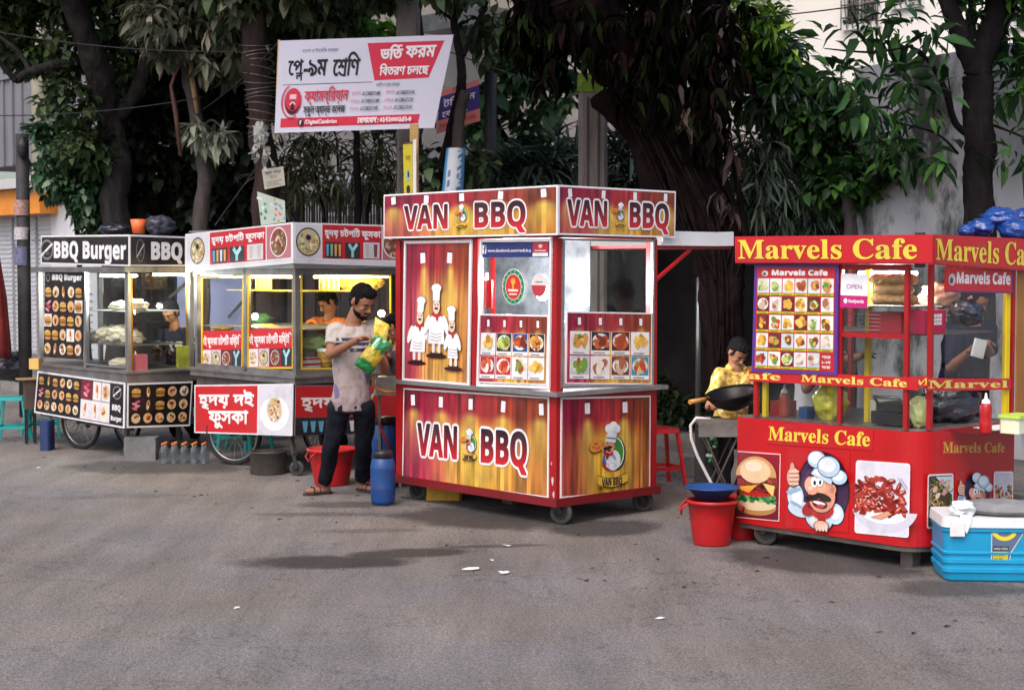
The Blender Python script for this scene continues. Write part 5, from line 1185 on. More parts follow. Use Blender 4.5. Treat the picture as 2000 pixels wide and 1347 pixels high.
# framed menu on the left
def d_menu(a, W, H):
    a.rect(0, 0, W, H, '#5a3590').L(); a.rect(W * .035, H * .03, W * .965, H * .975, '#c8242c').L()
    a.text('Marvels Cafe', W * .22, H * .905, H * .042, '#fbf6f6', w=W * .66, bold=.0022, font='sans'); a.ell(W * .135, H * .92, W * .04, H * .026, '#e8e4e8').L(); a.ell(W * .13, H * .915, W * .02, H * .014, '#6a4a58').L()
    cw, ch = W * .915 / 6, H * .845 / 5
    for r_ in range(5):
        for c_ in range(6):
            x, y = W * .045 + c_ * cw, H * .035 + (4 - r_) * ch; a.lay = 3
            if r_ == 4 and c_ == 5:
                a.rect(x, y, x + cw * .96, y + ch, '#c41c28').L()
                for k, t in enumerate(('শহর', '১-২য়', 'ঘর')): a.text(t, x + cw * .15, y + ch * (.68 - .27 * k), ch * .15, '#f4e8e8', w=cw * .65, bold=.001)
                continue
            food(a, x + cw * .03, y + ch * .18, cw * .93, ch * .78, plate=random.random() < .55, kind=[None, 'burger', 'salad', 'cream', 'noodle', 'fries', 'chicken', 'red'][random.randrange(8)], bg=random.choice(['#f4f0f0', '#e8eaf0', '#f6f2ea', '#cfdcec', '#f2f2f2', '#6a2a2a']), n=12)
            a.lay = 6; a.rect(x + cw * .02, y + ch * .04, x + cw * .97, y + ch * .15, '#d8cc2a').L(); a.rect(x + cw * .12, y + ch * .075, x + cw * .8, y + ch * .115, '#5a7a2a')
cart_art('L', [(1474, 517), (1637, 517), (1635, 733), (1468, 726)], .018, 'menu_board', d_menu, base='#5a3590', thick=.01)
def d_side(a, W, H):
    a.rect(0, 0, W, H, '#4a3590').L(); a.rect(0, H * .05, W * .985, H, '#c8202a').L(); a.text('Marvels Cafe', W * .16, H * .36, H * .4, '#f8f2f4', w=W * .80, bold=.0022, font='sans'); a.ell(W * .09, H * .5, W * .05, H * .24, '#cfc8d0').L(); a.ell(W * .08, H * .46, W * .025, H * .13, '#5a4450')
cart_art('R', [(1847, 521), (1978, 524), (1977, 573), (1846, 570)], .012, 'name_plate', d_side, thick=.006)
def d_open(a, W, H):
    a.rect(0, 0, W, H, '#eef0f4').L(); a.rect(0, 0, W, H * .36, '#c81f78').L(); a.text('OPEN', W * .22, H * .56, H * .14, '#b06aa0', w=W * .56, bold=.0003); a.ell(W * .2, H * .2, W * .07, H * .08, '#f6f0f6').L(); a.text('foodpanda', W * .31, H * .15, H * .085, '#f6eaf4', w=W * .56, bold=.0006, font='sans')
cart_art('L', [(1643, 534), (1696, 536), (1694, 602), (1641, 600)], .006, 'open_sign', d_open, base='#eef0f4', thick=.003)
# casters, legs
for x, y, yw in ((.05, C.L(1478, 1060).y - .0, -70), (Lv - .1, .1, 20), (Lv - .1, Lu - .1, 10)): caster(C, x, y, .075, RC, top=zb - .03, yawdeg=yw)
MB().box(.09, .17, .10, .18, .0, zb - .031).build('leg', M['dirty_steel'], RC)
# inside: shelf, lamps
shz = zh
MB().box(.03, Lv - .05, .12, Lu - .12, shz + .0, shz + .008).build('shelf', M['steel'], RC)
wr = MB()
for k in range(5): wr.tube([(.04, ym - .02, shz + .03 + k * .022), (.04, .30, shz + .03 + k * .022)], .002, 5)
wr.build('wire_rack', M['chrome'], RC)
p = C.hit(1700, 535, 'x', .25); tube_lamp(C, Vector((.25, .20, z_h0 - .05)), Vector((.25, .60, z_h0 - .05)), RC, 6, (1, 1, .97), 12)
# orange board and brown side screen beyond the right post, sill tray
MB().box(Lv + .0, Lv + .5, -.01, .0, zc + .0, z_h0 - .02).build('side_screen', mat('brown_board', lin('#9a6a34'), .6, var=.15), RC)
tr = MB(); tr.box(.30, Lv + .35, -.24, -.008, zc - .012, zc + .0); tr.build('side_tray', M['darkred'], RC)

# ================================================================== 3. black burger cart, far left
B = Stall(248, 14.3, 'food_cart', 'black food cart with rows of burger pictures and black sacks on its roof, farthest left', 'food cart', 'food carts standing in a row along the road')
RB = B.root
Lu = B.L(75, 780).y; Lv = B.Rt(380, 780).x
zb = B.L(245, 838).z; zl = B.L(245, 748).z; zc = B.L(246, 727).z; zt = B.L(250, 532).z; zh1 = B.L(253, 458).z
def bargs(face, pts, d, name, draw, base, thick=.008): return cart_art(face, pts, d, name, draw, base, parent=RB, st=B, thick=thick)
mb = MB(); mb.box(.01, Lv - .01, .01, Lu - .01, zb + .01, zl); mb.build('base_cabinet', M['dirty_steel'], RB)
MB().box(-.03, Lv + .03, -.03, Lu + .06, zl + .001, zc - .01).box(-.045, Lv + .05, -.05, Lu + .075, zc - .009, zc + .012).build('counter', M['steel'], RB)
pm = MB()
for x, y in ((0, 0), (0, Lu - .04), (Lv - .04, 0), (Lv - .04, Lu - .04), (0, B.L(166, 600).y)): pm.box(x, x + .04, y, y + .04, zc + .013, zt)
pm.build_each('post', M['alu'], RB)
MB().box(-.04, Lv + .04, -.04, Lu + .04, zt + .001, zt + .05).box(-.03, Lv + .03, -.03, Lu + .03, zh1 - .04, zh1 - .025).build('roof', M['steel'], RB)
def no_logo(a, x, y, rx, ry):
    a.ring(x, y, rx, ry, rx * .16, '#8a8588'); a.L(); a.line([(x - rx * .9, y - ry * .6), (x + rx * .9, y + ry * .6)], rx * .2, '#e8e4e6'); a.L(); a.ell(x, y - ry * .35, rx * .45, ry * .15, '#57504f'); a.L()
def d_bh(txt, lx, tx, tw):
    def f(a, W, H):
        a.rect(0, 0, W, H, '#e9e6ea').L(); a.rect(W * .012, H * .05, W * .988, H * .94, '#1d1416').L(); no_logo(a, W * lx, H * .5, W * .075, H * .36)
        a.text(txt, W * tx, H * .23, H * .5, '#f4f0f2', w=W * tw, bold=.006, font='sans')
    return f
bargs('L', [(80, 460), (253, 458), (253, 520), (80, 515)], .05, 'sign_board', d_bh('BBQ Burger', .075, .165, .80), '#e9e6ea')
bargs('R', [(254, 458), (362, 462), (362, 520), (254, 520)], .05, 'sign_board', d_bh('BBQ', .18, .38, .55), '#e9e6ea')
def d_bmenu(rows, cols, dark=True, head=True, right=None):
    def f(a, W, H):
        a.rect(0, 0, W, H, '#171012').L(); top = 1.0
        if head: a.text('BBQ Burger', W * .2, H * .905, H * .055, '#f4f0f2', w=W * .76, bold=.004, font='sans'); top = .86; a.ring(W * .09, H * .93, W * .05, H * .05, W * .015, '#9a9396'); a.L()
        x1 = right or 1.0; cw, ch = W * x1 * .98 / cols, H * top * .96 / rows
        for r_ in range(rows):
            for c_ in range(cols):
                x, y = W * .01 + (c_ + .5) * cw, H * .02 + (rows - r_ - .5) * ch; a.lay = 3
                wht = (r_ + c_ * 2 + rows) % 7 == 0 and r_ > 0
                k = ['burger', 'plate', 'burger', 'wrap', 'plate', 'plate', 'burger'][(r_ * 3 + c_ * 5) % 7]
                if c_ == 0 and r_ == 1: k = 'strip'
                bun(a, x, y + ch * .02, cw * 1.0, ch * .88, k, bg='#efe8e6' if wht else None)
    return f
bargs('L', [(88, 530), (163, 531), (161, 702), (85, 697)], .006, 'menu_board', d_bmenu(5, 5), '#171012')
def d_blow(a, W, H):
    a.rect(0, 0, W, H, '#eceaee').L(); a.rect(W * .015, H * .04, W * .985, H * .96, '#171012').L()
    sub = Art(W, H); 
    rows, cols = 3, 6
    for r_ in range(3):
        for c_ in range(6):
            a.lay = 3; k = ['burger', 'wrap', 'burger', 'plate', 'plate', 'burger'][(r_ + c_) % 6] if r_ < 2 else 'plate'
            if c_ == 0 and r_ == 1: k = 'strip'
            bun(a, W * (.065 + .082 * c_), H * (.80 - .29 * r_), W * .072, H * .24, k)
    a.lay = 3
    for i, (x0, x1, bgc, kk) in enumerate(((.53, .655, '#7a2230', 'strip'), (.66, .75, '#efe8ea', 'wrap'), (.755, .845, '#ece6ea', 'plate'))):
        a.lay = 3; a.rect(W * x0, H * .52, W * x1, H * .94, bgc).L(); bun(a, W * (x0 + x1) / 2, H * .73, W * .09, H * .36, kk)
    a.lay = 3; a.rect(W * .53, H * .06, W * .845, H * .505, '#e9e4ea').L()
    for x in (.58, .69, .79): bun(a, W * x, H * .28, W * .085, H * .38, 'wrap' if x < .75 else 'plate')
    a.lay = 4; no_logo(a, W * .92, H * .76, W * .045, H * .15); a.text('BBQ', W * .875, H * .37, H * .11, '#f0ecee', w=W * .085, bold=.003, font='sans'); a.text('Burger', W * .865, H * .14, H * .09, '#f0ecee', w=W * .11, bold=.002, font='sans')
bargs('L', [(73.4, 724.3), (244.5, 747.5), (243, 836.5), (66.4, 805.4)], .035, 'front_board', d_blow, '#eceaee')
def d_bside(a, W, H):
    a.rect(0, 0, W, H, '#eceaee').L(); a.rect(W * .02, H * .04, W * .98, H * .96, '#171012').L()
    for r_ in range(3):
        for c_ in range(5):
            a.lay = 3; k = ('plate' if r_ == 2 else ['burger', 'wrap', 'burger', 'plate', 'plate'][c_]) if not (r_ == 1 and c_ == 0) else 'strip'
            bun(a, W * (.13 + .185 * c_), H * (.79 - .29 * r_), W * .165, H * .25, k)
bargs('R', [(249, 748.6), (376.4, 744), (370.7, 831.7), (248.3, 835.5)], .035, 'side_board', d_bside, '#eceaee')
pane(B, B.q('L', [(170, 532), (250, 534), (248, 716), (166, 710)], -.012), NL, RB)
barframe(B.q('L', [(168, 530), (250, 532), (248, 720), (165, 712)], .0), .012, .012, NL).build('window_frame', M['alu'], RB)
pane(B, B.q('R', [(262, 534), (378, 534), (376, 718), (260, 720)], -.012), NR, RB)
zsB1 = B.hit(265, 607, 'x', .18).z; zsB0 = B.hit(240, 670, 'x', .2).z
MB().box(.06, Lv - .05, .1, .9, zsB1 - .008, zsB1).build('glass_shelf', M['alu'], RB)
MB().box(.06, Lv - .05, .1, Lu - .1, zsB0 - .012, zsB0).build('tray_shelf', M['steel'], RB)
tube_lamp(B, Vector((.15, .1, zt - .03)), Vector((.15, .75, zt - .03)), RB, 14, (.93, 1, .98), 16)
tube_lamp(B, Vector((.3, .06, zt - .02)), Vector((.95, .06, zt - .02)), RB, 5, (1, .95, .75), 9)
gw = MB().box(Lv - .035, Lv - .02, .05, .08, zc + .02, zt - .02).box(.06, .09, .06, .09, zc + .02, zt - .02).build('gold_post', mat('gold_foil', lin('#c88a24'), .35, metal=.6, var=.3), RB)
yw_ = B.L(140, 870).y
bicycle_wheel(.10, yw_, .265, RB, 90 + 14)
bicycle_wheel(Lv - .1, yw_, .265, RB, 90)
caster(B, .05, .12, .062, RB, top=.16, yawdeg=-60); caster(B, Lv - .1, .12, .062, RB, top=.16, yawdeg=-40)
lg = MB(); lg.beam((.05, .12, .16), (.05, .10, zb + .02), .035); lg.beam((Lv - .1, .12, .16), (Lv - .1, .12, zb + .02), .035); lg.beam((.1, yw_, .265), (Lv - .1, yw_, .265), .03); lg.beam((.17, yw_, .2), (.17, yw_, zb + .01), .03); lg.beam((.1, yw_ - .05, zb - .01), (.1, .1, zb - .01), .03)
lg.build_each('strut', M['dirty_steel'], RB)
MB().box(.1, .5, Lu + .01, Lu + .33, zc - .04, zc - .025).box(.12, .48, Lu + .011, Lu + .03, zc - .3, zc - .041).build('end_shelf', M['dirty_steel'], RB)

# ================================================================== 4. red and white cart with dishes of puffed snacks
K = Stall(577, 13.1, 'food_cart', 'steel food cart with red boards in white script and yellow-lit windows, behind the standing man', 'food cart', 'food carts standing in a row along the road')
RK = K.root
Lu = K.L(381, 760).y; Lv = 1.12
zb = K.L(572, 852).z; zl = K.L(574, 750).z; zc = K.L(574, 736).z; zt = K.L(573, 524).z; zh1 = K.L(572, 434).z
def kargs(face, pts, d, name, draw, base, thick=.008): return cart_art(face, pts, d, name, draw, base, parent=RK, st=K, thick=thick)
MB().box(.01, Lv - .01, .01, Lu - .01, zb + .01, zl - .001).build('base_cabinet', M['dirty_steel'], RK)
MB().box(-.03, Lv + .03, -.03, Lu + .03, zl + .001, zc - .01).box(-.045, Lv + .05, -.05, Lu + .05, zc - .009, zc + .012).build('counter', M['steel'], RK)
pm = MB()
for x, y in ((0, 0), (0, Lu - .045), (Lv - .045, 0), (Lv - .045, Lu - .045), (0, K.L(479, 600).y - .02)): pm.box(x, x + .045, y, y + .045, zc + .013, zt)
pm.box(.0, .03, .045, Lu - .045, zt - .05, zt - .001); pm.box(.045, Lv - .045, .0, .03, zt - .05, zt - .001); pm.box(.0, .03, .046, Lu - .046, zc + .013, zc + .05); pm.box(.046, Lv - .046, .0, .03, zc + .013, zc + .05)
pm.build_each('post', M['steel'], RK)
MB().box(-.04, Lv + .04, -.04, Lu + .04, zt + .001, zt + .035).box(-.03, Lv + .03, -.03, Lu + .03, zh1 - .06, zh1 - .045).build('roof', M['alu'], RK)
def dish(a, x, y, r, kind=0):
    L0 = a.lay; a.ell(x, y, r, r * .98, '#2a2420' if kind == 0 else '#e8e4e0', n=22); a.L(.5); a.ell(x, y, r * .9, r * .88, ['#c9b890', '#8a4038', '#d8c8a8'][kind], n=22); a.L(.5)
    for i in range(44):
        t = random.random() * 6.28; q_ = random.random() ** .5 * .78
        a.ell(x + r * q_ * math.cos(t), y + r * q_ * math.sin(t), r * .16, r * .10, random.choice([['#e6d8b0', '#b89a5a', '#7f8a4a', '#d0b47c', '#efe6cc'], ['#7a2a2a', '#c8a890', '#9a5a4a', '#d8c8b0', '#5f7a3a'], ['#e0b878', '#c0763a', '#f0e2c4', '#8a3a22', '#f6f0e4']][kind]), rot=random.uniform(0, 180), n=7, lay=a.lay + (i % 6) * .3)
    a.L(2)
    if kind == 0: a.ell(x, y + r * .3, r * .25, r * .24, '#8a8074', n=14); a.L(.5); a.ell(x, y + r * .3, r * .19, r * .18, '#2a1c14', n=14)
    a.lay = L0
def glasses(a, x, y, w, h, k=0):
    L0 = a.lay; a.rect(x, y, x + w, y + h, ['#2a2c34', '#1f3038', '#cfd0dc'][k]); a.L(.6)
    if k == 1: a.line([(x + w * .5, y + h * .05), (x + w * .5, y + h * .5), (x + w * .25, y + h * .9)], w * .18, '#9fd0d8'); a.L(.5); a.line([(x + w * .5, y + h * .5), (x + w * .8, y + h * .92)], w * .18, '#b8e0e4'); a.lay = L0; return
    for i in range(4 if k == 0 else 2):
        cx = x + w * ((i + .5) / (4 if k == 0 else 2)); ww = w * (.16 if k == 0 else .24)
        a.poly([(cx - ww * .5, y + h * .88), (cx - ww * .35, y + h * .1), (cx + ww * .35, y + h * .1), (cx + ww * .5, y + h * .88)], random.choice(['#d8dce4', '#5fa8c8', '#e0a05a', '#8fb48a'] if k == 0 else ['#8a3a34', '#c8b8a8'])); a.L(.2)
    a.lay = L0
def d_kh(a, W, H):
    a.rect(0, 0, W, H, '#e9e6ec').L(); a.rect(W * .245, H * .04, W * .765, H * .96, '#c8202c').L()
    a.rect(W * .02, H * .05, W * .235, H * .95, '#d8d6dc').L(); dish(a, W * .125, H * .48, H * .40, 0); a.rect(W * .775, H * .05, W * .985, H * .95, '#b87078').L(); dish(a, W * .88, H * .5, H * .42, 1)
    a.lay = 4; a.text('হৃদয় চটপিট ফুসকা', W * .265, H * .58, H * .30, '#f8f0f2', w=W * .49, bold=.0028, fit='box')
    glasses(a, W * .27, H * .07, W * .14, H * .42, 0); glasses(a, W * .44, H * .07, W * .13, H * .42, 1); glasses(a, W * .60, H * .07, W * .145, H * .44, 2)
kargs('L', [(362, 457.4), (571.7, 434), (572, 506), (362, 524)], .05, 'sign_board', d_kh, '#e9e6ec')
kargs('R', [(572.5, 434), (795, 441), (795, 512), (572.5, 506)], .05, 'sign_board', d_kh, '#e9e6ec')
kargs('L', [(362, 524.5), (572, 506.5), (572.5, 514.5), (362, 532)], .055, 'sign_ledge', lambda a, W, H: a.rect(0, 0, W, H, '#dcdce0'), '#dcdce0')
kargs('R', [(573, 506.5), (790, 512), (790, 521), (573, 514.5)], .055, 'sign_ledge', lambda a, W, H: a.rect(0, 0, W, H, '#dcdce0'), '#dcdce0')
def d_kl(a, W, H):
    a.rect(0, 0, W, H, '#ece8ee').L(); a.rect(W * .012, H * .03, W * .66, H * .97, '#cf2027').L(); a.rect(W * .665, H * .03, W * .99, H * .97, '#dddbe4').L(); a.ell(W * .83, H * .42, W * .14, H * .33, '#f6f6fa', n=26).L(); dish(a, W * .83, H * .50, H * .27, 2)
    a.lay = 4; a.text('হৃদয় দই', W * .055, H * .50, H * .38, '#fbf6f6', w=W * .57, bold=.006, fit='box'); a.text('ফুসকা', W * .16, H * .12, H * .36, '#fbf6f6', w=W * .41, bold=.006, fit='box')
kargs('L', [(379.7, 751.6), (572.5, 749), (570.5, 851), (379.7, 845)], .036, 'front_board', d_kl, '#ece8ee')
def d_kr(a, W, H):
    a.rect(0, 0, W, H, '#7a6a70').L(); a.rect(0, H * .36, W, H * .98, '#c01f28').L(); a.rect(0, 0, W, H * .35, '#22222a').L(); a.text('হৃদয় দই', W * .05, H * .47, H * .36, '#f6f0f2', w=W * .54, bold=.004, fit='box')
    for i in range(8): a.lay = 3; a.poly([(W * (.06 + .07 * i), H * .28), (W * (.075 + .07 * i), H * .06), (W * (.10 + .07 * i), H * .06), (W * (.11 + .07 * i), H * .28)], random.choice(['#d8dce4', '#5fa8c8', '#e0a05a', '#8fb48a', '#c8b89a']))
kargs('R', [(578, 752), (790, 752), (790, 845), (576, 850)], .036, 'side_board', d_kr, '#7a6a70')
def d_ks(a, W, H):
    a.rect(0, 0, W, H, '#cf2027').L(); a.text('দই ফুসকা চটপিট মিষ্টি', W * .03, H * .55, H * .34, '#f8f0f2', w=W * .94, bold=.0022, fit='box')
    for i in range(4):
        a.lay = 3; x = W * (.02 + .245 * i); a.rect(x, H * .05, x + W * .23, H * .50, ['#e8e4e8', '#c8c6cc', '#6a2a2c', '#1f3038'][i]).L()
        if i < 3: dish(a, x + W * .115, H * .27, W * .095, (2, 0, 1)[i])
        else: glasses(a, x, H * .05, W * .23, H * .45, 1)
kargs('L', [(393, 646), (473, 645), (472, 719), (393, 721)], -.016, 'window_notice', d_ks, '#cf2027')
kargs('L', [(483, 643), (572, 640), (571, 718), (483, 720)], -.016, 'window_notice', d_ks, '#cf2027')
yk = mat('yellow_trim', lin('#d8b428'), .5, var=.15)
for pts in ([(393, 541), (475, 536), (473, 722), (393, 722)], [(483, 535), (572, 530), (572, 720), (483, 720)]):
    barframe(K.q('L', pts, -.004), .014, .01, NL).build('window_frame', yk, RK); pane(K, K.q('L', pts, -.026), NL, RK)
pts = [(588, 531), (765, 536), (765, 720), (588, 722)]
barframe(K.q('R', pts, -.004), .014, .01, NR).build('window_frame', yk, RK); pane(K, K.q('R', pts, -.026), NR, RK)
zs = K.L(574, 646).z
MB().box(.05, Lv - .05, .06, Lu - .06, zs, zs + .01).build('shelf', M['alu'], RK)
zs2 = K.L(540, 575).z + .02
sh = MB().box(.30, .62, .06, Lu - .06, zs2, zs2 + .008).box(.06, .30, .06, .09, zs2, zs2 + .008).build('top_shelf', yk, RK)
tube_lamp(K, Vector((.12, .12, zt - .07)), Vector((.12, Lu - .2, zt - .07)), RK, 6.5, (1, .80, .40), 6)
tube_lamp(K, Vector((.25, .09, zt - .07)), Vector((Lv - .1, .09, zt - .07)), RK, 6.5, (1, .80, .40), 6)
p = K.hit(745, 612, 'y', .15); MB().ball(p, .03).build('bulb', lamp_mat('bulb_glow', (1, .98, .93), 30), RK)
p = K.hit(498, 618, 'x', .25); MB().ball(p, .028).build('bulb', lamp_mat('bulb_glow', (1, .98, .93), 30), RK)
yw_ = K.L(440, 890).y
bicycle_wheel(.09, yw_, .275, RK, 90 + 26); bicycle_wheel(Lv - .12, yw_, .275, RK, 90)
caster(K, .05, .10, .062, RK, top=.18, yawdeg=-50); caster(K, Lv - .1, .10, .062, RK, top=.18, yawdeg=-40)
lg = MB(); lg.beam((.05, .10, .18), (.05, .16, zb + .02), .035); lg.beam((Lv - .1, .12, .18), (Lv - .1, .12, zb + .02), .035); lg.beam((.1, yw_, .275), (Lv - .1, yw_, .275), .03); lg.beam((.2, yw_, .2), (.2, yw_, zb + .01), .03); lg.build_each('strut', M['dirty_steel'], RK)
# ================================================================== people
def temp_remesh(mb, voxel, smooth=3, fac=.5):
    me = bpy.data.meshes.new('tmp'); me.from_pydata([tuple(v) for v in mb.v], [], mb.f)
    o = bpy.data.objects.new('tmp', me); COL.objects.link(o)
    m = o.modifiers.new('r', 'REMESH'); m.mode = 'VOXEL'; m.voxel_size = voxel; m.adaptivity = 0
    if smooth: s = o.modifiers.new('s', 'SMOOTH'); s.factor = fac; s.iterations = smooth
    dg = bpy.context.evaluated_depsgraph_get()
    m2 = bpy.data.meshes.new_from_object(o.evaluated_get(dg))
    v = np.empty(len(m2.vertices) * 3, np.float32); m2.vertices.foreach_get('co', v); v = v.reshape(-1, 3)
    nn = np.empty(len(m2.vertices) * 3, np.float32); m2.vertices.foreach_get('normal', nn); nn = nn.reshape(-1, 3)
    f = [tuple(p.vertices) for p in m2.polygons]
    bpy.data.objects.remove(o); bpy.data.meshes.remove(me); bpy.data.meshes.remove(m2)
    return v, nn, f
def bodymesh(name, mb, mats, parent, off, voxel=.008, smooth=3, wrinkle=0.0, wsc=14, colfn=None):
    v, n, f = temp_remesh(mb, voxel, smooth)
    if wrinkle:
        d = np.array([mnoise.noise(Vector((p[0] * wsc, p[1] * wsc, p[2] * wsc * .55))) + .5 * mnoise.noise(Vector((p[0] * wsc * 2.3, p[1] * wsc * 2.3, p[2] * wsc * 1.3 + 7))) for p in v.tolist()])
        v = v + n * (d * wrinkle)[:, None]
    w_ = v - np.array(tuple(off), np.float32)
    cols = [lin(colfn(Vector(p))) for p in v.tolist()] if colfn else None
    return link_mesh(name, w_.tolist(), f, mats, parent, smooth=True, cols=cols)
def ballT(mb, c, r, f, u, rx, ry, rz, n=16, m=10):
    k = len(mb.v); mb.ball((0, 0, 0), rx, ry, rz, n, m)
    for i in range(k, len(mb.v)): p = mb.v[i]; mb.v[i] = tuple(c + r * p[0] + f * p[1] + u * p[2])
def cone(mb, p, q, r0, r1, n=12):
    p = Vector(p); q = Vector(q); mb.tube([p, q], [r0, r1], n); mb.ball(p, r0 * .99, n=12, m=8); mb.ball(q, r1 * .99, n=12, m=8)
def loft(mb, secs, n=20):
    """sections (centre, right axis, half width, forward axis, half depth)"""
    V_ = []
    for c, rt, hw, fw, hd in secs:
        for j in range(n):
            t = 2 * math.pi * j / n; ct, st_ = math.cos(t), math.sin(t); k = (abs(ct) ** 2.6 + abs(st_) ** 2.6) ** (-1 / 2.6)
            V_.append(Vector(c) + rt * (hw * ct * k) + fw * (hd * st_ * k))
    m = len(secs); b = len(mb.v)
    mb.add(V_, [(i * n + j, i * n + (j + 1) % n, (i + 1) * n + (j + 1) % n, (i + 1) * n + j) for i in range(m - 1) for j in range(n)], True)
    mb.f.append([b + j for j in range(n)][::-1]); mb.sm.append(False); mb.mi.append(0); mb.f.append([b + (m - 1) * n + j for j in range(n)]); mb.sm.append(False); mb.mi.append(0)
def hand(mb, w, d, nrm, s, side, curl=.6):
    """wrist, pointing direction, palm normal, scale; five fingers curled towards the palm side"""
    d = Vector(d).normalized(); nrm = Vector(nrm); nrm = (nrm - d * nrm.dot(d)).normalized(); r = d.cross(nrm) * side
    ballT(mb, Vector(w) + d * .045 * s, r, d, nrm, .038 * s, .052 * s, .017 * s, 12, 8)
    for i in range(4):
        b = Vector(w) + d * .082 * s + r * (.030 - .020 * i) * s; L1 = (.040, .046, .043, .034)[i] * s
        a1 = curl * (.6 + .1 * i); p1 = b + (d * math.cos(a1) + nrm * math.sin(a1)) * L1; a2 = curl * (1.7 + .1 * i); p2 = p1 + (d * math.cos(a2) + nrm * math.sin(a2)) * L1 * .8
        mb.tube([b - d * .02 * s, b, p1, p2], [.0095 * s, .0095 * s, .0085 * s, .007 * s], 8); mb.ball(p2, .007 * s, n=8, m=6)
    b = Vector(w) + d * .022 * s + r * .030 * s; p1 = b + (d * .6 + r * .7 + nrm * .35).normalized() * .038 * s; p2 = p1 + (d * .85 + r * .15 + nrm * .5).normalized() * .030 * s
    mb.tube([b - r * .015 * s, b, p1, p2], [.012 * s, .0115 * s, .010 * s, .008 * s], 8); mb.ball(p2, .008 * s, n=8, m=6)
SKIN = mat('brown_skin', lin('#8f6149'), .6, var=.10, vscale=25, spec=.4)
HAIR = mat('black_hair', (.006, .005, .006), .7, spec=.12, var=.4, vscale=60, bump=.6, bscale=150)
EYEM = mat('eye_white', (.16, .13, .12), .4)
def person(label, base, J, face, facing, shirt, trousers, sc=1.0, shirtfn=None, beard=False, hs=1.0, sleeve=.62, shoes='sandal', curl=(.6, .6), palm=((0, 0, -1), (0, 0, -1)), fat=1.0, collar=False, group=None, apron=False):
    """J: joints in world space; one continuous body, clothes and hair on top"""
    root = empty('person', base, 0, label, 'person', group)
    f3 = Vector(face).normalized(); up = Vector((0, 0, 1)); hr = f3.cross(up).normalized(); hu = hr.cross(f3).normalized()
    bf = Vector(facing).normalized(); br = bf.cross(up).normalized()
    H = J['head']; s = sc * hs
    b = MB()
    # head
    ballT(b, H + hu * .022 * s - f3 * .012 * s, hr, f3, hu, .074 * s, .094 * s, .090 * s, 20, 14)
    ballT(b, H - hu * .040 * s + f3 * .020 * s, hr, f3, hu, .058 * s, .066 * s, .066 * s, 18, 12)
    ballT(b, H - hu * .088 * s + f3 * .048 * s, hr, f3, hu, .026 * s, .026 * s, .020 * s)
    ballT(b, H + hu * .016 * s + f3 * .066 * s, hr, f3, hu, .046 * s, .018 * s, .012 * s)       # brow ridge
    cone(b, H + hu * .006 * s + f3 * .080 * s, H - hu * .026 * s + f3 * .099 * s, .008 * s, .0125 * s)
    for k in (-1, 1):
        ballT(b, H - hu * .030 * s + f3 * .090 * s + hr * .011 * k * s, hr, f3, hu, .008 * s, .009 * s, .007 * s, 10, 6)
        ballT(b, H + hu * .000 * s - f3 * .006 * s + hr * .077 * k * s, hr, f3, hu, .010 * s, .019 * s, .030 * s, 10, 8)
        ballT(b, H - hu * .022 * s + f3 * .058 * s + hr * .034 * k * s, hr, f3, hu, .020 * s, .018 * s, .020 * s, 10, 8)
    ballT(b, H - hu * .053 * s + f3 * .081 * s, hr, f3, hu, .024 * s, .010 * s, .006 * s, 10, 6); ballT(b, H - hu * .064 * s + f3 * .078 * s, hr, f3, hu, .020 * s, .010 * s, .007 * s, 10, 6)
    cone(b, H - hu * .05 * s - f3 * .015 * s, J['neck'], .050 * s, .056 * s * fat)
    # torso
    ne, pe = J['neck'], J['pelvis']; shw = (J['shR'] - J['shL']).length / 2
    ax = (ne - pe).normalized(); bft = (bf - ax * bf.dot(ax)).normalized()
    T = lambda t: pe.lerp(ne, t)
    secs = [(T(-.10), .135, .095), (T(.0), .15, .105), (T(.22), .132, .095), (T(.45), .138, .10), (T(.7), .155, .108), (T(.86), .15, .09), (T(.97), .085, .065), (T(1.02), .055, .055)]
    k_ = shw / .17
    def tors(mb, g, lo=-1, hi=9, add=0):
        loft(mb, [(c, br, (hw * k_) * fat * g + add, bft, hd * sc * fat * g + add) for i, (c, hw, hd) in enumerate(secs) if lo <= i <= hi])
    tors(b, 1.0)
    arms = []
    for i, S_ in enumerate('RL'):
        sh, el, wr_ = J['sh' + S_], J['el' + S_], J['wr' + S_]
        cone(b, sh, el, .048 * sc * fat, .037 * sc); cone(b, el, wr_, .038 * sc, .025 * sc); cone(b, T(.9), sh, .055 * sc, .05 * sc)
        hd_ = J.get('hd' + S_, wr_ + (wr_ - el).normalized() * .1); hand(b, wr_, hd_ - wr_, palm[i], sc, 1 if i else -1, curl[i])
        hp, kn, an, toe = J['hp' + S_], J['kn' + S_], J['an' + S_], J['toe' + S_]
        cone(b, hp, kn, .064 * sc, .045 * sc); cone(b, kn, an, .045 * sc, .031 * sc)
        td = (toe - an); td.z = 0; td = td.normalized(); ft = Vector((an.x, an.y, base[2] + .030 * sc))
        ballT(b, ft + td * .055 * sc, td.cross(up), td, up, .040 * sc, .115 * sc, .026 * sc, 12, 8); cone(b, an, ft - td * .02 * sc, .034 * sc, .032 * sc)
    bodymesh('body', b, SKIN, root, base, .0065, 2)
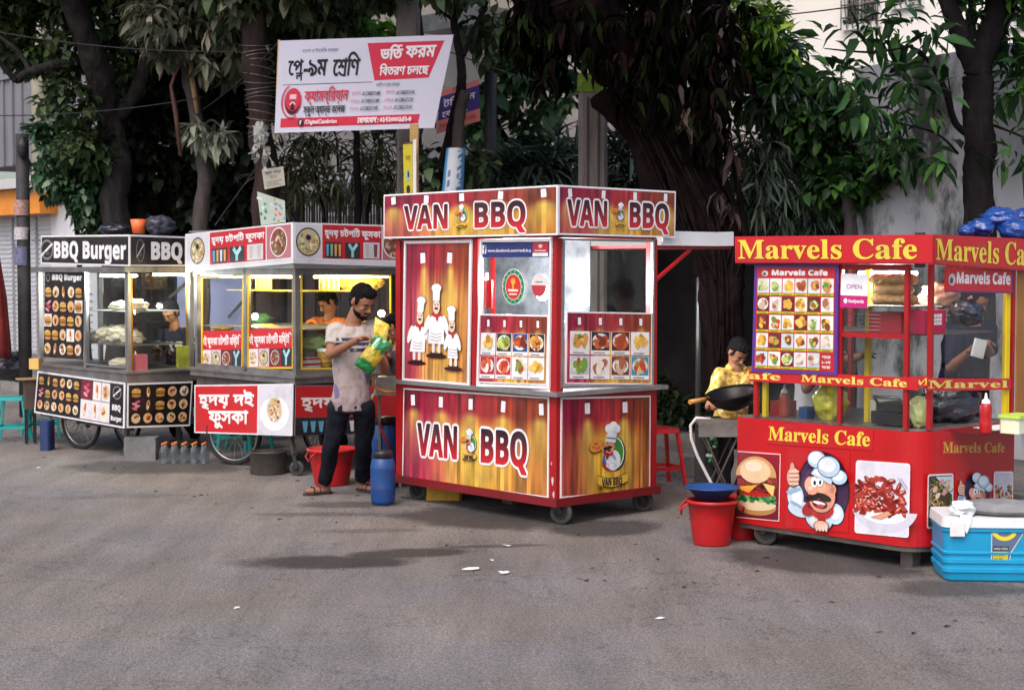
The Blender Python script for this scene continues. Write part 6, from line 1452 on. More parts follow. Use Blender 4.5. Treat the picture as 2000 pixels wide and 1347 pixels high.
    # eyes, eyebrows
    for k in (-1, 1):
        e = MB(); ballT(e, H - hu * .004 * s + f3 * .076 * s + hr * .030 * k * s, hr, f3, hu, .015 * s, .010 * s, .0035 * s, 10, 6); e.build('eye', EYEM, root, off=base)
        e = MB(); ballT(e, H - hu * .005 * s + f3 * .083 * s + hr * .031 * k * s, hr, f3, hu, .0065 * s, .005 * s, .0055 * s, 8, 6); e.build('pupil', HAIR, root, off=base)
        e = MB(); e.tube([H + hu * .018 * s + f3 * .086 * s + hr * .012 * k * s, H + hu * .023 * s + f3 * .083 * s + hr * .030 * k * s, H + hu * .016 * s + f3 * .070 * s + hr * .048 * k * s], [.003 * s, .0045 * s, .002 * s], 6); e.build('eyebrow', HAIR, root, off=base)
    # hair
    h = MB(); ballT(h, H + hu * .036 * s - f3 * .022 * s, hr, f3, hu, .080 * s, .092 * s, .089 * s, 20, 14); ballT(h, H + hu * .085 * s + f3 * .030 * s, hr, f3, hu, .062 * s, .055 * s, .036 * s); ballT(h, H - hu * .010 * s - f3 * .050 * s, hr, f3, hu, .066 * s, .055 * s, .07 * s)
    for k in (-1, 1): ballT(h, H + hu * .018 * s + f3 * .006 * s + hr * .069 * k * s, hr, f3, hu, .010 * s, .028 * s, .035 * s)
    bodymesh('hair', h, HAIR, root, base, .006, 2, wrinkle=.008, wsc=70)
    if beard:
        h = MB(); ballT(h, H - hu * .052 * s + f3 * .021 * s, hr, f3, hu, .0598 * s, .0655 * s, .0635 * s, 24, 16); ballT(h, H - hu * .088 * s + f3 * .050 * s, hr, f3, hu, .030 * s, .028 * s, .022 * s)
        keep = [i for i, f_ in enumerate(h.f) if all(((Vector(h.v[j]) - H).dot(hu) < -.042 * s - .3 * max(0, (Vector(h.v[j]) - H).dot(f3) - .07 * s) - (.028 * s if (Vector(h.v[j]) - H).dot(f3) > .068 * s else 0)) for j in f_)]
        h.f = [h.f[i] for i in keep]; h.sm = [h.sm[i] for i in keep]; h.mi = [h.mi[i] for i in keep]; h.build('beard', HAIR, root, off=base)
        h = MB(); h.tube([H - hu * .046 * s + f3 * .083 * s + hr * k * .028 * s for k in (-1, -.4, .4, 1)], [.003 * s, .006 * s, .006 * s, .003 * s], 6); h.build('moustache', HAIR, root, off=base)
    # shirt
    c = MB(); tors(c, 1.06, 0, 6, .010); loft(c, [(T(-.13), br, .150 * k_ * fat, bft, .118 * sc), (T(.02), br, .155 * k_ * fat, bft, .118 * sc), (T(.15), br, .148 * k_ * fat, bft, .11 * sc)])
    for S_ in 'RL':
        sh, el = J['sh' + S_], J['el' + S_]; cone(c, T(.88), sh, .066 * sc, .066 * sc); c.tube([sh, sh.lerp(el, sleeve)], [.066 * sc * fat, .060 * sc], 12); c.ball(sh, .066 * sc, n=12, m=8)
    if collar: c.tube([ne + bf * .05 + br * .05, ne + up * .02 + br * .065, ne - bf * .06 + up * .03, ne + up * .02 - br * .065, ne + bf * .05 - br * .05], [.014, .018, .018, .018, .014], 8)
    bodymesh('shirt', c, shirt, root, base, .0085, 2, wrinkle=.010, colfn=(lambda p: shirtfn(p, T, br, bf, J)) if shirtfn else None)
    # trousers
    c = MB(); loft(c, [(T(-.16), br, .145 * k_, bf, .105 * sc), (T(-.02), br, .150 * k_, bf, .112 * sc), (T(.10), br, .138 * k_, bf, .10 * sc)])
    for S_ in 'RL':
        hp, kn, an = J['hp' + S_], J['kn' + S_], J['an' + S_]; cone(c, hp, kn, .087 * sc, .065 * sc); c.tube([kn, kn.lerp(an, .5), kn.lerp(an, .95)], [.065 * sc, .060 * sc, .057 * sc], 14)
    bodymesh('trousers', c, trousers, root, base, .009, 2, wrinkle=.013, wsc=12)
    for S_ in 'RL':
        an, toe = J['an' + S_], J['toe' + S_]; td = (toe - an); td.z = 0; td = td.normalized(); sd = td.cross(up); o_ = Vector((an.x, an.y, base[2])); z_ = MB()
        P = [(-.055, .030), (-.02, .040), (.05, .040), (.12, .050), (.165, .036), (.185, 0)]
        out = [o_ + td * a * sc + sd * w_ * sc for a, w_ in P] + [o_ + td * a * sc - sd * w_ * sc for a, w_ in P[:-1][::-1]]
        n = len(out); vs = [p + up * .002 for p in out] + [p + up * .018 for p in out]
        z_.add(vs, [tuple(range(n))[::-1], tuple(range(n, 2 * n))] + [(i, (i + 1) % n, n + (i + 1) % n, n + i) for i in range(n)])
        for a in (.06, .11): z_.tube([o_ + td * a * sc + sd * .044 * sc + up * .012, o_ + td * (a - .01) * sc + sd * .02 * sc + up * .060 * sc, o_ + td * (a - .01) * sc - sd * .02 * sc + up * .060 * sc, o_ + td * a * sc - sd * .044 * sc + up * .012], .007, 6)
        z_.build('sandal', mat('sandal_leather', (.035, .02, .018), .6), root, off=base)
    return root
def joints(Y, d, **kw):
    J = {}
    for k, v in d.items(): J[k] = at(v[0], v[1], Y + (v[2] if len(v) > 2 else 0))
    return J
denim = mat('dark_trousers', (.012, .013, .020), .9, spec=.08, var=.35, vscale=8, bump=.3, bscale=90)
# the standing man
Y = 11.85
base = gp(668, 974); base.z = 0
J = joints(Y, dict(head=(708, 589, -.05), neck=(689, 633), pelvis=(686, 782), shR=(655, 645, -.03), shL=(733, 641, .05), elR=(645, 692, -.12), wrR=(697, 664, -.30), hdR=(722, 657, -.33), elL=(752, 722, -.04), wrL=(748, 706, -.22), hdL=(728, 694, -.32),
   hpR=(664, 796), hpL=(710, 796), knR=(653, 880, -.05), knL=(709, 880, -.03), anR=(633, 957, 0), anL=(708, 950, .08), toeR=(606, 960, -.04), toeL=(732, 955, .0)))
for S_, px, py in (('R', 634, 964), ('L', 708, 958)): g_ = gp(px, py); J['an' + S_] = Vector((g_.x, g_.y, .085)); 
J['toeR'] = J['anR'] + Vector((-.14, -.10, 0)); J['toeL'] = J['anL'] + Vector((.10, -.14, 0))
J['knR'] = J['hpR'].lerp(J['anR'], .52) + Vector((-.0, -.05, 0)); J['knL'] = J['hpL'].lerp(J['anL'], .52) + Vector((.01, -.05, 0))
def man_shirt(p, T, br, bf, J):
    q = p - T(0); h = q.z / (T(1) - T(0)).z; x = q.dot(br)
    n = mnoise.noise(p * 22); n2 = mnoise.noise(p * 7 + Vector((3, 1, 2)))
    c = Vector((.68, .64, .62)).lerp(Vector((.54, .47, .48)), max(0, min(1, .75 - h)) + .25 * n2)
    if n > .30: c = c * .90
    if .60 < h < .84 and abs(x - .0) < .12 and q.dot(bf) > 0:
        b_ = (h - .60) / .24
        if (.55 < b_ < .72 or .80 < b_ < .95 or .2 < b_ < .38) and mnoise.noise(p * 40) > -.25 - .2 * b_: c = Vector((.16, .17, .30))
    if h < .42 and mnoise.noise(p * 9 + Vector((9, 9, 9))) > .52: c = Vector((.40, .36, .48))
    return tuple(max(0, min(1, v)) for v in c)
cloth_a = mat('shirt_cloth', rough=.9, attr=True, bump=.2, bscale=120)
person('bearded man in a stained pinkish-white T-shirt and dark trousers, standing holding a snack bag', base, J, (.62, -.62, -.50), (.22, -.97, 0), cloth_a, denim, 1.0, man_shirt, beard=True, hs=1.07, curl=(.9, .7), palm=((0, -.3, -1), (-.6, .2, .8)))
# small helper to make seated / half hidden people quickly
def simple_person(label, Y, head, lean, facing, face, hands, shirt, fn=None, sc=.92, hipdy=200, gz=0.0, elb=None, **kw):
    hx, hy = head; k = F_PX / Y; up_ = lambda m: m * k
    f = Vector(facing).normalized(); r = f.cross(Vector((0, 0, 1))); rx = r.x
    H = at(hx, hy, Y); ne = H + Vector((lean[0] * .35, lean[1] * .35, -.155 * sc)); pe = ne + Vector((lean[0], lean[1], -.52 * sc))
    J = dict(head=H, neck=ne, pelvis=pe, shR=ne + r * .165 * sc + Vector((0, 0, -.05 * sc)), shL=ne - r * .165 * sc + Vector((0, 0, -.05 * sc)))
    for S_, sg, hp_ in (('R', 1, hands[0]), ('L', -1, hands[1])):
        w_ = at(*hp_) if hp_ else J['sh' + S_] + Vector((0, 0, -.5 * sc)) + f * .1; e_ = (J['sh' + S_] + w_) / 2
        dl = (w_ - J['sh' + S_]).length; ext = math.sqrt(max(0, (.27 * sc) ** 2 - (dl / 2) ** 2)); e_ = e_ + (r * sg * .35 + Vector((0, 0, -.9)) - f * .15).normalized() * ext
        if dl > .54 * sc: w_ = J['sh' + S_] + (w_ - J['sh' + S_]) * (.54 * sc / dl)
        J['el' + S_] = e_; J['wr' + S_] = w_ - (w_ - e_).normalized() * .05 * sc
        hp = pe + r * sg * .09 * sc + Vector((0, 0, -.04)); an = Vector((hp.x + r.x * sg * .02, hp.y + r.y * sg * .02, gz + .085)); J['hp' + S_] = hp; J['an' + S_] = an
        J['kn' + S_] = hp.lerp(an, .5) + f * .05 + f * max(0, .38 * sc * 2 - (hp - an).length) * .5; J['toe' + S_] = an + f * .15
    return person(label, Vector((pe.x, pe.y, gz)), J, face, facing, shirt, denim, sc, fn, **kw)
def navy_print(p, T, br, bf, J):
    q = p - T(0); h = q.z / (T(1) - T(0)).z; x = q.dot(br)
    if .28 < h < .75 and abs(x) < .09 and q.dot(bf) > 0 and mnoise.noise(p * 26) > .12: return (.86, .84, .82) if h > .55 else (.78, .55, .25)
    for S_ in 'RL':
        d = (p - J['sh' + S_]).length
        if .125 < d < .145 or .165 < d < .185:
            if abs(x) > .17: return (.82, .84, .88)
    return (.11, .13, .21)
simple_person('boy in a navy T-shirt with white sleeve stripes working behind the black food cart', 15.35, (333, 611), (.10, .06), (-.45, -.85, 0), (-.35, -.75, -.5), ((308, 684, 15.1), (352, 714, 15.0)), cloth_a, navy_print, sc=.95)
def yellow_shirt(p, T, br, bf, J):
    n = mnoise.noise(p * 26) + .6 * mnoise.noise(p * 55)
    if n > .28: return (.62, .42, .16)
    if n < -.45: return (.90, .86, .62)
    return (.74, .64, .32)
simple_person('boy in a yellow patterned shirt bending over the black wok', 11.7, (1441, 688), (-.03, .09), (.35, -.9, 0), (.35, -.65, -.68), ((1392, 790, 11.45), (1445, 795, 11.4)), cloth_a, yellow_shirt, sc=.78, hs=1.12, sleeve=.72, fat=1.05, collar=True, curl=(1.1, .8), gz=0)
grey_cl = mat('black_shirt', (.025, .024, .030), .85, bump=.2, bscale=90)
simple_person('person in a dark shirt reaching out between the standing man and the tall kiosk', 12.7, (772, 640), (.12, .05), (-.8, -.6, 0), (-.75, -.5, -.45), ((748, 690, 12.35), (742, 766, 12.35)), grey_cl, None, sc=.95)
simple_person('person in an orange shirt serving behind the yellow-lit windows of the steel cart', 14.6, (640, 590), (.03, .08), (-.6, -.8, 0), (-.7, -.4, -.6), ((596, 640, 14.2), (628, 655, 14.1)), mat('orange_shirt', lin('#d8742a'), .85), None, sc=.95, sleeve=.95)
simple_person('person in a navy shirt behind the rightmost kiosk glass, holding a white packet', 11.0, (1905, 585), (-.08, .05), (.5, -.85, 0), (.6, -.5, -.55), ((1900, 680, 10.6), (1925, 668, 10.65)), mat('navy_shirt', (.009, .010, .028), .9, spec=.1, bump=.2, bscale=90), None, sc=1.0, sleeve=.98)
for _p in [o for o in bpy.data.objects if o.get('label', '').startswith('person in a navy')]: pass
simple_person('person in a white shirt behind the framed menu, one hand showing past its edge', 10.9, (1600, 640), (-.02, .08), (.7, -.7, 0), (.7, -.5, -.5), ((1625, 700, 10.6), (1690, 692, 10.55)), mat('white_shirt', (.6, .62, .65), .85), None, sc=.95, curl=(.6, .15))

# ================================================================== loose things
def crumple(c, rx, ry, rz, seed=0, k=.22, n=36, m=24, fr=2.6):
    b = MB(); V_ = []
    for i in range(m + 1):
        ph = math.pi * i / m
        for j in range(n):
            t = 2 * math.pi * j / n; d = Vector((math.sin(ph) * math.cos(t), math.sin(ph) * math.sin(t), math.cos(ph))); q = d * fr + Vector((seed * 5.3, seed * 1.7, 0))
            e = 1 + k * (mnoise.noise(q) + .6 * abs(mnoise.noise(q * 2.1)) + .35 * abs(mnoise.noise(q * 4.7)))
            V_.append((c[0] + d.x * rx * e, c[1] + d.y * ry * e, c[2] + max(-.92, d.z) * rz * e))
    b.add(V_, [(i * n + j, (i + 1) * n + j, (i + 1) * n + (j + 1) % n, i * n + (j + 1) % n) for i in range(m) for j in range(n)], True)
    return b
def put(mb, name, m, label, cat, loc, group=None, col=False):
    """one mesh, one thing, its origin at loc"""
    o = mb.build(name, m, None, off=loc, loc=loc, col=col); return tag(o, label, cat, group)
def bag(name, label, cat, px, py, Y, rxp, ryp, ry, m, seed, k=.22, group=None, fr=2.6):
    c = at(px, py, Y); s_ = Y / F_PX; mb = crumple(c, rxp * s_, ry, ryp * s_, seed, k, fr=fr); return put(mb, name, m, label, cat, Vector((c.x, c.y, c.z - ryp * s_ * .92)), group)
bluebag = mat('blue_polythene', lin('#123f8e'), .25, spec=.6, coat=.3, var=.25, vscale=12, bump=.6, bscale=30)
blackbag = mat('black_polythene', (.016, .016, .028), .22, spec=.6, coat=.4, bump=.6, bscale=25)
G_ = 'blue plastic bags on the roof of the rightmost kiosk'
bag('plastic_bag', 'smallest blue plastic bag at the left end of the heap on the roof', 'bag', 1887, 451, 9.6, 15, 12, .06, bluebag, 1, group=G_)
bag('plastic_bag', 'round blue plastic bag second from the left on the roof, touching the smallest one', 'bag', 1915, 445, 9.7, 24, 17, .09, bluebag, 2, group=G_)
bag('plastic_bag', 'highest blue plastic bag on the roof, heaped over the others', 'bag', 1952, 427, 9.9, 34, 21, .13, bluebag, 3, group=G_)
bag('plastic_bag', 'blue plastic bag nearest the right edge of the photo, on the roof', 'bag', 1982, 450, 9.7, 30, 20, .10, bluebag, 4, group=G_)
bag('plastic_bag', 'blue plastic bag at the back of the heap, cut off by the frame edge', 'bag', 2005, 428, 10.1, 34, 20, .10, bluebag, 5, group=G_)
bag('sack', 'flat black polythene sack on the left of the black cart roof', 'sack', 226, 447, 15.0, 30, 12, .14, blackbag, 6, group='things on the roof of the black food cart')
bag('sack', 'bulging grey-black sack on the right of the black cart roof', 'sack', 313, 441, 14.9, 26, 19, .14, mat('grey_sack', (.05, .05, .075), .35, var=.3, bump=.5, bscale=20), 7, k=.3, group='things on the roof of the black food cart')
c = at(271, 456, 14.9); o = MB().lathe([(.0, 0), (.055, 0), (.075, .13), (.07, .13), (.052, .012), (0, .012)], (0, 0, 0), 20).build('tub', mat('orange_plastic', lin('#f0703a'), .4), None, loc=c); tag(o, 'orange plastic tub between the two dark sacks on the cart roof', 'tub', 'things on the roof of the black food cart')

def stool(px, py, Y, label, m, parent=None, h=.42, rz=.4, group='teal plastic stools'):
    p = Vector(((px - CX) / F_PX * Y, Y, 0)) if py is None else gp(px, py); r = empty('stool', p, rz, label, 'stool', group)
    s_ = MB(); s_.prism([(x * .13, y * .13) for x, y in ((-1, -.8), (-.8, -1), (.8, -1), (1, -.8), (1, .8), (.8, 1), (-.8, 1), (-1, .8))], h - .035, h, .95); s_.build('seat', m, r)
    for sx in (-1, 1):
        for sy in (-1, 1): MB().beam((sx * .105, sy * .105, h - .036), (sx * .155, sy * .155, 0), .035, .022).build('leg', m, r)
    rg = MB()
    for k in (-1, 1): rg.beam((-.130, k * .138, .14), (.130, k * .138, .14), .012, .028); rg.beam((k * .138, -.130, .14), (k * .138, .130, .14), .012, .028)
    rg.build('rung', m, r); return r
stool(27, 860, 16, 'teal plastic stool nearest the left edge of the photo', M['teal'], rz=.15, h=.44)
stool(80, 852, 16, 'teal plastic stool half hidden by the front wheel end of the black food cart', M['teal'], rz=.5, h=.44)
stool(452, 880, 15, 'teal plastic stool seen through the bicycle wheel of the steel food cart', M['teal'], rz=.3)
stool(487, 876, 15, 'teal plastic stool behind the dented metal pot', M['teal'], rz=.8)
rs = stool(1288, 946, 12, 'red plastic stool behind the right rear corner of the tall kiosk', M['redpl'], rz=.35, h=.45, group='red plastic stool')
# brown cabinet and tray at the left end
c = empty('side_table', gp(60, 866), .5, 'small brown cupboard with a tray on top beside the black food cart', 'side table')
[MB().beam((sx * .04, sy * .04, .34), (sx * .04, sy * .04, 0), .014).build('leg', M['darkmetal'], c) for sx in (-1, 1) for sy in (-1, 1)]; MB().box(-.055, .055, -.055, .055, .34, .62).build('cupboard', mat('brown_board2', (.075, .05, .04), .7, var=.3), c); MB().box(-.12, .08, -.08, .08, .625, .64).build('tray_top', M['cardb'], c)
c = at(69, 708, 15.3); put(MB().box(c.x - .045, c.x + .045, c.y - .05, c.y + .05, c.z - .06, c.z + .04), 'carton', mat('yellow_card', lin('#d8b060'), .7), 'small yellow carton on the tray beside the black food cart', 'carton', Vector((c.x, c.y, c.z - .06)))
# containers
def bucket(px, py, r0, r1, h, m, label, cat='bucket', name='bucket', rim=True, group='buckets and tubs on the road', parts=True, lidm=None):
    p = gp(px, py); r = empty(name, p, random.random(), label, cat, group); b = MB()
    b.lathe([(0, .0), (r0 * .97, .0), (r0, .012), (r0 + (r1 - r0) * .55, h * .55), (r0 + (r1 - r0) * .58, h * .57), (r1, h), (r1 + .012, h), (r1 + .012, h - .022), (r1 + .002, h - .024), (r1 - .004, h - .01), (r0 * .93, .02), (0, .02)], n=32); b.build('tub_body', m, r)
    hd = MB()
    for k in (-1, 1): hd = MB(); hd.tube([(k * (r1 + .005), -.045, h - .02), (k * (r1 + .045), -.035, h - .05), (k * (r1 + .040), 0, h - .09), (k * (r1 + .045), .035, h - .05), (k * (r1 + .005), .045, h - .02)], .007, 6); hd.build('handle', m, r)
    return r
bucket(648, 946, .135, .185, .29, M['redpl'], 'large red tub standing behind the legs of the bearded man', 'tub')
bucket(742, 940, .10, .15, .27, M['redpl'], 'red tub behind the front blue drum', 'tub')
bucket(1390, 1062, .115, .150, .28, M['redpl'], 'red bucket with a blue basin on it below the cooking stand', 'bucket')
bucket(1446, 1050, .10, .13, .26, M['redpl'], 'second red bucket, half behind the left edge of the rightmost kiosk', 'bucket')
p = gp(1390, 1062); b = MB(); b.lathe([(0, .0), (.09, .0), (.155, .065), (.172, .068), (.172, .074), (.150, .072), (.085, .008), (0, .008)], n=32); o = b.build('basin', M['bluepl'], None, loc=p + Vector((0, 0, .285))); tag(o, 'shallow blue plastic basin resting on the red bucket', 'basin', 'buckets and tubs on the road')
def drum(px, py, r, h, label):
    p = gp(px, py); d = empty('drum', p, 0, label, 'drum', 'blue plastic drums'); b = MB()
    b.lathe([(0, 0), (r * .86, 0), (r * .97, .03), (r, h * .3), (r * 1.02, h * .33), (r, h * .36), (r, h * .7), (r * 1.02, h * .73), (r, h * .76), (r * .92, h * .88), (r * .72, h * .95), (r * .70, h)], n=32); b.build('drum_body', M['bluepl'], d)
    MB().lathe([(0, h + .03), (r * .74, h + .028), (r * .78, h + .015), (r * .78, h - .03), (r * .72, h - .031)], n=28).build('lid', M['black'], d); return d
drum(748, 984, .090, .36, 'blue plastic drum with a black lid beside the left wheel of the tall kiosk')
drum(752, 950, .11, .52, 'taller blue drum further back behind the first one')
p = gp(524, 924); b = MB(); b.lathe([(0, 0), (.145, 0), (.150, .01), (.150, .175), (.158, .18), (.158, .188), (.145, .188), (.143, .02), (0, .02)], n=32); tag(b.build('pot', mat('sooty_metal', (.10, .09, .085), .5, metal=.5, var=.4, dirt=.6), None, loc=p), 'round dented metal pot on the road under the steel food cart', 'pot')
p = gp(278, 896); put(MB().box(p.x - .14, p.x + .14, p.y - .1, p.y + .1, .0, .20), 'box', mat('grey_box', (.15, .15, .155), .7, var=.3, dirt=.5), 'grey box on the ground under the side of the black food cart', 'box', Vector((p.x, p.y, 0)))
p = gp(94, 878); put(MB().box(p.x - .05, p.x + .04, p.y - .1, p.y + .1, .0, .28, .015), 'bin', mat('dark_blue_bin', (.012, .03, .12), .6, dirt=.5), 'narrow blue bin behind the bicycle wheel of the black food cart', 'bin', Vector((p.x, p.y, 0)))
clearp = glass_mat('clear_plastic', (.80, .84, .88), 1.6, film=.25)
b = MB(); b.lathe([(0, 0), (.031, 0), (.034, .008), (.034, .12), (.030, .15), (.013, .185), (.012, .20)], n=16)
proto = None
for i in range(3):
    for j in range(5):
        p = gp(357, 905) + Vector((.088 * (j - 2), .075 * (2 - i) * 1.0, 0))
        if proto is None:
            proto = empty('water_bottle', p, 0, 'clear water bottle with an orange cap in the pack under the black food cart', 'bottle', 'clear water bottles with orange caps under the black food cart'); b.build('bottle_body', clearp, proto)
            MB().lathe([(0, .222), (.014, .221), (.015, .218), (.015, .198)], n=14).build('cap', mat('orange_cap', lin('#d8763a'), .5), proto)
        else: q = copy_tree(proto); q.location = p
for o in [o for o in bpy.data.objects if o.name.startswith('water_bottle')]: o.scale = (.85, .85, .8)
bx = gp(868, 974); put(MB().box(bx.x - .13, bx.x + .13, bx.y - .08, bx.y + .1, 0, .10, .02), 'tub', mat('yellow_tub', lin('#c8981e'), .5, dirt=.4), 'low yellow tub lying under the tall kiosk', 'tub', Vector((bx.x, bx.y, 0)))
# snack bags held by the man
foil = mat('printed_foil', rough=.25, attr=True, spec=.6, coat=.4, bump=.5, bscale=40)
def held_bag(pts, Y, label, colf, seed, th=.035):
    TL, TR, BR, BL = [at(px, py, Y) for px, py in pts]; n, m = 14, 18; V_, Cc, Fc = [], [], []
    N = (BR - BL).cross(TL - BL).normalized()
    for side in (1, -1):
        o0 = len(V_)
        for j in range(m + 1):
            for i in range(n + 1):
                u, v = i / n, j / m; e = (math.sin(math.pi * u) ** .5) * (math.sin(math.pi * v) ** .45)
                p = (BL * (1 - u) + BR * u) * (1 - v) + (TL * (1 - u) + TR * u) * v
                q = p * 18 + Vector((seed, 0, side)); p = p + N * side * (th * e + .014 * mnoise.noise(q) + .002) + (TR - TL) * .05 * mnoise.noise(q * .5) * 1
                V_.append(p); Cc.append(lin(colf(u, v)))
        for j in range(m):
            for i in range(n):
                k = o0 + j * (n + 1) + i; f_ = (k, k + 1, k + n + 2, k + n + 1); Fc.append(f_ if side > 0 else f_[::-1])
    c = (TL + TR + BR + BL) / 4; o = link_mesh('snack_bag', [v - c for v in V_], Fc, foil, None, smooth=True, cols=Cc, loc=c); return tag(o, label, 'bag', 'snack bags held by the man')
def green_bag(u, v):
    n = mnoise.noise(Vector((u * 5, v * 6, 1)))
    if v < .26 + .08 * n: return (.03, .42, .19)
    if v > .66 + .1 * n: return (.05, .47, .22) if mnoise.noise(Vector((u * 7, v * 7, 8))) < .28 else (.75, .86, .80)
    return (.70, .60, .12) if n < .25 else (.80, .74, .36)
held_bag([(735, 652), (765, 670), (722, 733), (692, 712)], 11.50, 'green and yellow snack bag in the hands of the bearded man', green_bag, 3, .045)
held_bag([(733, 619), (760, 634), (754, 672), (728, 664)], 11.68, 'crumpled yellow snack bag held just above the green one', lambda u, v: (.86, .74, .20) if mnoise.noise(Vector((u * 6, v * 6, 4))) < .2 else (.93, .87, .50), 5, .03)
mb = MB(); mb.tube([at(x, y, 12.0) for x, y in ((778, 766), (752, 764), (735, 758), (728, 748), (730, 738), (738, 733))], .011, 8); put(mb, 'hose', mat('orange_hose', lin('#e08a3a'), .5), 'orange hose looping out beside the tall kiosk, behind the man', 'hose', at(730, 758, 12.0))
mb = MB(); mb.tube([at(722, 785, 11.95), at(765, 885, 11.95)], .010, 6); put(mb, 'stick', mat('red_stick', lin('#7a1a20'), .5), 'dark red stick slanting down behind the man towards the blue drum', 'stick', at(765, 885, 11.95))
c = at(757, 755, 12.35); mb = MB(); mb.box(c.x - .10, c.x + .12, c.y - .1, c.y + .12, c.z - .06, c.z + .08, .02); mb.box(c.x - .08, c.x - .06, c.y + .06, c.y + .08, 0, c.z - .06); mb.box(c.x + .08, c.x + .10, c.y + .06, c.y + .08, 0, c.z - .06); put(mb, 'burner', M['steel'], 'grey metal burner stand between the man and the tall kiosk', 'burner', Vector((c.x, c.y, 0)))
# cooking stand with wok
sx = at(1400, 820, 10.9); so = empty('cooking_stand', Vector((sx.x, sx.y, 0)), 0, 'grey sheet-metal cooking stand on crossed legs, left of the rightmost kiosk', 'stand')
zt_ = sx.z; L_ = lambda x, y, z: Vector((x, y, z))
mb = MB(); mb.box(-.14, .20, -.14, .16, -.02 + zt_, zt_); mb.box(-.14, .20, -.145, -.141, zt_ - .10, zt_ - .021); mb.build('burner_top', mat('grey_sheet', (.22, .21, .205), .5, metal=.4, var=.4, dirt=.5), so)
for a_, b_ in (((-.13, -.12), (.16, -.12)), ((.16, -.12), (-.13, -.12)), ((-.13, .13), (.16, .13)), ((.16, .13), (-.13, .13))):
    MB().beam((a_[0], a_[1], zt_ - .02), (b_[0], b_[1] + (.012 if a_[0] > 0 else 0), 0), .022, .01).build('leg', M['dirty_steel'], so)
wc = at(1432, 768, 11.0)
wk = empty('wok', wc, 0, 'large black wok with a wooden handle on the cooking stand', 'wok')
rot = Matrix.Rotation(R(-10), 3, 'Y') @ Matrix.Rotation(R(8), 3, 'X')
def rotv(mb, m_): mb.v = [tuple(m_ @ Vector(v)) for v in mb.v]; return mb
mb = MB(); mb.lathe([(0, -.105), (.06, -.10), (.13, -.065), (.175, -.01), (.190, .015), (.193, .013), (.178, -.018), (.13, -.075), (.06, -.11), (0, -.115)], n=36); rotv(mb, rot).build('pan', mat('black_iron', (.012, .011, .012), .4, metal=.6, var=.3), wk)
mb = MB(); hdp = at(1347, 785, 10.9) - wc; mb.tube([Vector((-.17, 0, -.035)), hdp], [.014, .017], 10); mb.build('handle', mat('handle_wood', lin('#c8904a'), .5, var=.2), wk)
mb = MB(); mb.tube([at(x, y, 10.7) for x, y in ((1388, 818), (1360, 816), (1349, 830), (1350, 856), (1362, 890), (1385, 935), (1412, 985), (1440, 1030), (1458, 1052))], .011, 8); put(mb, 'gas_hose', mat('white_hose', (.62, .60, .57), .5), 'white hose curving from the cooking stand to the wheel of the rightmost kiosk', 'hose', gp(1458, 1065))
c = at(1392, 880, 11.15)
mb = MB(); mb.lathe([(0, -.34), (.12, -.34), (.13, -.31), (.125, 0), (.11, .12), (.09, .2), (.05, .22)], (c.x, c.y, c.z + .02), 20, sy=.6)
put(mb, 'black_bag', mat('black_cloth', (.018, .02, .024), .9, bump=.3, bscale=30), 'black bag with a green mark standing behind the cooking stand', 'bag', Vector((c.x, c.y, c.z - .34)))
a = Art(.10, .26, '#14161a'); 
for i in range(16): a.lay = i * .3; a.ell(random.uniform(.02, .08), random.uniform(.02, .24), .016, .012, random.choice(['#2a8a4a', '#3aa85a', '#cfe0d4', '#1f5a34']), rot=random.uniform(0, 180), n=7)
q = [at(1378, 838, 11.02), at(1404, 838, 11.02), at(1402, 908, 11.02), at(1376, 908, 11.02)]; a.build(q, 'green_print', bpy.data.objects['black_bag'], thick=.003, off=Vector((c.x, c.y, c.z - .34)))

# cool box
p0 = gp(1845, 1136); cb = empty('cool_box', p0, R(-3.5), 'turquoise cool box with a white rim, at the right edge of the photo', 'cool box')
ct = mat('turquoise_plastic', lin('#1591bf'), .38, var=.08, vscale=5, dirt=.12)
Wc, Dc, Hc = .66, .38, .30
def rb(x0, x1, y0, y1, r=.05, n=5):
    P = []
    for cx, cy, a0 in ((x1 - r, y0 + r, -90), (x1 - r, y1 - r, 0), (x0 + r, y1 - r, 90), (x0 + r, y0 + r, 180)):
        for k in range(n + 1): t = R(a0 + 90 * k / n); P.append((cx + r * math.cos(t), cy + r * math.sin(t)))
    return P
mb = MB(); prof = [(0, -.018), (.012, -.006), (.05, 0), (.055, .008), (.075, .008), (.08, 0), (.10, 0), (.105, .008), (.125, .008), (.13, 0), (.15, 0), (.155, .008), (.165, .008), (.17, .002), (.23, .004), (Hc - .03, .004), (Hc - .022, .012), (Hc, .012)]
V_ = []; 
for z, e in prof: V_ += [(x, y, z) for x, y in rb(-e, Wc + e, -e, Dc + e)]
n = len(rb(0, 1, 0, 1)); mb.add(V_, [(i * n + j, i * n + (j + 1) % n, (i + 1) * n + (j + 1) % n, (i + 1) * n + j) for i in range(len(prof) - 1) for j in range(n)], False)
mb.f.append(list(range(n))[::-1]); mb.sm.append(False); mb.mi.append(0); mb.f.append([(len(prof) - 1) * n + j for j in range(n)]); mb.sm.append(False); mb.mi.append(0)
mb.build('box_body', ct, cb)
mb = MB(); mb.prism(rb(-.018, Wc + .018, -.018, Dc + .018), Hc + .001, Hc + .055, .985); mb.build('lid_rim', mat('offwhite_plastic', (.72, .72, .73), .4, var=.05, dirt=.15), cb)
mb = MB(); mb.prism(rb(.02, .10, -.030, -.019, .004, 2), Hc - .045, Hc + .03); mb.build('latch', mat('offwhite_plastic', (.7, .7, .7), .4), cb)
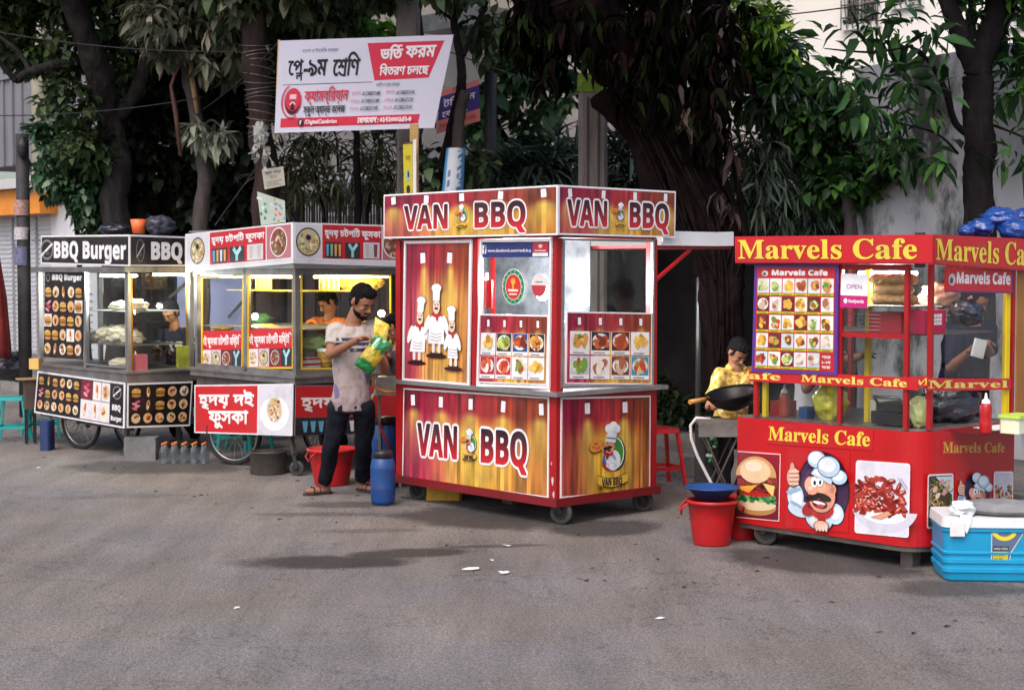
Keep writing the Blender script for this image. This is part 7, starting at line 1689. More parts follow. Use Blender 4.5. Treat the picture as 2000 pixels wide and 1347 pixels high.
mb = crumple((Wc * .55, Dc * .45, Hc + .085), .29, .17, .042, 9, .12, fr=1.6); put_ = mb; o = mb.build('grey_bundle', mat('grey_cloth', (.20, .20, .21), .85, var=.3, vscale=9, bump=.5, bscale=25)); o.location = p0; o.rotation_euler = cb.rotation_euler; tag(o, 'flat bundle in grey cloth lying on the lid of the turquoise cool box', 'bundle')
mb = crumple((.10, .05, Hc + .095), .055, .05, .035, 12, .5, fr=2.2); mb.add([(.07, -.02, Hc + .075), (.14, -.02, Hc + .07), (.13, -.025, Hc + .02), (.11, -.026, Hc - .03), (.085, -.025, Hc + .01)], [(0, 4, 3, 2, 1)]); o = mb.build('rag', mat('white_rag', (.72, .74, .78), .85, bump=.3, bscale=40)); o.location = p0; o.rotation_euler = cb.rotation_euler; tag(o, 'crumpled white rag at the left end of the cool box lid', 'rag')
a = Art(.18, .17, '#8a949a'); a.poly([(0, 0), (.10, 0), (.11, .05), (.18, .17), (0, .17)], '#c8ccd0').L(); a.poly([(.005, .005), (.096, .005), (.105, .055), (.172, .165), (.005, .165)], '#5b6f8c').L(); a.ring(.07, .19, .075, .075, .022, '#e8d23a', a0=180, a1=330).L(); a.rect(.01, .005, .09, .055, '#c8c23a'); a.rect(.01, .06, .095, .085, '#3a3f44').L()
a.text('WIND SPEED', .014, .066, .012, '#e8e8e8', w=.075); a.text('ICE BOX', .014, .032, .014, '#4a4a2a', w=.06, bold=.0004); a.text('24 HRS', .014, .012, .012, '#4a4a2a', w=.05)
V_ = [Vector((.245 + x, -.004 - .001 - l * LSTEP * .5, .115 + y)) for x, y, l in a.v]; link_mesh('sticker', V_, a.f, M['print'], cb, cols=a.c)
# things on the side tray of the rightmost kiosk
def squeeze(loc, m, label, h=.19, group='sauce bottles', name='sauce_bottle'):
    r = empty(name, loc, 0, label, 'bottle', group); b = MB(); k = h / .19
    b.lathe([(0, 0), (.026 * k, 0), (.029 * k, .006 * k), (.029 * k, .05 * k), (.026 * k, .07 * k), (.029 * k, .09 * k), (.029 * k, .125 * k), (.022 * k, .14 * k), (.012 * k, .145 * k)], n=20); b.build('bottle_body', m, r)
    MB().lathe([(.020 * k, .139 * k), (.020 * k, .155 * k), (.008 * k, .165 * k), (.004 * k, .19 * k), (0, .19 * k)], n=14).build('nozzle', M['white'], r); return r
tz = zcC = C.L(1795, 845).z
def on_tray(px, py): 
    d = ray(px, py); t = (tz + .002 - CAMH) / d.z; return EYE + d * t
pt = at(1925, 838, 8.98); pt.z = tz + .001
squeeze(pt, M['redpl'], 'red squeeze bottle with a white nozzle standing on the side tray of the rightmost kiosk', .225)
pc = at(1985, 842, 9.02); pc.z = tz + .001
r = empty('food_container', pc, .75, 'pale green lidded plastic container on the side tray at the right edge', 'container'); MB().box(-.09, .11, -.06, .06, 0, .085, .015).build('container_body', mat('milky_plastic', lin('#e4e8c8'), .35), r); MB().box(-.10, .12, -.07, .07, .0855, .102, .015).build('lid', mat('lime_plastic', lin('#b8dc5a'), .4), r)
MB().box(-.02, .03, -.0625, -.0605, .02, .06).build('picture', mat('brown_print', lin('#8a6a3a'), .5), r)
trw = MB(); q = [C.w((x, y, tz + .001)) for x, y in ((.40, -.23), (.80, -.23), (.85, -.06), (.46, -.05))]; trw.quad(*q); trw.quad(*[v + Vector((0, 0, .003)) for v in q]); put(trw, 'paper_sheet', mat('paper', (.75, .75, .72), .8), 'white paper sheet spread on the side tray of the rightmost kiosk', 'paper', q[0])

# ---------------- things inside the carts
def bunrow(st_, x, y0, y1, z, n, lay, r=.055, group='bagged buns on the shelf of the rightmost kiosk', label='bagged burger bun in the heap on the top shelf of the rightmost kiosk'):
    pm_ = mat('bagged_bun', lin('#b58a58'), .4, var=.25, vscale=18, coat=.5, spec=.6); first = None
    for l in range(lay):
        for i in range(n - l % 2):
            y = y0 + (y1 - y0) * (i + .5 + .5 * (l % 2)) / n
            if first is None:
                first = crumple((0, 0, 0), r, r, r * .62, 3, .12).build('bun', pm_); tag(first, label, 'bun', group); o = first
            else: o = first.copy(); COL.objects.link(o)
            o.location = st_.w((x + random.uniform(-.01, .01), y, z + r * .6 + l * r * 1.05)); o.rotation_euler = (0, 0, random.random() * 6)
zsh = C.L(1700, 655).z + .012
zs_t = C.L(1700, 595, -.1).z
MB().box(.03, .34, .13, C.L(1640, 650).y, zs_t - .012, zs_t - .004).build('shelf', M['steel'], RC)
bunrow(C, .10, .13, C.L(1690, 600).y, zs_t, 5, 3); 
p = C.w((.15, .20, zsh)); 
def boxat(st_, x0, x1, y0, y1, z0, z1, name, m, label, cat, group=None):
    o = MB().box(0, x1 - x0, 0, y1 - y0, 0, z1 - z0).build(name, m, None, loc=st_.w((x0, y0, z0))); o.rotation_euler = (0, 0, YAW); return tag(o, label, cat, group)
pinkm = mat('pink_card', lin('#b81a4a'), .45)
zz1 = C.L(1800, 602, -.2).z
boxat(C, .10, .30, .20, .42, zsh, zsh + .12, 'carton', mat('red_card', lin('#a81a2e'), .5), 'dark red carton on the middle shelf behind the right glass pane', 'carton', 'cartons in the rightmost kiosk')
pk = boxat(C, .12, .34, .02 + .04, .18, zsh, zsh + .135, 'carton', pinkm, 'bright pink carton with white squares near the rounded corner pane', 'carton', 'cartons in the rightmost kiosk')
sq = MB()
for i in range(3):
    for j in range(3): sq.box(.09 + i * .03, .115 + i * .03, -.002, -.0004, .05 + j * .022, .068 + j * .022)
sq.build('white_squares', M['white'], pk)
tcl = C.L(1460, 800).y
bo = squeeze(C.w((.10, C.L(1512, 800).y, zc_ := C.L(1795, 845).z + .013)), mat('sauce_red', lin('#a03a2a'), .35), 'reddish sauce bottle in the lower left glass case of the rightmost kiosk', .20)
boxat(C, .14, .28, C.L(1500, 800).y, C.L(1476, 800).y, zc_, zc_ + .09, 'carton', M['redpl'], 'red carton at the left end of the lower glass case', 'carton', 'cartons in the rightmost kiosk')
boxat(C, .10, .18, C.L(1556, 800).y, C.L(1540, 800).y, zc_, zc_ + .07, 'tin', M['bluepl'], 'small blue tin in the lower left glass case of the rightmost kiosk', 'tin')
q = C.w((.16, C.L(1590, 800).y, zc_ + .11)); put(crumple(q, .10, .08, .11, 15, .25), 'plastic_bag', mat('yellow_poly', lin('#c8c03a'), .3, coat=.4, bump=.4, bscale=30), 'yellow-green plastic bag in the lower glass case of the rightmost kiosk', 'bag', q - Vector((0, 0, .11)))
boxat(C, .24, .44, C.L(1690, 800).y, C.L(1640, 800).y, zc_, zc_ + .13, 'box', mat('cream_box', (.55, .55, .50), .5), 'cream box behind the middle glass case of the rightmost kiosk', 'box')
r = empty('sandwich_press', C.w((.08, C.L(1762, 800).y, zc_)), YAW, 'black sandwich press with a raised handle in the right lower glass case', 'sandwich press')
MB().box(0, .25, 0, .28, .01, .08, .02).build('lower_plate', M['black'], r); MB().box(.02, .24, .02, .26, .085, .13, .02).build('upper_plate', M['darkmetal'], r); MB().tube([(.02, .05, .11), (-.04, .05, .17), (-.04, .22, .17), (.02, .22, .11)], .009, 8).build('handle', M['chrome'], r)
q = C.w((.14, .10, zc_ + .09)); put(crumple(q, .06, .05, .09, 18, .2), 'plastic_bag', mat('pale_yellow_poly', lin('#c8c88a'), .3, coat=.4, bump=.4, bscale=30), 'pale bag with a green mark behind the rounded corner pane', 'bag', q - Vector((0, 0, .09)))
q = C.w((.55, .16, zc_ + .12)); put(crumple(q, .17, .10, .12, 19, .3), 'sack', blackbag, 'black polythene sack behind the right glass of the rightmost kiosk', 'sack', q - Vector((0, 0, .12)))
q = C.w((.52, .22, zs_t + .05)); put(crumple(q, .11, .09, .07, 20, .3), 'plastic_bag', mat('clear_bun_bag', lin('#b0a088'), .25, coat=.5, var=.3), 'clear bag of bread on the top shelf behind the right glass', 'bag', q - Vector((0, 0, .07)))
q = C.w((.50, .03, zs_t - .05)); put(crumple(q, .10, .06, .07, 77, .3), 'sack', blackbag, 'small black bag at the right end of the top shelf behind the right glass', 'sack', q - Vector((0, 0, .07)))
MB().box(.36, .70, .10, .40, zs_t - .012, zs_t - .004).build('shelf', M['steel'], RC)
q = at(1912, 680, 10.5); o = MB().box(-.045, .045, -.01, .01, -.06, .06, .006).build('packet', mat('white_card', (.75, .76, .78), .5), None, loc=q); o.rotation_euler = (0, R(14), .2); tag(o, 'white packet held by the person in navy behind the right glass', 'packet')
# black cart contents
zcB = B.L(246, 727).z + .014
breadm = mat('pale_bread_bag', lin('#cdbfa8'), .35, var=.25, vscale=14, coat=.4)
for i, (px, zz, x, rx, rz, lb) in enumerate(((236, zsB1, .16, .09, .04, 'left clear bag of buns on the upper shelf of the black food cart'), (270, zsB1, .2, .08, .05, 'right clear bag of buns on the upper shelf of the black food cart'),
    (190, zsB0, .18, .10, .05, 'leftmost bag of flat bread on the lower shelf of the black food cart'), (212, zsB0, .22, .11, .075, 'second bag of flat bread on the lower shelf of the black food cart'), (238, zsB0, .18, .12, .085, 'highest heaped bag of flat bread in the middle of the black food cart'), (258, zsB0, .2, .10, .06, 'bag of flat bread just left of the gold corner post'))):
    q = B.hit(px, 640, 'x', x); q.z = zz + rz * .9; q = B.w(q); put(crumple(q, rx, rx * .8, rz, 30 + i, .42, fr=3.6), 'bread_bag', breadm, lb, 'bread bag', q - Vector((0, 0, rz)), 'bags of bread in the black food cart')
q = B.w((.10, B.L(231, 700).y, zcB)); squeeze(q, M['redpl'], 'small red sauce bottle inside the front glass of the black food cart', .13)
q = B.w((.12, B.L(241, 700).y, zcB)); squeeze(q, mat('pink_plastic', lin('#d87aa8'), .4), 'pink squeeze bottle beside the red one in the black food cart', .17)
q = B.w((.14, B.L(212, 700).y, zcB + .05)); put(crumple(q, .12, .08, .05, 41, .2), 'bread_bag', breadm, 'bag of dough balls on the counter behind the front glass of the black cart', 'bread bag', q - Vector((0, 0, .05)), 'bags of bread in the black food cart')
boxat(B, .10, .22, .035, .10, zcB, zcB + .14, 'carton', mat('rose_card', lin('#d86a78'), .5), 'rose carton with pale bands inside the side glass of the black food cart', 'carton')
boxat(B, Lv_b - .14 if (Lv_b := B.Rt(380, 780).x) else 0, Lv_b - .02, .03, .08, zcB, zcB + .20, 'snack_tin', mat('yellow_green_tin', lin('#a8a83a'), .5, var=.3, vscale=20), 'yellow and green snack tin at the right end of the black food cart counter', 'tin')
# steel cart contents
zcK = K.L(574, 736).z + .014
bottm = mat('amber_bottle', lin('#d8c888'), .25, var=.2, coat=.4); first = None
LuK = K.L(381, 760).y
for i, (fx, fy) in enumerate([('L', x) for x in (503, 511, 519, 527)] + [('R', x) for x in (628, 638, 648, 658)]):
    q = K.hit(fy, 560, 'x', .45) if fx == 'L' else K.hit(fy, 560, 'y', .16); q.z = zs2 + .010
    if first is None:
        first = empty('glass_bottle', K.w(q), 0, 'pale yellow bottle on the lit top shelf of the steel food cart', 'bottle', 'bottles on the top shelf of the steel food cart'); b = MB(); b.lathe([(0, 0), (.020, 0), (.021, .005), (.021, .10), (.012, .13), (.009, .16)], n=14); b.build('bottle_body', bottm, first); MB().lathe([(.010, .16), (.011, .175), (0, .176)], n=12).build('cap', M['yellow'], first)
    else: c_ = copy_tree(first); c_.location = K.w(q)
puff = mat('puffed_snacks', lin('#c8953a'), .6, var=.4, vscale=40, bump=1.0, bscale=45)
for px, py, fc, v, rx, rz, lb in ((705, 552, 'y', .30, .19, .085, 'big heap of puffed snack shells under the roof of the steel cart'), (720, 640, 'y', .35, .10, .06, 'yellow bag of snack shells behind the man in the steel cart'), (435, 640, 'x', .35, .10, .03, 'low pile of yellow snack shells in the left window of the steel cart'), (515, 640, 'x', .3, .14, .035, 'pile of fried snack shells in the second window of the steel cart')):
    q = K.w(K.hit(px, py, fc, v)); put(crumple(q, rx, rx * .6, rz, px, .15), 'snack_heap', puff, lb, 'snack heap', q - Vector((0, 0, rz)), 'heaps of puffed snacks in the steel food cart')
q = K.w(K.hit(612, 668, 'y', .22)); put(crumple(q, .12, .08, .07, 50, .25), 'plastic_bag', mat('pale_green_poly', lin('#a8b86a'), .3, coat=.3), 'pale green bag on the counter inside the side window of the steel cart', 'bag', q - Vector((0, 0, .07)))
q = K.hit(505, 640, 'x', .4); q.z = zs + .06; q = K.w(q); put(crumple(q, .12, .08, .05, 51, .3), 'cloth', mat('green_cloth', lin('#28502e'), .9), 'folded green cloth on the shelf seen through the second window of the steel cart', 'cloth', q - Vector((0, 0, .05)))
for i, (z0_, lb) in enumerate(((0, 'lowest of the stacked red and white cartons in the steel cart'), (.045, 'middle one of the stacked red and white cartons in the steel cart'), (.09, 'topmost of the stacked red and white cartons in the steel cart'))):
    o = boxat(K, .10, .28, .05, .16, zcK + z0_, zcK + z0_ + .043, 'carton', mat('white_red_card', (.55, .50, .50), .5), lb, 'carton', 'stacked cartons in the steel food cart'); MB().box(-.001, .18, -.002, -.0005, .028, .043).build('red_band', M['redpl'], o)
q = K.w((.36, .10, zcK)); r = empty('snack_jar', q, 0, 'tall jar of golden snacks inside the side window of the steel cart', 'jar'); MB().lathe([(0, 0), (.06, 0), (.06, .17), (.05, .18)], n=24).build('jar_body', puff, r); MB().lathe([(.062, .18), (.062, .205), (0, .206)], n=24).build('lid', M['white'], r)

# ================================================================== banner, placards, posts, wires
def flat(name, quad, W, H, draw, base, label, cat, mtl='cloth_print', thick=.004, group=None, bow=0.0):
    q = [Vector(p) for p in quad]; c = q[3]; a = Art(W, H, base); draw(a, W, H); o = a.build(q, name, None, thick=thick, mtl=mtl, off=c); o.location = c; return tag(o, label, cat, group)
def dup_t(a, t, x, y, h, c, **k): a.text(t, x, y, h, c, fit='box', **k)
def d_banner(a, W, H):
    PK = '#d8324e'; bk = '#23222a'; a.rect(0, 0, W, H, '#d9d6e8').L()
    a.poly([(W * .515, H * .94), (W * .955, H * .94), (W * .905, H * .545), (W * .585, H * .535)], PK); a.rect(W * .035, H * .055, W * .895, H * .155, PK); a.rect(W * .035, H * .515, W * .575, H * .522, '#4a4a58'); a.L()
    # top line, headline
    dup_t(a, 'বাংলা ও ইংেরিজ মাধ্যম', W * .14, H * .845, H * .065, '#6a6a88', w=W * .21)
    dup_t(a, 'েপ', W * .065, H * .62, H * .17, bk, w=W * .085, bold=.004); dup_t(a, 'ল', W * .112, H * .56, H * .085, bk, w=W * .04, bold=.003)
    dup_t(a, '-৯ম', W * .158, H * .61, H * .17, bk, w=W * .135, bold=.0045); dup_t(a, 'েশিণ', W * .33, H * .60, H * .25, bk, w=W * .155, bold=.0045); a.line([(W * .365, H * .64), (W * .385, H * .605), (W * .41, H * .60)], H * .022, bk); a.L()
    dup_t(a, 'ভিত', W * .60, H * .76, H * .15, '#f4eef4', w=W * .125, bold=.005); a.line([(W * .69, H * .885), (W * .705, H * .905), (W * .72, H * .895)], H * .018, '#f4eef4'); dup_t(a, 'ফরম', W * .745, H * .77, H * .12, '#f4eef4', w=W * .17, bold=.0045); dup_t(a, 'িবতরণ চলেছ', W * .61, H * .58, H * .13, '#f4eef4', w=W * .285, bold=.003)
    # emblem
    a.ell(W * .105, H * .335, W * .052, H * .145, PK, n=30).L(); a.ell(W * .105, H * .315, W * .044, H * .12, '#3a1a24', n=26).L(); a.ell(W * .105, H * .345, W * .043, H * .115, PK, n=26).L(); a.rect(W * .085, H * .36, W * .125, H * .41, '#f0c8d0').L(); a.poly([(W * .105, H * .36), (W * .09, H * .24), (W * .12, H * .24)], '#2a1a22').L(); a.line([(W * .088, H * .30), (W * .105, H * .33), (W * .122, H * .30)], H * .015, '#e8d0d8').L()
    a.ring(W * .10, H * .335, W * .066, H * .185, W * .008, PK, a0=110, a1=300).L()
    dup_t(a, 'ক্যামব্িরয়ান', W * .175, H * .285, H * .20, PK, w=W * .265, bold=.0022)
    dup_t(a, 'স্কুল অ্যান্ড কেলজ', W * .175, H * .165, H * .115, bk, w=W * .255, bold=.0014)
    dup_t(a, 'ভর্িত ও তথ্য েকন্দ্র', W * .60, H * .455, H * .06, '#44445a', w=W * .14)
    for r_ in range(3):
        y = H * (.375 - .08 * r_)
        for x, n_ in ((.46, '01738557188'), (.665, '01738557134')):
            dup_t(a, ('গুলশান', 'মিরপুর', 'উত্তরা')[r_], W * x, y, H * .045, '#d86a84', w=W * .055); a.text(n_, W * (x + .065), y, H * .042, '#3c3c4c', w=W * .105, bold=.0007, slant=.2)
    a.ell(W * .165, H * .105, W * .015, H * .045, '#22222c').L(); a.text('f', W * .159, H * .08, H * .05, '#f0f0f4', bold=.002); a.text('/DigitalCambrian', W * .19, H * .085, H * .045, '#f4dce2', w=W * .20, bold=.002); dup_t(a, 'েযাগােযাগ : ০১৭২০০০১৫২-৬', W * .52, H * .075, H * .06, '#f6e4ea', w=W * .33, bold=.003)
q = [at(545, 80, 14.9), at(886, 68, 14.7), at(848, 250, 14.7), at(536, 260, 14.9)]
W_, H_ = quad_size(q)
flat('banner', q, W_, H_, d_banner, '#d9d6e8', 'large white and red cloth banner with black script, tied between the trees', 'banner')
mb = MB(); mb.tube([at(545, 78, 14.93), at(538, 268, 14.93)], .012, 6); put(mb, 'batten', M['wood'], 'thin stick along the left edge of the large banner', 'stick', at(538, 268, 14.93))
# post with yellow board
Y = 14.5
po = empty('signpost', Vector(((812 - CX) / F_PX * Y, Y, .0)), 0, 'pale wooden post with a narrow yellow board nailed to it, below the banner', 'signpost')
mb = MB(); t_ = at(809, 243, Y); mb.box(t_.x - .038, t_.x + .038, t_.y - .03, t_.y + .03, .0, t_.z); mb.build('post', mat('bamboo', lin('#b8935c'), .6, var=.2, vscale=5), po, off=po.location)
a = Art(.09, .42, '#e0cc1e'); a.rect(0, 0, .09, .42, '#d8c41c').L(); a.rect(0, .405, .09, .42, '#5a3420').L(); dup_t(a, 'ভাড়া', .02, .26, .05, '#3a3a1a', w=.05); a.rect(.03, .10, .06, .19, '#8ac0dc'); a.rect(.04, .13, .055, .18, '#2a6a9a').L(); a.ell(.045, .03, .02, .035, '#2a1a14')
a.build([at(787, 279, Y - .12), at(806, 277, Y - .12), at(806, 376, Y - .12), at(789, 378, Y - .12)], 'board', po, off=po.location)
MB().slab([at(806.5, 274, Y - .12), at(813, 271, Y - .12), at(813, 378, Y - .12), at(806.5, 378, Y - .12)], (0, -1, 0), .01).build('white_edge', M['white'], po, off=po.location)
# leaning trunk with blue poster
mb = MB(); limb(mb, [foot(885, 15)] + pth([(885, 420, 15), (888, 330, 15), (897, 240, 15), (910, 180, 15)]), .09, .045, .02, 9); o = mb.build('bare_tree', bark_g, None, off=foot(885, 15), loc=foot(885, 15)); tag(o, 'pale leaning trunk wrapped in a blue and white poster, right of the signpost', 'tree')
V_, Cc, Fc = [], [], []; n, m = 14, 26
for j in range(m + 1):
    for i in range(n + 1):
        c0 = at(884 + 6 * j / m, 374 - 84 * j / m, 15); t = math.pi * (i / n); r_ = .10 - .012 * j / m; V_.append(c0 + Vector((-math.cos(t) * r_, -math.sin(t) * r_, 0)))
        u, v = i / n, j / m; bl_ = (.30, .62, .82)
        if .25 < u < .75: bl_ = (.86, .88, .92)
        if .3 < u < .42 and (.08 < v < .25 or .32 < v < .5): bl_ = (.15, .2, .5)
        if .6 < u < .8 and mnoise.noise(Vector((u * 9, v * 12, 0))) > .05: bl_ = (.18, .4, .7)
        Cc.append(lin(bl_))
Fc = [(j * (n + 1) + i, j * (n + 1) + i + 1, (j + 1) * (n + 1) + i + 1, (j + 1) * (n + 1) + i) for j in range(m) for i in range(n)]
c = at(884, 374, 15); tag(link_mesh('poster', [v - c for v in V_], Fc, M['print'], None, cols=Cc, loc=c), 'blue and white poster curled round the pale leaning trunk', 'poster')
def d_ad(a, W, H):
    a.rect(0, 0, W, H, '#d87a78').L(); a.rect(0, H * .30, W, H * .86, '#3a2f78').L()
    dup_t(a, 'টিউশন', W * .1, H * .58, H * .2, '#e8d8e8', w=W * .8, bold=.002); dup_t(a, 'েকািচং', W * .1, H * .34, H * .18, '#e8d8e8', w=W * .6, bold=.002); dup_t(a, 'ভর্িত চলছ', W * .06, H * .08, H * .14, '#b02a34', w=W * .85); dup_t(a, 'বড়', W * .3, H * .88, H * .09, '#b02a34')
flat('poster', [at(861, 178, 15.6), at(935, 155, 15.6), at(938, 236, 15.6), at(852, 262, 15.6)], .42, .42, d_ad, '#d87a78', 'purple and salmon cloth advert behind the thin crooked tree', 'poster')
# placards on the straight trunk
Yt = 15.78
def d_pl(a, W, H):
    a.rect(0, 0, W, H, '#c9c4b8').L(); dup_t(a, 'বাসা ভাড়া', W * .12, H * .68, H * .16, '#6a5a4a', w=W * .76, bold=.001); dup_t(a, 'হেব', W * .35, H * .45, H * .16, '#7a7a3a', w=W * .3); a.rect(W * .12, H * .30, W * .88, H * .34, '#8a8278'); a.rect(W * .12, H * .2, W * .7, H * .24, '#8a8278'); a.rect(W * .12, H * .1, W * .8, H * .14, '#8a8278')
flat('placard', [at(511, 331, Yt), at(553, 325, Yt), at(557, 362, Yt), at(517, 370, Yt)], .21, .19, d_pl, '#c9c4b8', 'cream placard with small script on the straight reddish trunk', 'placard', mtl='print', thick=.01)
def d_pg(a, W, H):
    a.rect(0, 0, W, H, '#c8d4cc').L()
    for i in range(26): a.lay = 1 + (i % 5) * .3; u = random.random(); a.ell(W * u, H * random.random() * .9 + H * .05, W * .06, H * .05, random.choice(['#2a8a6a', '#4aa888', '#e8ece8'] if u < .5 else ['#d87a7a', '#6aa8c8', '#e8d8c8', '#d8b05a']), rot=random.uniform(0, 180), n=8)
flat('poster', [at(502, 374, Yt), at(556, 392, Yt), at(558, 434, Yt), at(510, 440, Yt)], .27, .27, d_pg, '#c8d4cc', 'torn green and pink poster on the straight trunk just above the cart signs', 'poster', mtl='print')
ragm = mat('tattered_cloth', (.42, .42, .40), .9, var=.35, vscale=14, bump=.6, bscale=25)
mb = crumple(at(509, 262, Yt - .08), .055, .05, .10, 81, .7, fr=3.4)
for k, (x0, y0, x1, y1, w0) in enumerate(((506, 262, 494, 312, 9), (512, 262, 522, 300, 8), (503, 285, 500, 318, 6), (516, 285, 519, 334, 10), (522, 285, 533, 325, 6), (498, 290, 488, 300, 5))):
    V_ = []; 
    for j in range(9):
        t = j / 8; x = x0 + (x1 - x0) * t + 2.5 * math.sin(t * 7 + k * 2); y = y0 + (y1 - y0) * t; w_ = w0 * (.5 + .8 * abs(math.sin(t * 4 + k)))
        V_ += [at(x - w_ / 2, y, Yt - .09 - .03 * math.sin(t * 9 + k)), at(x + w_ / 2, y + 2, Yt - .07 + .03 * math.sin(t * 8 + k * 3))]
    mb.add(V_, [(2 * j, 2 * j + 1, 2 * j + 3, 2 * j + 2) for j in range(8)])
put(mb, 'cloth', ragm, 'tattered whitish cloth knotted round the straight reddish trunk', 'cloth', at(512, 300, Yt))
# posts
def post_thing(name, px, ytop, Y, w, m, label, cat, sq=True, z0=.1, lean=0):
    t_ = at(px, ytop, Y); mb = MB(); l = Vector((t_.x, t_.y, z0))
    if sq: mb.box(t_.x - w / 2, t_.x + w / 2, t_.y - w / 2, t_.y + w / 2, z0, t_.z, w * .12)
    else: mb.tube([l, t_ + Vector((lean, 0, 0))], w / 2, 14)
    return put(mb, name, m, label, cat, l)
conc = mat('old_concrete', (.21, .18, .17), .9, var=.3, vscale=3, dirt=.5, dirtcol=(.09, .07, .06), bump=.5, bscale=18, stretch=(3, 3, .6))
cp = post_thing('utility_pole', 1158, 150, 15.2, .265, conc, 'square concrete pole with a mossy green cap, in front of the pale house', 'pole')
t_ = at(1158, 172, 15.2); ms = MB().box(t_.x - .142, t_.x + .142, t_.y - .142, t_.y + .142, t_.z - .05, t_.z + .12, .03); ms.box(t_.x + .02, t_.x + .14, t_.y - .146, t_.y + .0, t_.z - .14, t_.z - .04, .02).build('moss', mat('moss', (.17, .26, .03), .95, var=.6, vscale=12, bump=1, bscale=30), cp, off=cp.location)
gv = MB()
for k in (-.05, .05): gv.box(t_.x + k - .012, t_.x + k + .012, t_.y - .1365, t_.y - .1327, .2, t_.z - .1)
gv.build('groove', mat('groove_dark', (.08, .065, .06), .9), cp, off=cp.location)
post_thing('utility_pole', 797, -60, 15.8, .22, conc, 'grey concrete pole rising behind the middle of the large banner', 'pole')
post_thing('utility_pole', 958, 50, 16.4, .13, M['darkmetal'], 'dark metal pole between the crooked tree and the concrete pole', 'pole', False)
post_thing('post', 1365, 470, 14.4, .05, M['chrome'], 'thin shiny pipe post against the dark wall between the two red kiosks', 'post', False)
lp = post_thing('utility_pole', 43, 262, 17.4, .14, mat('black_pole', (.03, .027, .030), .7, var=.5, vscale=6, dirt=.4, dirtcol=(.1, .08, .09)), 'black pole with pasted notices in front of the shops at the far left', 'pole', False)
for (px, py, w_, h_, c_) in ((50, 406, 17, 15, '#a8837a'), (42, 456, 14, 12, '#b8b0b4'), (46, 500, 14, 18, '#6a6a88')):
    V_ = []; n = 10
    for j in (0, 1):
        for i in range(n + 1): t = R(-170 + 160 * i / n); q = at(43, py + h_ * (1 - 2 * j), 17.4); V_.append(q + Vector((math.cos(t) * .083, math.sin(t) * .083, 0)))
    link_mesh('notice', [v - lp.location for v in V_], [(i, i + 1, n + 1 + i + 1, n + 1 + i) for i in range(n)], mat('notice_' + c_[1:], lin(c_), .8, var=.5, vscale=30), lp)
b = bag('transformer_box', 'dark junction box near the top of the black pole at the far left', 'junction box', 44, 288, 17.3, 11, 20, .06, M['darkmetal'], 60, .1)
# pale sheet behind the two left carts
sh_ = empty('shade_sheet', at(415, 700, 16.9), 0, 'pale blue sheet on a black frame hung behind the two left carts', 'sheet')
V_ = []; n = 20
for j in range(9):
    for i in range(n + 1):
        u = i / n; p = at(346 + 140 * u, 535 + 185 * j / 8, 17.0); V_.append(p + Vector((0, .05 * math.sin(u * 9) * (.3 + j / 10), 0)) - sh_.location)
link_mesh('cloth', V_, [(j * (n + 1) + i, j * (n + 1) + i + 1, (j + 1) * (n + 1) + i + 1, (j + 1) * (n + 1) + i) for j in range(8) for i in range(n)], mat('pale_blue_cloth', lin('#aab0dc'), .8, trans=.3), sh_, smooth=True)
mb = MB(); mb.beam(at(330, 582, 16.9), at(372, 545, 16.9), .03); mb.beam(at(446, 620, 16.9), at(500, 560, 16.9), .03); mb.beam(at(346, 536, 16.92), at(486, 536, 16.92), .02); mb.build('frame', M['darkmetal'], sh_, off=sh_.location)
# folded red parasol at the left edge
Y = 17.2; r = empty('parasol', Vector(((-14 - CX) / F_PX * Y, Y, .15)), 0, 'folded dark red parasol cut off by the left edge of the photo', 'parasol')
mb = MB(); c0 = at(-14, 470, Y); P = [(.03, c0.z), (.05, c0.z - .15), (.12, c0.z - .6), (.16, c0.z - 1.15), (.15, c0.z - 1.25), (.0, c0.z - 1.22)]
mb.lathe(P, (c0.x, c0.y, 0), 18); mb.v = [tuple(Vector(v) + Vector((.018 * math.sin(math.atan2(v[1] - c0.y, v[0] - c0.x) * 6), 0, 0))) for v in mb.v]; mb.build('canopy', mat('dark_red_cloth', lin('#7a2420'), .8, var=.2), r, off=r.location); MB().tube([Vector((c0.x, c0.y, .15)), c0 + Vector((0, 0, .05))], .018, 8).build('pole', M['darkmetal'], r, off=r.location)
q = at(25, 715, 17.6); put(crumple(q, .22, .15, .16, 70, .2), 'sack', blackbag, 'dark sack on the pavement at the far left behind the stools', 'sack', q - Vector((0, 0, .16)))
# hanging stick in the leaves
mb = MB(); mb.tube([at(x, y, 16.7) for x, y in ((357, 115), (340, 150), (334, 168), (343, 220), (353, 305))], [.012, .016, .018, .024, .020], 8); put(mb, 'dead_branch', mat('red_wood', lin('#5a3630'), .8, var=.3), 'broken reddish branch hanging beside the slim grey tree', 'branch', at(353, 305, 16.7))
# wires
def wire(label, pts, Y0, Y1, sag=0, r=.006):
    P = []
    for i in range(17):
        t = i / 16; x = pts[0][0] + (pts[1][0] - pts[0][0]) * t; y = pts[0][1] + (pts[1][1] - pts[0][1]) * t + sag * 4 * t * (1 - t); P.append(at(x, y, Y0 + (Y1 - Y0) * t))
    put(MB().tube(P, r, 5), 'wire', mat('black_wire', (.02, .02, .022), .6), label, 'wire', P[0], 'wires between the poles and trees')
wire('highest wire running left from the straight trunk over the first two trees', ((-20, 60), (500, 100)), 17, 15.9, 14)
wire('wire sagging from the left edge of the photo to the slim grey tree', ((-20, 226), (395, 190)), 17.3, 16.8, 10)
wire('wire from the slim grey tree to the banner at its top left corner', ((395, 215), (545, 82)), 16.8, 15, 8)
wire('wire crossing in front of the white house towards the dark forked tree', ((1470, 35), (1860, -20)), 13.5, 12.4, 6)
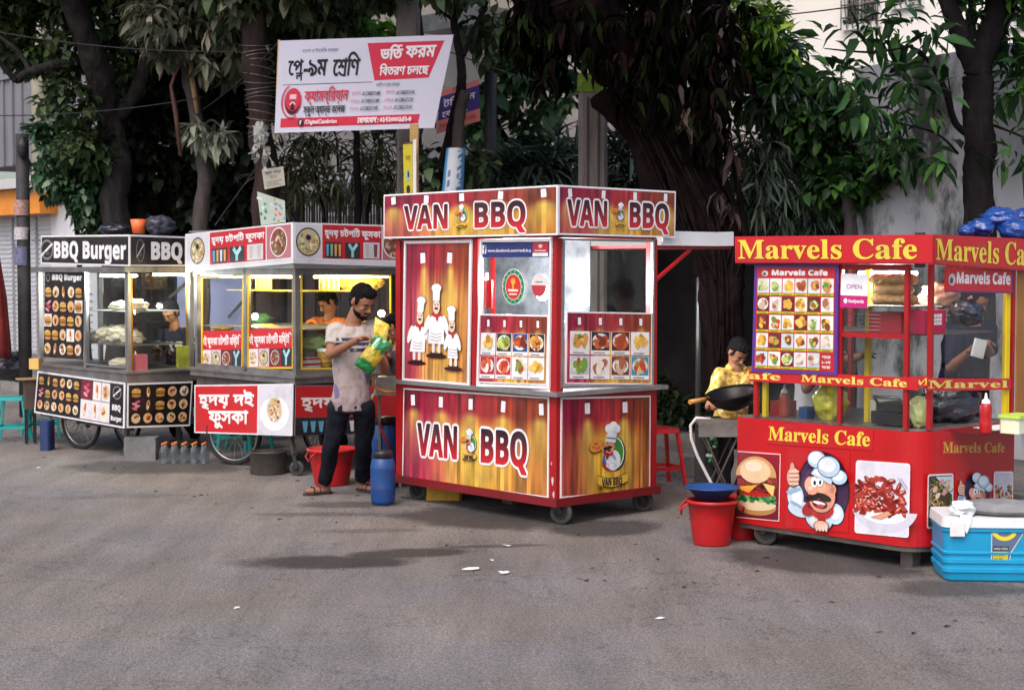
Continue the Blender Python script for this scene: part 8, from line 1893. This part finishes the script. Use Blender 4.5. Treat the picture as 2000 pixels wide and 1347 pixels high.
wire('wire from the concrete pole leftwards past the crooked tree', ((1130, 180), (780, 60)), 15.1, 15.8, 10)
wire('low wire slanting down past the slim grey tree to the cart roof', ((520, 300), (420, 440)), 15.9, 14.4, 0)
# litter
for i, (px, py, w_, l_, lb) in enumerate(((918, 1113, .07, .15, 'largest flattened white paper scrap on the road before the tall kiosk'), (984, 1119, .06, .08, 'folded white paper scrap just right of the largest one'), (961, 1096, .03, .06, 'tiny white scrap between the paper pieces and the kiosk wheel'), (988, 1067, .03, .08, 'thin white scrap nearest the tall kiosk'), (1291, 1209, .035, .07, 'white scrap alone on the road in front of the gap between the red kiosks'), (460, 1189, .03, .06, 'pale scrap on the empty road at the lower left'), (77, 914, .03, .05, 'pale scrap on the road below the black food cart'))):
    p = gp(px, py); b = MB(); P = []
    for k in range(7): t = 2 * math.pi * k / 7; rr_ = random.uniform(.25, 1.35); P.append(Vector((p.x + math.cos(t) * l_ * .42 * rr_, p.y + math.sin(t) * w_ * .8 * rr_, k * .0004 + .003 + random.uniform(0, .008))))
    c0 = p + Vector((0, 0, .012)); b.add(P + [c0], [(k, (k + 1) % 7, 7) for k in range(7)]); put(b, 'paper_scrap', mat('paper', (.75, .75, .72), .8), lb, 'paper scrap', Vector((p.x, p.y, 0)), 'paper scraps on the road')
pk = empty('leaf_litter', (0, 0, 0), kind='stuff')
g = np.random.default_rng(5); V_, Fc, Cc = [], [], []
for i in range(420):
    a_ = g.uniform(-1.2, 2.6) if i % 3 else g.uniform(2.2, 2.6); b_ = g.uniform(-4, 9); p = GP(a_, b_, .004); t = g.uniform(0, 6.28); l_ = g.uniform(.008, .03); d = Vector((math.cos(t), math.sin(t), 0)) * l_; e = Vector((-math.sin(t), math.cos(t), 0)) * l_ * .4; k = len(V_)
    V_ += [p - d, p + e + Vector((0, 0, .006)), p + d, p - e + Vector((0, 0, .004))]; Fc.append((k, k + 1, k + 2, k + 3)); c_ = lin(['#5a4a34', '#7a6a4a', '#3a3024', '#8a8478'][i % 4]); Cc += [c_] * 4
bpy.data.objects.remove(pk); o = link_mesh('leaf_litter', V_, Fc, dryleafm, None, cols=Cc); tag(o, 'small dry leaves and grit scattered on the road along the carts', 'leaf litter', kind='stuff')
